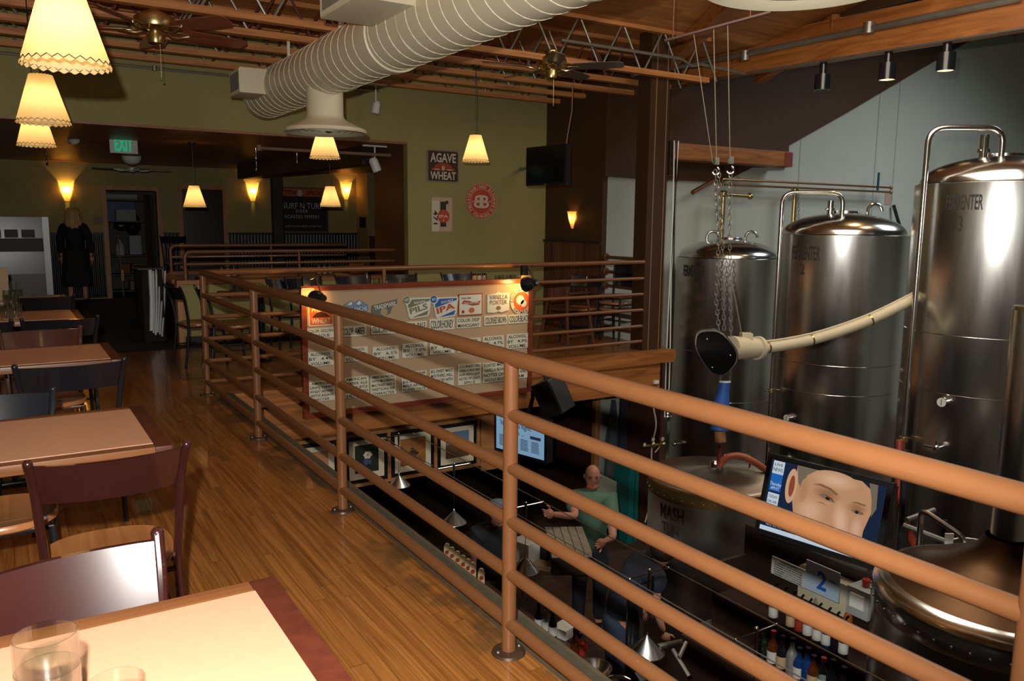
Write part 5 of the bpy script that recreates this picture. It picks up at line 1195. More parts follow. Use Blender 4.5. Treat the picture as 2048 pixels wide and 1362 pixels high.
# grain chute: drive head, pipe, blue sleeve
gc = thing('grain_chute', 'cream grain auger head with black cover and long bent pipe', 'machine', PD(1430, 705))
CRM = M('cream_machine_paint', (.50, .43, .30), .45, var=.15, scale=12)
hc = PD(1432, 702, 6.5); fw = (RT*-.25-fwd*.95+UP*-.12).normalized(); su = fw.cross(UP).normalized(); sv = su.cross(fw)
su = -su if su.dot(RT) < 0 else su; sv = -sv if sv.dot(UP) < 0 else sv
def lz(k):
    out = []
    cor = [(-.145, .16), (.03, .17), (.165, .0), (.15, -.10), (.06, -.19), (-.04, -.17), (-.16, .02)]
    n = len(cor)
    for i in range(n):
        p0, p1, p2 = Vector(cor[i-1]), Vector(cor[i]), Vector(cor[(i+1) % n])
        a_ = p1+(p0-p1)*.38; b_ = p1+(p2-p1)*.38
        for j in range(5): tt = j/4; q2 = a_*(1-tt)**2+p1*2*tt*(1-tt)+b_*tt*tt; out.append(q2*k)
    return out
MB().prism([hc+su*p[0]+sv*p[1] for p in lz(1.0)], fw*.05).build('black_cover', M('black_cover_gloss', (.004, .004, .004), .09, var=0, spec=.4), gc)
MB().prism([hc+su*p[0]+sv*p[1]-fw*.07 for p in lz(1.05)], fw*.07).build('cream_housing', CRM, gc)
MB().prism([hc+su*p[0]+sv*p[1]-fw*.012 for p in lz(1.09)], fw*.012).build('flange_lip', BLKMET, gc)
for p in ((-.07, .10), (-.03, -.13), (.11, -.03)): MB().ball(hc+su*p[0]+sv*p[1]+fw*.05, .010, n=8).build('cover_bolt', CHROME, gc)
g0 = PD(1462, 696, 6.6); g1_ = PD(1512, 696, 6.75)
MB().cyl(g0, g1_, .10, .085, n=28).cyl(g1_, g1_+(g1_-g0)*.12, .10, n=28).build('gear_barrel', CRM, gc)
MB().box(PD(1492, 678, 6.68), (.09, .09, .10), rot=(0, 0, -YAW)).build('motor_box', CRM, gc)
pts = [PD(1508, 697, 6.75), PD(1560, 692, 6.85), PD(1640, 675, 6.95), PD(1740, 640, 7.02), PD(1838, 592, 7.08)]
sm = []
for i in range(len(pts)-1):
    for k in range(5):
        tt = k/5; p0, p1, p2, p3 = pts[max(i-1, 0)], pts[i], pts[i+1], pts[min(i+2, len(pts)-1)]
        sm.append(.5*((2*p1)+(p2-p0)*tt+(2*p0-5*p1+4*p2-p3)*tt**2+(3*p1-p0-3*p2+p3)*tt**3))
sm.append(pts[-1])
MB().tube(sm, .046, 20).build('auger_pipe', CRM, gc); MB().tube([p+UP*.055 for p in sm], .009, 8).build('pipe_cable', CRM, gc)
for i in (3, 9, 15): MB().tube([sm[i]-(sm[i+1]-sm[i]).normalized()*.008, sm[i]+(sm[i+1]-sm[i]).normalized()*.008], .0485, 20).build('pipe_tie', BRASS, gc)
def vtube(m, spec, d=6.6):
    for (x, y, r0), (x1, y1, r1) in zip(spec, spec[1:]): m.cyl(PD(x, y, d), PD(x1, y1, d), r0, r1, n=20)
    return m
vtube(MB(), [(1452, 738, .045), (1450, 762, .045)]).build('clear_neck', GLASS, gc)
vtube(MB(), [(1450, 762, .047), (1450, 765, .047)]).build('white_ring', WHITEP, gc)
BLU = M('blue_sleeve', (.015, .07, .30), .6, var=.2)
vtube(MB(), [(1450, 765, .045), (1447, 782, .046), (1442, 812, .07), (1439, 860, .072)]).build('blue_sleeve', BLU, gc)
vtube(MB(), [(1440, 862, .045), (1441, 884, .045)]).build('wooden_collar', M('collar_wood', (.25, .12, .04), .6), gc)
vtube(MB(), [(1440, 884, .014), (1436, 935, .014)]).build('red_down_hose', M('red_rubber', (.30, .04, .02), .5), gc)

# ------------------------------------------------------------------ mash tun and kettle
DKST = steel('bronzed_steel', (.42, .38, .32), .3)
MC = onD(1428, 952, 7.2); MR = .575
mt = thing('mash_tun', 'steel mash tun with riveted brass band under its lid', 'tank', (MC.x, MC.y, LOW))
MB().lathe([(MR, LOW+.25), (MR, MC.z)], (MC.x, MC.y, 0), 80).build('tank_shell', steel('tun_steel', (.66, .65, .62), .36), mt)
BAND = M('aged_brass_band', (.20, .12, .04), .35, .8, var=.3)
MB().lathe([(MR+.004, -.12), (MR+.01, -.118), (MR+.01, -.035), (MR+.02, -.03), (MR+.022, 0), (MR, .008)], MC, 80).build('riveted_band', BAND, mt)
m = MB()
for k in range(40): a_ = 2*PI*k/40; m.ball((MC.x+(MR+.012)*math.cos(a_), MC.y+(MR+.012)*math.sin(a_), MC.z-.08), .007, n=6)
rv = m.build('rivets', CHROME, mt); rv['kind'] = 'stuff'
MB().lathe([(MR, .006), (MR*.97, .02), (MR*.6, .06), (.1, .09), (0, .092)], MC, 72).build('lid', steel('lid_steel', (.34, .31, .27), .35), mt)
MB().lathe([(.05, .08), (.045, .13), (.02, .15), (0, .15)], MC+Vector((-.02, -.02, 0)), 20).build('lid_valve', CHROME, mt)
MB().tube(rounded([MC+Vector((.05, -.05, .07)), MC+Vector((.05, -.05, .20)), MC+Vector((.32, -.12, .18)), MC+Vector((.32, -.12, .05))], .04), .009, 8).build('lid_handle', CHROME, mt)
m = MB()
for s, px, py, w_, h_ in (('MASH', 1342, 1027, 46, 30), ('TUN', 1340, 1058, 34, 22)):
    a_, z = hit_cyl(px, py, MC, MR); a2, _ = hit_cyl(px+w_/2, py, MC, MR); a1, _ = hit_cyl(px-w_/2, py, MC, MR); cyltext(m, s, MC, MR, a_, z, abs((a2-a1+PI) % (2*PI)-PI)*MR, h_*6.8/FPX)
m.build('lettering', INK, mt, smooth=0)
for k in range(3): a_ = k*2.1; MB().cyl((MC.x+.42*math.cos(a_), MC.y+.42*math.sin(a_), LOW), (MC.x+.42*math.cos(a_), MC.y+.42*math.sin(a_), LOW+.27), .04).build('leg', STEELH, mt)
gauge(1492, 1232, MC, MR, 'white dial thermometer on the mash tun side', .03)
pts = [onD(1440, 930, 7.1), onD(1452, 914, 7.1), onD(1478, 910, 7.1), onD(1510, 924, 7.1), onD(1545, 950, 7.2)]
tag(MB().tube(rounded(pts, .3), .030, 14).build('red_hose', M('salmon_hose', (.42, .11, .06), .45)), 'salmon red hose arching over the mash tun lid', 'hose')
KC = onD(2008, 1180, 4.2); KR = .62
kt = thing('brew_kettle', 'big riveted brew kettle with copper dome at bottom right', 'tank', (KC.x, KC.y, LOW))
MB().lathe([(KR, LOW+.2), (KR, KC.z-.14)], (KC.x, KC.y, 0), 96).build('tank_shell', STEEL, kt)
MB().lathe([(KR+.004, -.15), (KR+.008, -.14), (KR+.008, -.05), (KR+.0, -.02), (KR-.035, .01), (KR-.07, .02)], KC, 96).build('rolled_rim', STEELH, kt)
m = MB()
for k in range(48): a_ = 2*PI*k/48; m.ball((KC.x+(KR+.008)*math.cos(a_), KC.y+(KR+.008)*math.sin(a_), KC.z-.10), .007, n=6)
rv = m.build('rivets', CHROME, kt); rv['kind'] = 'stuff'
KD = M('dark_copper_dome', (.075, .035, .014), .36, .85, var=.35, scale=3)
MB().lathe([(KR-.07, .02), (KR-.16, .05), (.36, .11), (.24, .16), (.15, .22), (.11, .29)], KC, 80).build('dome', KD, kt)
ct = KC.copy(); ct.z = onD(2043, 612, 4.2).z
MB().cyl((KC.x, KC.y, KC.z+.26), (KC.x, KC.y, ct.z), .088, n=40).build('vent_stack', steel('stack_steel', (.55, .54, .5), .22), kt)
MB().lathe([(.088, 0), (.084, .02), (.0, .02)], (KC.x, KC.y, ct.z), 40).build('stack_cap', STEELH, kt)
for k in range(3): a_ = k*2.1; MB().cyl((KC.x+.55*math.cos(a_), KC.y+.55*math.sin(a_), LOW), (KC.x+.55*math.cos(a_), KC.y+.55*math.sin(a_), LOW+.22), .05).build('leg', STEELH, kt)
sr = thing('kettle_hand_rail', 'bent steel hand rail and struts left of the kettle stack', 'railing', onD(1840, 1100, 5.2))
MB().tube(rounded([onD(1832, 1170, 5.2), onD(1843, 1018, 5.2), onD(1928, 1075, 5.0), onD(1932, 1125, 5.0)], .05), .018, 10).build('rail', STEELH, sr)
MB().tube([onD(1806, 1050, 5.4), onD(1895, 1084, 5.3)], .018, 8).tube([onD(1812, 1040, 5.4), onD(1868, 1020, 5.6)], .018, 8).build('strut', GALV, sr)
MB().tube([onD(1800, 1200, 5.5), onD(1812, 900, 5.5)], .028, 8).build('upright', BLKMET, sr)
MB().tube([onD(1893, 1200, 5.5), onD(1888, 1040, 5.5)], .022, 8).build('upright', BLKMET, sr)
pts = [onD(1800, 880, 6), onD(1797, 990, 6), onD(1815, 1060, 6), onD(1835, 1100, 6), onD(1838, 1250, 6)]; tag(MB().tube(rounded(pts, .2), .028, 10).build('red_hose', M('red_hose', (.28, .035, .015), .5)), 'red hose hanging left of the steel hand rail', 'hose')
tag(MB().lathe([(.0, 0), (.14, 0), (.14, .12), (.145, .13), (.13, .13), (.13, .02)], onD(1950, 1108, 5.0)-EZ*.08, 32).build('steel_pot', STEELH), 'small bright steel pot left of the kettle stack', 'pot')
p = onD(1898, 1078, 4.9); tag(MB().box(p, (.05, .012, .07), rot=(0, 0, -YAW)).build('hanging_tag', WHITEP), 'small white tag hanging by the steel hand rail', 'tag')

# ------------------------------------------------------------------ bar screen with the news face
c0, c1, c2 = onD(1522, 905, 5.8), onD(1768, 966, 5.22), onD(1524, 1066, 5.72)
u_ = (c1-c0); W_ = u_.length; v_ = (c0-c2); cc = (c0+c1)/2-v_/2
def sc(n_, c, s): return glow(n_, c, s)
t, q, u, v, nr = tv('television', 'large lit television with a man\'s face, over the bar shelves', cc, u_, v_, W_, v_.length*1.02, .07, .035, sc('screen_dark_blue', (.012, .022, .05), .8))
W2, H2 = W_-.07, v_.length*1.02-.07
def S(a_, b_, d=.003): return q((a_-.5)*W2, (.5-b_)*H2, d)
def sp_(pts, mat, nm_, d=.003): MB().prism([S(a_, b_, d) for a_, b_ in pts], nr*.0006).build(nm_, mat, t)
def ell(cx, cy, rx_, ry_, n=24, rot=0): c_, s_ = math.cos(rot), math.sin(rot); return [(cx+rx_*math.cos(2*PI*i/n)*c_-ry_*math.sin(2*PI*i/n)*s_, cy+rx_*math.cos(2*PI*i/n)*s_+ry_*math.sin(2*PI*i/n)*c_) for i in range(n)]
SK1, SK2, SK3 = sc('screen_skin', (.72, .38, .20), .62), sc('screen_skin_shadow', (.55, .26, .12), .58), sc('screen_skin_light', (.80, .46, .27), .66)
sp_([(.24, .0), (.80, .0), (.90, .10), (.92, .35), (.88, .62), (.88, .86), (.30, .86), (.27, .62), (.24, .45)], SK1, 'face')
sp_([(.24, .0), (.42, .0), (.34, .10), (.30, .30), (.27, .22)], sc('screen_grey_hair', (.30, .24, .16), .5), 'hair', .0036)
sp_([(.86, .0), (.93, .0), (.95, .30), (.92, .42), (.90, .2)], sc('screen_grey_hair', (.3, .24, .16), .5), 'hair', .0036)
sp_(ell(.215, .30, .05, .24), SK3, 'ear', .0036); sp_(ell(.22, .30, .025, .15), sc('screen_ear_red', (.42, .10, .05), .55), 'ear_hollow', .0044)
def blend(n_, c0_, c1_, f_, s0_, s1_):    # soft patch of the broadcast picture built from nested rings
    for i_ in range(n_):
        t_ = (i_+1)/n_; c_ = tuple(c0_[j]*(1-t_)+c1_[j]*t_ for j in range(3)); sp_(f_(1-.8*i_/n_), sc('screen_tone_%d_%d_%d' % tuple(int(x_*100) for x_ in c_), c_, s0_*(1-t_)+s1_*t_), 'tone', .0034+.00018*i_)
B0 = (.72, .38, .20)
blend(6, B0, (.84, .50, .31), lambda k_: ell(.42, .56, .13*k_, .20*k_), .62, .68)
blend(6, B0, (.86, .54, .34), lambda k_: ell(.58, .08, .20*k_, .12*k_), .62, .68)
blend(5, B0, (.66, .33, .17), lambda k_: ell(.33, .30, .05*k_, .22*k_), .62, .58)
blend(5, B0, (.50, .24, .12), lambda k_: ell(.53, .28, .12*k_, .10*k_, rot=.2), .62, .56)
blend(5, B0, (.50, .24, .12), lambda k_: ell(.80, .36, .085*k_, .085*k_, rot=.1), .62, .56)
blend(5, B0, (.86, .52, .34), lambda k_: ell(.685, .58, .075*k_, .27*k_, rot=-.12), .62, .70)
blend(4, B0, (.60, .26, .14), lambda k_: ell(.63, .74, .05*k_, .07*k_), .62, .56)
blend(4, B0, (.82, .50, .32), lambda k_: ell(.82, .62, .05*k_, .16*k_), .62, .66)
BRW = sc('screen_brow', (.38, .20, .10), .5)
sp_([(.40, .20), (.47, .165), (.56, .19), (.63, .25), (.61, .265), (.54, .215), (.46, .195)], BRW, 'eyebrow', .0046); sp_([(.74, .30), (.80, .275), (.87, .29), (.86, .305), (.80, .30)], BRW, 'eyebrow', .0046)
EYE_ = sc('screen_eye_dark', (.05, .03, .02), .4)
sp_([(.465, .315), (.52, .295), (.58, .325), (.61, .37), (.57, .365), (.51, .345)], sc('screen_eye_white', (.36, .26, .18), .5), 'eye', .0050); sp_([(.755, .405), (.80, .385), (.84, .40), (.85, .425), (.80, .43)], sc('screen_eye_white', (.36, .26, .18), .5), 'eye', .0050)
sp_(ell(.548, .335, .02, .022), EYE_, 'pupil', .0056); sp_(ell(.803, .408, .016, .019), EYE_, 'pupil', .0056)
LID = sc('screen_lid_line', (.26, .11, .05), .5)
sp_([(.455, .318), (.52, .288), (.585, .318), (.62, .37), (.58, .335), (.52, .300)], LID, 'eyelid', .0058); sp_([(.745, .405), (.80, .378), (.855, .40), (.86, .425), (.84, .405), (.80, .388)], LID, 'eyelid', .0058)
sp_([(.44, .42), (.50, .405), (.56, .43), (.50, .415)], LID, 'eye_crease', .0058)
sp_(ell(.615, .815, .03, .022), SK2, 'nostril', .0054); sp_(ell(.73, .84, .022, .018), SK2, 'nostril', .0054)
sp_([(.02, .01), (.125, .01), (.125, .98-.55), (.02, .43)], sc('screen_blue_panel', (.02, .16, .55), .7), 'side_panel', .0036); sp_([(.02, .01), (.125, .01), (.125, .19), (.02, .19)], sc('screen_white', (.62, .72, .8), .75), 'white_tab', .0042)
sp_([(.02, .46), (.125, .46), (.125, .64), (.02, .64)], sc('screen_white', (.62, .72, .8), .75), 'lower_tab', .0042)
sp_([(.0, .86), (1, .86), (1, .93), (.0, .93)], sc('screen_navy_band', (.01, .02, .09), .6), 'navy_band', .0042); sp_([(.0, .93), (1, .93), (1, .99), (.0, .99)], sc('screen_white', (.62, .72, .8), .75), 'ticker_band', .0042)
NV = sc('screen_text_navy', (.04, .06, .12), .4); WT = sc('screen_white', (.62, .72, .8), .75)
for tx, a_, b_, w_, h_, mm in (('LIVE', .072, .06, .06, .02, NV), ('NEWS', .072, .13, .07, .026, NV), ('Thursday', .074, .33, .085, .026, WT), ('6PM ET', .074, .39, .06, .02, WT), ('TODAY', .07, .51, .07, .02, NV), ('ON AIR', .07, .58, .07, .02, NV), ('NFL: we expect the meeting', .22, .895, .26, .016, WT), ('MSFT UP   TOP STORY', .86, .96, .2, .014, NV)):
    MB().fit(tx, S(a_, b_, .005), u, v, w_, h_).build('screen_caption', mm, t, smooth=0)

# ------------------------------------------------------------------ back bar: shelves, boxes, signs, bottles
SX = 4.42
bb_ = thing('back_bar', 'dark back bar shelf unit below the large television', 'shelf', (SX, 3.0, LOW))
WB = M('back_bar_wood', (.035, .016, .010), .5, var=.3)
MB().bb(4.0, 4.62, 2.66, 4.0, LOW, -1.44).build('base_cabinet', WB, bb_)
MB().bb(4.05, 4.62, 2.66, 4.0, -1.44, -1.40).build('lower_shelf', WB, bb_); MB().bb(4.30, 4.62, 2.66, 4.0, -1.22, -1.19).build('upper_shelf', WB, bb_)
MB().bb(4.62, 4.66, 2.66, 4.0, LOW, -.72).build('back_panel', BLACKW, bb_)
MB().bb(4.30, 4.62, 3.97, 4.0, -1.48, -.95).build('side_panel', WB, bb_); MB().bb(4.30, 4.62, 2.66, 2.69, -1.48, -.95).build('side_panel', WB, bb_)
def xbox(name, label, cat, px0, px1, py0, py1, X, dep, mat):
    a_, b_ = onX(px0, py0, X), onX(px1, py1, X); ya, yb = max(a_.y, b_.y), min(a_.y, b_.y)
    zt2 = onX((px0+px1)/2, py0, X).z; zb2 = onX((px0+px1)/2, py1, X).z
    t = thing(name, label, cat, (X, (ya+yb)/2, zb2)); MB().bb(X, X+dep, yb, ya, zb2, zt2, bev=.004).build('case', mat, t); return t, ya, yb, zb2, zt2
CRB = M('cream_cabinet', (.50, .46, .32), .5); GRB = M('grey_enclosure', (.34, .36, .36), .5); BSG = M('pale_blue_sign', (.36, .47, .62), .6, var=0)
t, ya, yb, z0_, z1_ = xbox('dispenser_box', 'cream box standing behind the blue number 2 sign', 'box', 1597, 1692, 1150, 1215, 4.50, .10, CRB)
t, ya, yb, z0_, z1_ = xbox('electrical_box', 'grey electrical enclosure right of the cream box', 'box', 1694, 1735, 1178, 1235, 4.44, .16, GRB)
MB().bb(4.43, 4.44, yb+.03, ya-.03, z0_+.06, z0_+.15).build('switch_plate', WHITEP, t); MB().cyl((4.52, (ya+yb)/2, z1_), (4.52, (ya+yb)/2, z1_+.05), .025, n=14).build('red_beacon', M('red_beacon', (.35, .03, .01), .3, coat=1), t)
def plate(name, label, px0, px1, py0, py1, X, mat, lines, ink, tilt=0):
    a_, b_ = onX(px0, py0, X), onX(px1, py1, X); ya, yb = a_.y, b_.y; cz = (onX((px0+px1)/2, (py0+py1)/2, X)).z; h_ = abs(onX((px0+px1)/2, py0, X).z-onX((px0+px1)/2, py1, X).z)
    t = thing(name, label, 'sign', (X, (ya+yb)/2, cz)); MB().bb(X, X+.008, yb, ya, cz-h_/2, cz+h_/2).build('plate', mat, t)
    m = MB()
    for s, fy, fz, fw_, fh in lines: m.fit(s, (X-.0015, yb+(ya-yb)*(1-fy), cz-h_/2+h_*fz), -EY, EZ, abs(ya-yb)*fw_, h_*fh, bold=1)
    m.build('lettering', ink, t, smooth=0)
plate('warning_sign', 'white WARNING notice with small black print by the bottles', 1543, 1611, 1126, 1162, 4.40, M('notice_white', (.45, .48, .42), .6, var=0), [('WARNING', .5, .88, .5, .09)]+[('GOVERNMENT NOTICE ALCOHOL BEVERAGES'[:26+(k % 3)*3], .5, .74-.13*k, .82, .07) for k in range(6)], INK)
plate('number_sign', 'pale blue sign with a big blue number 2', 1612, 1677, 1132, 1192, 4.38, BSG, [('2', .5, .5, .28, .62), ('POINT', .82, .62, .2, .08)], M('strong_blue', (.01, .10, .42), .5, var=0))
def bottle(loc, label, body, h=.27, r=.036, neck=.014, lab=None, cap=None, pour=False, grp='bottles'):
    t = thing('bottle', label, 'bottle', loc, group=grp); m = MB()
    m.lathe([(0, 0), (r*.9, 0), (r, .008), (r, h*.58), (r*.8, h*.68), (neck*1.1, h*.8), (neck, h*.96), (neck, h), (0, h)], (0, 0, 0), 20); m.build('glass_body', body, t, world=False)
    if lab: MB().lathe([(r+.001, h*.15), (r+.001, h*.48)], (0, 0, 0), 20).build('paper_label', lab, t, world=False)
    if pour: MB().cyl((0, 0, h), (0, 0, h+.025), neck*1.1, n=10).tube([(0, 0, h+.02), (0, -.006, h+.05), (0, -.02, h+.07)], .005, 6).build('pour_spout', BLACK, t, world=False)
    else: MB().cyl((0, 0, h-.015), (0, 0, h+.012), neck*1.25, n=12).build('cap', cap or BLACK, t, world=False)
    return t
CLR = glassy('clear_bottle_glass', (.8, .85, .85)); BLG = M('blue_glass', (.01, .04, .16), .1, coat=1); AMB = M('amber_glass', (.09, .02, .005), .1, coat=1); GRG = M('dark_green_glass', (.008, .02, .01), .1, coat=1); DKG = M('dark_glass', (.008, .008, .010), .1, coat=1)
LW, LC, LR = M('label_white', (.6, .6, .56), .6, var=.1), M('label_cream', (.5, .36, .2), .6, var=.2), M('label_red', (.32, .03, .015), .5)
up_ = [(1548, 'leftmost clear bottle before the warning notice', CLR, LW), (1567, 'second clear bottle before the warning notice', CLR, None), (1584, 'third clear bottle before the warning notice', CLR, LC), (1602, 'clear bottle at the right edge of the warning notice', CLR, LR),
       (1619, 'clear bottle at the left edge of number 2 sign', CLR, LW), (1639, 'white labelled bottle under the number 2', CLR, LW), (1658, 'blue bottle at the right edge of number 2 sign', BLG, LW), (1676, 'dark bottle before the cream box', DKG, None), (1694, 'dark bottle before the grey enclosure', DKG, LW)]
for x, s, b_, l_ in up_:
    p = onX(x, 1195, 4.34); bottle((4.34, p.y, -1.19), s, b_, .22, .030, lab=l_, pour=True, grp='pourer bottles on the upper shelf')
lo_ = [(1532, 'leftmost dark bottle on the lower bottle row', GRG, None, .22), (1552, 'red topped bottle with white label, lower row', AMB, LW, .24), (1571, 'black bottle third along the lower row', DKG, LC, .24), (1591, 'slim pale silver bottle in the lower row', M('silver_can', (.45, .45, .43), .3, .6), None, .26),
       (1606, 'blue bottle with white badge label, lower row', BLG, LW, .22), (1623, 'bright blue topped bottle behind the badge bottle', BLG, None, .25), (1636, 'squat amber bottle with big cream label', AMB, LC, .22), (1656, 'red capped clear bottle with white label', CLR, LW, .24),
       (1675, 'tall black bottle with a broad white label', DKG, LW, .26), (1698, 'last black bottle with white label, lower row right', DKG, LW, .25)]
for x, s, b_, l_, h_ in lo_:
    p = onX(x, 1290, 4.2); bottle((4.17, p.y, -1.40), s, b_, h_, .036, lab=l_, cap=LR if 'red' in s else None, grp='bottles on the lower row')
tag(MB().ball((4.5, 3.62, -1.16), .035, (1, 1, .8), n=14).build('red_fruit', M('fruit_red', (.45, .03, .02), .3)), 'round red fruit on the shelf above the notice', 'fruit')
for i, (x, y) in enumerate(((1640, 1120), (1700, 1165))): 
    p = onX(x, y+18, 4.52); bottle((4.52, p.y, -1.19), ['small clear squeeze bottle behind the number 2 sign', 'orange squeeze bottle left of the red beacon'][i], [CLR, M('orange_plastic', (.35, .1, .02), .4)][i], .3, .03, grp='squeeze bottles')
cl = thing('cord_bundle', 'green and red striped cord hanging left of the shelves', 'cord', onD(1535, 1110, 6.2))
MB().tube([onD(1533, 1080, 6.2), onD(1536, 1150, 6.2)], .03, 10).build('green_wrap', M('green_tape', (.02, .12, .07), .5), cl); MB().tube([onD(1538, 1150, 6.2), onD(1533, 1215, 6.2)], .016, 8).build('striped_cord', M('mixed_cord', (.18, .06, .07), .5, var=.8, scale=60), cl)

# ------------------------------------------------------------------ bar counter, taps and clutter
BARZ = -1.62
bar = thing('bar_counter', 'dark long bar counter under the cable lights', 'counter', (3.0, 4.2, LOW))
MB().bb(2.62, 3.42, .8, 6.6, BARZ-.05, BARZ, bev=.008).build('counter_top', wood('bar_top_wood', (.03, .014, .008), (.06, .028, .014), along='Y', rough=.3), bar)
MB().bb(2.75, 3.30, .85, 6.5, LOW, BARZ-.05).build('base', BLACKW, bar)
tw = thing('tap_tower', 'steel tap bar along the counter carrying cream handles', 'tap', (3.0, 5.5, BARZ))
MB().bb(2.96, 3.04, 4.9, 6.1, -1.42, -1.35).build('tap_rail', STEELH, tw)
for y in (5.0, 6.0): MB().cyl((3.0, y, BARZ), (3.0, y, -1.42), .03).build('tap_stand', STEELH, tw)
HAND = M('ivory_tap_handle', (.62, .50, .28), .4, var=0)
nms = ['farthest cream tap handle in the row', 'second farthest cream tap handle', 'third cream tap handle from the far end', 'fourth cream tap handle, middle of the row', 'small cream tap handle after the middle one', 'sixth tap handle with a red lightning shape', 'nearest cream tap handle, set apart from the others']
for i, (x, y) in enumerate(((881, 1103), (905, 1107), (917, 1115), (930, 1123), (942, 1130), (951, 1137), (967, 1150))):
    p = onZ(x, y, -1.22); t = thing('beer_tap', nms[i], 'tap handle', (3.0, p.y, -1.35), group='cream tap handles')
    MB().prism([(-.016, 0, 0), (.016, 0, 0), (.026, 0, .05), (.026, 0, .15), (.021, 0, .172), (.010, 0, .184), (-.010, 0, .184), (-.021, 0, .172), (-.026, 0, .15), (-.026, 0, .05)], (0, .02, 0)).build('paddle', HAND, t, world=False)
    MB().prism([(.018*math.cos(a_*PI/6), 0, .11+.018*math.sin(a_*PI/6)) for a_ in range(12)], (0, -.003, 0)).build('red_mark', LR, t, world=False)
    MB().cyl((0, .01, -.02), (0, .01, .0), .012).build('ferrule', CHROME, t, world=False)
    t.rotation_euler = (0, 0, -.4)
def cbox(name, label, cat, px, py, z, d, mat, rz=0):
    p = onZ(px, py, z+d[2]/2); t = tag(MB().box((p.x, p.y, z+d[2]/2), d, rot=(0, 0, rz), bev=.01).build(name, mat), label, cat); return t
cbox('cash_printer', 'cream point of sale printer on the bar near the rail post', 'printer', 1050, 1098, BARZ, (.24, .28, .22), M('beige_plastic', (.50, .49, .45), .5), .3)
cbox('black_terminal', 'black bar terminal right of the cream printer', 'terminal', 1083, 1098, BARZ, (.22, .3, .16), BLACK, .3)
m = MB(); p = onZ(1135, 1083, -1.45)
for k in range(5): m.box(p+Euler((0, 0, -.5)).to_matrix() @ Vector(((k-2)*.075, 0, 0)), (.068, .62, .05), rot=(0, 0, -.5))
tag(m.build('slatted_board', wood('pale_slats', (.24, .2, .15), (.34, .29, .22), along='Y')), 'pale slatted board lying on the far bar end', 'board')
tag(MB().box(p-EZ*.12, (.36, .55, .18), rot=(0, 0, -.5)).build('bar_ice_chest', BLACKW), 'dark chest below the pale slatted board', 'chest')
cbox('cardboard_tray', 'tan cardboard tray in front of the slatted board', 'tray', 1097, 1122, BARZ, (.36, .2, .04), M('tray_tan', (.2, .14, .08), .7), .5)
for i, (x, y) in enumerate(((1120, 1170), (1150, 1175), (1100, 1160))):
    p = onZ(x, y, BARZ+.1); o_ = dup(g1, (min(p.x, 3.36), p.y, BARZ), 0, ['clear glass right of the tap hose on the bar', 'second clear glass right of the hose on the bar', 'third clear glass by the bar hose'][i], 'glasses on the bar')
sg = thing('soda_gun', 'coiled steel soda gun hose standing on the bar', 'soda gun', onZ(1100, 1200, BARZ)); o_ = Vector((3.2, 3.72, BARZ))
MB().tube(arc(o_+EZ*.1, .14, -.3, PI, 14, (Vector((.6, -.8, 0))), EZ), .011, 8).build('steel_hose', CHROME, sg); MB().box(o_+Vector((.05, -.1, .24)), (.05, .07, .12), rot=(.5, 0, 0)).build('button_head', BLACK, sg); MB().cyl(o_+Vector((-.1, .12, 0)), o_+Vector((-.1, .12, .14)), .03).build('holster', BRASS, sg)
for i, (x, y, b_, l_) in enumerate(((1030, 1205, CLR, None), (1078, 1225, DKG, LW), (1092, 1230, CLR, LW), (1106, 1240, DKG, LW), (1150, 1278, AMB, None))):
    p = onZ(x, y, BARZ+.15); bottle((min(p.x, 3.38), p.y, BARZ), ['clear bottle near the post on the bar', 'dark bottle with white label beside the clear ones', 'clear bottle in the row past the post', 'black bottle before the napkin pile', 'amber bottle beside the red lantern'][i], b_, .22, .034, lab=l_, grp='bottles on the bar')
p = onZ(1128, 1258, BARZ+.05); tag(MB().box((p.x, p.y, BARZ+.04), (.14, .14, .08), rot=(0, 0, .3), bev=.01).build('napkin_pile', WHITEP), 'white napkin pile on the bar before the red lantern', 'napkins')
p = onZ(1165, 1292, BARZ+.06); rl = thing('candle_lantern', 'small red patterned candle lantern on the bar', 'lantern', (p.x, p.y, BARZ)); MB().lathe([(0, 0), (.03, 0), (.042, .04), (.036, .09), (.034, .09), (.04, .04), (.028, .006)], (p.x, p.y, BARZ), 20).build('red_glass', M('red_lantern_glass', (.5, .04, .02), .2, coat=1), rl); MB().cyl((p.x, p.y, BARZ+.005), (p.x, p.y, BARZ+.04), .02).build('candle', WHITEP, rl)
p = onZ(1230, 1330, BARZ+.05); p.x = min(p.x, 3.28); tag(MB().lathe([(0, 0), (.06, 0), (.075, .02), (.125, .09), (.122, .09), (.07, .025), (0, .02)], (p.x, p.y, BARZ), 32).build('steel_bowl', STEELH), 'steel mixing bowl at the bottom of the picture on the bar', 'bowl')
gm = tag(MB().grid(lambda u_, v_: (2.9+.2*u_, 4.2+.5*v_, BARZ+.012+.01*math.sin(u_*40)*math.sin(v_*90)), 16, 40).build('rubber_bar_mat', M('rubber_mat', (.05, .055, .06), .6)), 'textured rubber mat along the bar edge', 'mat')
fs = thing('folding_step', 'steel framed folding step in the bar well bottom', 'step', onD(1350, 1330, 5.0))
for a_, b_ in (((1275, 1300), (1365, 1282)), ((1345, 1298), (1378, 1352)), ((1372, 1285), (1358, 1315))): MB().cyl(onD(*a_, 5.2), onD(*b_, 5.1), .014, n=10).build('leg_tube', GALV, fs)
# black floor post under cable light
p = onZ(1294, 1215, -1.6); tag(MB().cyl((3.62, 4.1, LOW), (3.62, 4.1, -1.1), .05, n=24).build('black_keg_post', BLKMET), 'black post standing behind the bar near the last cone lamp', 'post')

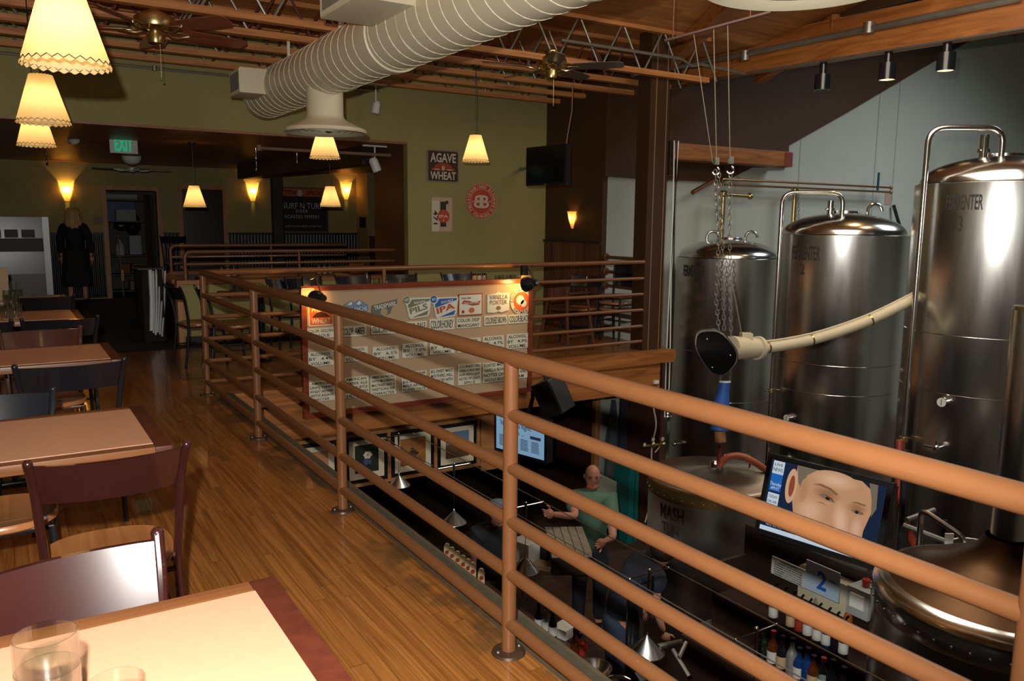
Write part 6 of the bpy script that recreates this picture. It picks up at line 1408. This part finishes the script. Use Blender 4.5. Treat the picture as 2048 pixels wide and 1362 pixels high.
# ------------------------------------------------------------------ cable lights
CX0, CX1, CZ = 3.03, 3.34, -.575
cw = thing('cable_wires', 'pair of thin steel lighting wires stretched over the bar', 'cable', (CX0, 7.1, CZ))
for X in (CX0, CX1): MB().cyl((X, .2, CZ), (X, 7.16, CZ), .0035, n=6).ball((X, 7.13, CZ), .012, n=8).build('wire', GALV, cw)
for i, (px, py) in enumerate(((798, 963), (908, 1040), (1050, 1140), (1293, 1300), (1505, 1400))):
    X = 3.185; p = onX(px, py, X); t = thing('cone_lamp', ['farthest steel cone lamp, before the framed pictures', 'second steel cone lamp hanging from the wires', 'third steel cone lamp, half hidden by the rail post', 'steel cone lamp low over the bar near the black post', 'nearest wire lamp, only its rod shows'][i], 'pendant lamp', (X, p.y, CZ), group='steel cone lamps on wires')
    MB().cyl((CX0, p.y, CZ), (CX1, p.y, CZ), .004, n=6).ball((CX0, p.y, CZ), .009, n=8).ball((CX1, p.y, CZ), .009, n=8).build('cross_bar', CHROME, t)
    MB().cyl((X, p.y, CZ+.02), (X, p.y, CZ-.10), .011, .007, n=10).ball((X, p.y, CZ+.02), .012, n=8).cyl((X, p.y, CZ-.1), (X, p.y, CZ-.40), .0028, n=6).build('rod', CHROME, t)
    MB().lathe([(.004, -.38), (.012, -.41), (.11, -.505), (.112, -.51), (.106, -.508), (.01, -.42)], (X, p.y, CZ), 40).build('cone_shade', STEEL, t)

# ------------------------------------------------------------------ apron corner, regulators, teal frame
AY = 8.30
a_, b_ = onY(1190, 800, AY), onY(1277, 960, AY)
bd = thing('pale_board', 'pale board with timber post behind the hanging aprons', 'board', (a_.x, AY, b_.z)); MB().bb(a_.x+.08, min(b_.x, 6.95), AY, AY+.03, onY(1240, 1000, AY).z, -.50).build('board', M('pale_grey_board', (.40, .41, .36), .7), bd)
MB().bb(a_.x, a_.x+.08, AY-.02, AY+.05, LOW, -.50).build('post', TRIMW, bd)
wr = thing('wire_rack', 'black wire rack holding the aprons', 'rack', (a_.x+.2, AY, -.6))
m = MB()
for k in range(8): m.cyl((a_.x+.12+.045*k, AY-.10, -.62), (a_.x+.12+.045*k, AY-.10, -.80), .004, n=5)
for z in (-.62, -.70, -.78): m.cyl((a_.x+.1, AY-.10, z), (a_.x+.46, AY-.10, z), .004, n=5)
for k in (0, 7): m.cyl((a_.x+.12+.045*k, AY-.10, -.66), (a_.x+.12+.045*k, AY, -.66), .004, n=5)
m.build('wire_grid', BLKMET, wr)
def apron(label, x0, mat, w_=.26, zt2=-.80, zb2=-1.9):
    m = MB().grid(lambda u_, v_: (x0+(u_-.5)*w_*(.18+.82*min(1, v_*2.2)), AY-.13-.02*math.sin(u_*9+v_*3), zt2-(zt2-zb2)*v_), 14, 14); m.mats = []
    o_ = m.build('apron', mat); sd = o_.modifiers.new('s', 'SOLIDIFY'); sd.thickness = .01; tag(o_, label, 'apron', 'aprons on the wire rack')
apron('grey blue apron, left one on the wire rack', a_.x+.20, M('apron_grey', (.045, .055, .065), .9, var=.3)); apron('dark navy apron, right one on the wire rack', a_.x+.40, M('apron_navy', (.014, .018, .035), .9, var=.3))
tag(MB().box((a_.x+.46, AY-.13, -.83), (.04, .03, .16)).build('blue_strap', BLU), 'blue strap end hanging above the navy apron', 'strap')
TEAL = M('teal_paint', (.005, .14, .13), .5)
p = onY(1260, 1000, 7.9); tf = thing('teal_cabinet', 'teal painted cabinet edge behind the bald man', 'cabinet', (p.x, 7.9, LOW)); MB().bb(p.x-.07, p.x+.10, 7.85, 8.2, LOW, onY(1260, 915, 7.9).z).build('body', TEAL, tf); MB().bb(p.x+.03, p.x+.035, 7.845, 7.85, LOW, onY(1260, 915, 7.9).z).build('door_gap', BLACK, tf)
p = onY(1220, 975, 8.1); tag(MB().prism([onY(1195, 945, 8.1), onY(1243, 968, 8.1), onY(1243, 1065, 8.1), onY(1195, 1050, 8.1)], (0, .03, 0)).build('white_board', M('white_panel_paint', (.40, .42, .38), .7)), 'white panel behind the shoulder of the bald man', 'panel')
rg = thing('gas_regulators', 'cluster of gas regulators with dials on dark red wall', 'regulator', onY(1300, 890, 7.3))
for (x, y, s) in ((1303, 878, .03), (1322, 877, .03), (1286, 888, .024)):
    p = onY(x, y, 7.15); MB().cyl(p, p+Vector((0, -.03, 0)), s, n=18).build('dial_case', BRASS, rg); MB().cyl(p+Vector((0, -.03, 0)), p+Vector((0, -.032, 0)), s*.85, n=18).build('dial_face', PALE, rg)
MB().tube([onY(1283, 893, 7.2), onY(1330, 888, 7.2)], .018, 8).ball(onY(1305, 889, 7.2), .04, n=10).ball(onY(1326, 889, 7.2), .035, n=10).build('manifold', BRASS, rg)
MB().tube(rounded([onY(1306, 812, 7.2), onY(1314, 850, 7.2), onY(1303, 890, 7.2), onY(1303, 1000, 7.2), onY(1290, 1045, 7.2)], .2), .010, 8).build('white_tube', M('milky_tube', (.45, .38, .33), .4), rg)
MB().tube(rounded([onY(1321, 880, 7.2), onY(1322, 890, 7.2), onY(1310, 905, 7.2)], .1), .008, 8).build('white_tube', MATS['milky_tube'], rg)
p = onY(1334, 825, 7.3); cg = thing('caged_lamp', 'wire caged work lamp by the column foot', 'lamp', p); m = MB()
for k in range(8): a2 = k*PI/4; m.tube([p+Vector((.05*math.cos(a2), .05*math.sin(a2), .06)), p+Vector((.055*math.cos(a2), .055*math.sin(a2), -.02)), p+Vector((0, 0, -.09))], .004, 5)
for z in (.05, 0, -.04): m.tube([p+Vector((.053*math.cos(j*PI/8), .053*math.sin(j*PI/8), z)) for j in range(16)], .004, 5, closed=True)
m.build('wire_cage', CHROME, cg); MB().cyl(p+EZ*.06, p+EZ*.16, .05).build('lamp_base', GALV, cg)
p = onY(1312, 764, 7.14); tag(MB().bb(p.x-.035, p.x+.035, 7.125, 7.155, p.z-.02, p.z+.02).build('small_label', WHITEP), 'tiny white label plate on the platform beam end', 'label')

# ------------------------------------------------------------------ people
def skinned(name, V, E_, Rr, mat, parent=None, sub=2, extra=None, root=0):
    """one continuous surface grown over a skeleton"""
    me = bpy.data.meshes.new(name); me.from_pydata([Vector(v_) for v_ in V], E_, []); o = bpy.data.objects.new(name, me); COL.objects.link(o)
    sk = o.modifiers.new('skin', 'SKIN'); sk.use_smooth_shade = True
    for i, r_ in enumerate(Rr):
        sv_ = me.skin_vertices[0].data[i]; sv_.radius = (r_, r_) if isinstance(r_, (int, float)) else r_; sv_.use_root = (i == root)
    sb_ = o.modifiers.new('sub', 'SUBSURF'); sb_.levels = sb_.render_levels = sub
    dg = bpy.context.evaluated_depsgraph_get(); em = bpy.data.meshes.new_from_object(o.evaluated_get(dg)); bpy.data.objects.remove(o)
    m = MB(); m.b.from_mesh(em)
    if extra: extra(m)
    return m.build(name, mat, parent, smooth=180)
def head_into(m, c, h, face, tilt=0, ears=True):
    """head of height h, face = horizontal facing direction; sculpted sphere with nose, brow, sockets, chin, ears"""
    f = Vector(face).normalized(); s_ = f.cross(EZ).normalized(); u_ = s_.cross(f); c = Vector(c)
    n1, n2 = 28, 22; rings = []
    for i in range(n2+1):
        th = PI*i/n2; ring = []
        for j in range(n1):
            ph = 2*PI*j/n1; x = math.sin(th)*math.cos(ph); y = math.sin(th)*math.sin(ph); z = math.cos(th)   # x toward the face
            sx, sy_, sz = .40, .335, .5
            k = 1-(.22*max(0, -z)**1.5 if x < .2 else .10*max(0, -z)**2); yk = 1-.30*max(0, -z)**1.3
            X, Y_, Z_ = x*sx*k, y*sy_*yk, z*sz
            if x > .5:
                nose = math.exp(-((y/.14)**2))*math.exp(-(((z+.14)/.17)**2))*.085; X += nose
                for sg in (-1, 1): X -= .04*math.exp(-(((y-sg*.36)/.16)**2)-(((z-.06)/.10)**2))
                X += .02*math.exp(-((z-.20)/.08)**2); X += .03*math.exp(-((y/.3)**2)-(((z+.72)/.16)**2)); X += .018*math.exp(-((y/.22)**2)-(((z+.43)/.05)**2))
            ring.append(m.b.verts.new(c+(f*X+s_*Y_+u_*Z_)*h))
        rings.append(ring)
    for A, B in zip(rings, rings[1:]):
        for j in range(n1): m._f([A[j], A[(j+1) % n1], B[(j+1) % n1], B[j]])
    if ears:
        for sg in (-1, 1): m.ball(c+(s_*sg*.345-f*.02-u_*.0)*h, .085*h, (.45, .8, 1.15), n=10, rot=(0, 0, math.atan2(s_.y, s_.x)))
    return f, s_, u_
def hand_into(m, w, d, nrm, L_=.18, spread=.2, curl=.5, point=False):
    """five separate fingers; w wrist, d direction, nrm palm normal"""
    w, d, nrm = Vector(w), Vector(d).normalized(), Vector(nrm).normalized(); s_ = d.cross(nrm).normalized()
    m.ball(w+d*L_*.27, L_*.27, (1, 1, 1), n=10); 
    m.tube([w, w+d*L_*.25, w+d*L_*.5], .03, 8, radii=[.024, .036, .034], flat=.55)
    for i, (o_, ln) in enumerate(((-.6, .42), (-.2, .5), (.2, .46), (.6, .36))):
        b_ = w+d*L_*.47+s_*o_*.036; cu = curl if not (point and i == 0) else .05; dd = (d+s_*o_*spread).normalized()
        p1 = b_+dd*L_*ln*.45; d2 = (dd-nrm*cu*.7).normalized(); p2 = p1+d2*L_*ln*.3; d3 = (d2-nrm*cu).normalized(); p3 = p2+d3*L_*ln*.25
        m.tube([b_, p1, p2, p3], .009, 7, radii=[.010, .0095, .0085, .007])
    b_ = w+d*L_*.18-s_*.034; m.tube([b_, b_+(d*.6-s_*.8).normalized()*L_*.22, b_+(d*.9-s_*.7).normalized()*L_*.40], .01, 7, radii=[.012, .011, .009])

def standing(P, yaw, H_=1.75, lean=0, arms=None, mat=SKIN, label='', hair=None, pants=None, shirt=None, bald=False, skirt=None, female=False, sleeve='short', z0=LOW, shoes=BLACK, stride=0, hairlen=0, gender_w=1.0, extras=None):
    k = H_/1.75; f = Vector((math.cos(yaw), math.sin(yaw), 0)); s_ = f.cross(EZ); o = Vector((P[0], P[1], z0))
    def L(fx, sx, z): return o+f*(fx*k)+s_*(sx*k)+EZ*(z*k)
    ln = lean
    w_ = .95 if female else 1.0
    hip = L(0, 0, .95); ch = L(ln*.5, 0, 1.28-abs(ln)*.15); nk = L(ln*.95, 0, 1.48-abs(ln)*.35); hd = L(ln*1.15+.02, 0, 1.625-abs(ln)*.45)
    V = [hip, L(ln*.2, 0, 1.10), ch, L(ln*.8, 0, 1.42-abs(ln)*.28), nk]; E_ = [(0, 1), (1, 2), (2, 3), (3, 4)]; Rr = [(.15*w_*k, .12*k), (.135*w_*k, .11*k), (.165*w_*k, .12*k), (.13*w_*k, .09*k), (.055*k, .055*k)]
    for sg in (-1, 1):
        i0 = len(V); st = stride*sg
        V += [L(0, sg*.09, .86), L(st*.5+.02, sg*.10, .50), L(st-.02, sg*.10, .08), L(st+.12, sg*.115, .035)]; E_ += [(0, i0), (i0, i0+1), (i0+1, i0+2), (i0+2, i0+3)]; Rr += [.088*k, .06*k, .04*k, .035*k]
    hands = []
    arms = arms or [(L(ln*.7, -.235, 1.12), L(ln*.7+.08, -.25, .86)), (L(ln*.7, .235, 1.12), L(ln*.7+.08, .25, .86))]
    for sg, (el, wr_) in zip((-1, 1), arms):
        i0 = len(V); sh = L(ln*.8, sg*.185*w_, 1.40-abs(ln)*.28); V += [sh, Vector(el), Vector(wr_)]; E_ += [(3, i0), (i0, i0+1), (i0+1, i0+2)]; Rr += [.056*k, .042*k, .027*k]; hands.append((sh, Vector(el), Vector(wr_)))
    t = thing('person', label, 'person', (P[0], P[1], z0))
    def ex(m):
        head_into(m, hd, .235*k, f)
        m.tube([nk-EZ*.02, hd-EZ*.06], .055*k, 12)
        for n_, (sh, el, wr_) in enumerate(hands):
            hand_into(m, wr_, wr_-el, s_*(1 if n_ else -1), .17*k, curl=.35 if not (extras and n_ in extras) else .6, point=bool(extras and n_ in extras))
    body = skinned('body', V, E_, Rr, mat, t, extra=ex)
    if shirt:
        sv_ = [L(-.0, 0, .84), L(ln*.2, 0, 1.10), ch, L(ln*.8, 0, 1.42-abs(ln)*.28), nk-EZ*.005*k, nk+(nk-ch).normalized()*.03*k]; se = [(0, 1), (1, 2), (2, 3), (3, 4), (4, 5)]; sr_ = [(.195*w_*k, .165*k), (.18*w_*k, .15*k), (.20*w_*k, .15*k), (.185*w_*k, .125*k), .088*k, .066*k]
        for n_, (sh, el, wr_) in enumerate(hands):
            i0 = len(sv_); e2 = sh.lerp(el, .7) if sleeve == 'short' else el; sv_ += [sh, e2]; se += [(3, i0), (i0, i0+1)]; sr_ += [.10*k, .076*k]
            if sleeve == 'long': sv_ += [el.lerp(wr_, .95)]; se += [(i0+1, i0+2)]; sr_ += [.042*k]
        skinned('shirt', sv_, se, sr_, shirt, t)
    if pants:
        pv = [L(0, 0, .97), L(0, 0, .88)]; pe = [(0, 1)]; pr = [(.165*w_*k, .135*k), (.17*w_*k, .14*k)]
        for sg in (-1, 1):
            i0 = len(pv); st = stride*sg; pv += [L(0, sg*.10, .80), L(st*.5+.02, sg*.105, .48), L(st-.02, sg*.105, .10)]; pe += [(1, i0), (i0, i0+1), (i0+1, i0+2)]; pr += [.105*k, .08*k, .065*k]
        skinned('trousers', pv, pe, pr, pants, t)
    for sg in (-1, 1):
        st = stride*sg; p_ = L(st+.06, sg*.107, .045); MB().ball(p_, .14*k if not female else .12*k, (1, .42, .38), n=14, rot=(0, 0, yaw)).build('shoe', shoes, t)
    return t, hd, f, s_, k, L
# walking woman in black
wp = onZ(158, 606, 0); yaw = math.atan2(fwd.y, fwd.x)+.32
wd_ = Vector((math.cos(yaw), math.sin(yaw), 0))
t, hd, f, s_, k, L = standing((wp.x, wp.y), yaw, 1.70, label='woman with blonde hair in a long black dress, walking away', mat=SKIN, female=True, z0=0, stride=.14)
BLKC = M('black_cloth', (.008, .007, .008), .85, var=.2)
skinned('dress_top', [L(0, 0, .80), L(0, 0, 1.05), L(0, 0, 1.28), L(0, 0, 1.43), L(-.02, -.20, 1.40), L(.0, -.245, 1.12), L(.06, -.255, .92), L(-.02, .20, 1.40), L(.0, .245, 1.12), L(.06, .255, .92)], [(0, 1), (1, 2), (2, 3), (3, 4), (4, 5), (5, 6), (3, 7), (7, 8), (8, 9)], [.19, .15, .175, .12, .075, .065, .055, .075, .065, .055], BLKC, t)
m = MB(); m.grid(lambda u_, v_: L((.17+.06*v_+.012*math.sin(u_*PI*16)*v_)*math.sin(2*PI*u_), (.20+.06*v_+.012*math.sin(u_*PI*16)*v_)*math.cos(2*PI*u_), 1.02-.70*v_), 48, 10); m.build('skirt', BLKC, t)
HR = M('dark_blonde_hair', (.50, .28, .12), .55, var=.5, scale=50)
m = MB()
def hf(u_, v_):     # bob of hair: crown to shoulder length with locks
    a_ = 2*PI*u_; th = v_; prof = [(0, .150), (.055, .140), (.10, .110), (.125, .06), (.135, .0), (.145, -.06), (.155, -.12), (.160, -.18), (.150, -.235), (.115, -.27)]
    i = min(int(v_*9), 8); q_ = v_*9-i; r_ = prof[i][0]*(1-q_)+prof[i+1][0]*q_; z_ = prof[i][1]*(1-q_)+prof[i+1][1]*q_
    r_ *= 1+.045*math.sin(a_*11+v_*5)*min(1, v_*2)+.03*math.sin(a_*23)*v_; z_ += .018*math.sin(a_*7+1)*max(0, v_-.6)
    return hd-f*(.035*k)+(f*math.cos(a_)*.86+s_*math.sin(a_)*1.0)*r_*k+EZ*z_*k
m.grid(hf, 72, 18); m.build('hair', HR, t)
# bald man in a green shirt, pointing with his right hand
bp = Vector((4.93, 6.28, 0)); vc = (CAM-bp); yawb = math.atan2(-bp.y, -bp.x)+.12
hp_ = onD(1105, 1028, 7.75); el_ = onD(1150, 1033, 8.0); el2 = onD(1226, 1075, 8.0); w2 = onD(1205, 1085, 7.7)
GRS = M('sage_green_tshirt', (.085, .17, .11), .85, var=.12, scale=12)
t, hd, f, s_, k, L = standing((bp.x, bp.y), yawb, 1.80, label='bald bearded man in green shirt pointing to the left', mat=SKINR, shirt=GRS, pants=M('dark_trousers', (.02, .02, .028), .8), arms=[(el_, hp_), (el2, w2)] if (el_-bp).dot(Vector((math.cos(yawb), math.sin(yawb), 0)).cross(EZ)) < 0 else [(el2, w2), (el_, hp_)], extras=(0, 1))
BD = M('ginger_beard', (.28, .09, .04), .8, var=.4, scale=60); hh = .235*k
m = MB(); m.ball(hd+(f*.15-EZ*.37)*hh, .25*hh, (.98, 1.08, .66), n=20, rot=(0, 0, yawb)).ball(hd+(f*.335-EZ*.165)*hh, .07*hh, (.5, 1.7, .3), n=12, rot=(0, 0, yawb)); m.build('beard', BD, t)
m = MB()
for sg in (-1, 1): m.ball(hd+(f*.355+s_*sg*.13+EZ*.035)*hh, .036*hh, (.6, 1.3, .7), n=10, rot=(0, 0, yawb))
m.build('eye', M('eye_dark', (.05, .035, .03), .3), t)
for sg in (-1, 1): MB().ball(hd+(f*.37+s_*sg*.135+EZ*.11)*hh, .06*hh, (.4, 1.4, .28), n=10, rot=(0, 0, yawb)).build('eyebrow', BD, t)
MB().ball(hd+(f*.39-EZ*.235)*hh, .05*hh, (.5, 1.7, .35), n=10, rot=(0, 0, yawb)).build('mouth', M('lip', (.32, .10, .08), .5), t)
# man in dark blue tee behind the rail, hand hanging
p = onZ(1238, 1105, -1.45); yb_ = math.atan2(-.35, 1)
t, hd, f, s_, k, L = standing((4.22, 4.98), yb_, 1.74, lean=.34, label='man in a dark blue tee bending behind the bar', shirt=M('navy_tshirt', (.022, .028, .048), .85, var=.15), pants=M('blue_jeans', (.03, .045, .085), .85, var=.25), arms=None)
MB().ball(hd+EZ*.02-f*.01, .122*k, (1, .95, .95), n=20).build('hair', M('dark_hair', (.02, .012, .008), .6, var=.4), t)
# barman with grey cap
p = onZ(985, 990, -1.02)
t, hd, f, s_, k, L = standing((p.x, p.y), math.atan2(-p.y, -p.x)+.4, 1.72, lean=.10, label='barman in black shirt and grey flat cap', shirt=M('charcoal_tshirt', (.014, .017, .022), .85), pants=BLKC)
m = MB().ball(hd+EZ*.055, .118*k, (1.05, 1, .62), n=20).ball(hd+EZ*.035+f*.12, .08, (1, 1, .12), n=14, rot=(0, 0, 0)); m.build('cap', M('grey_blue_cap', (.12, .16, .20), .8, var=.2), t)
# customer in grey shirt
p = onZ(872, 1045, -1.35)
t, hd, f, s_, k, L = standing((2.25, p.y-.5), 0.2, 1.60, lean=.12, label='customer in a pale grey shirt at the far end of the bar', shirt=M('pale_grey_shirt', (.16, .18, .19), .85, var=.1), pants=BLKC, arms=None)
MB().ball(hd+EZ*.02-f*.02, .122*k, (1, .95, .95), n=20).build('hair', MATS['dark_hair'], t)
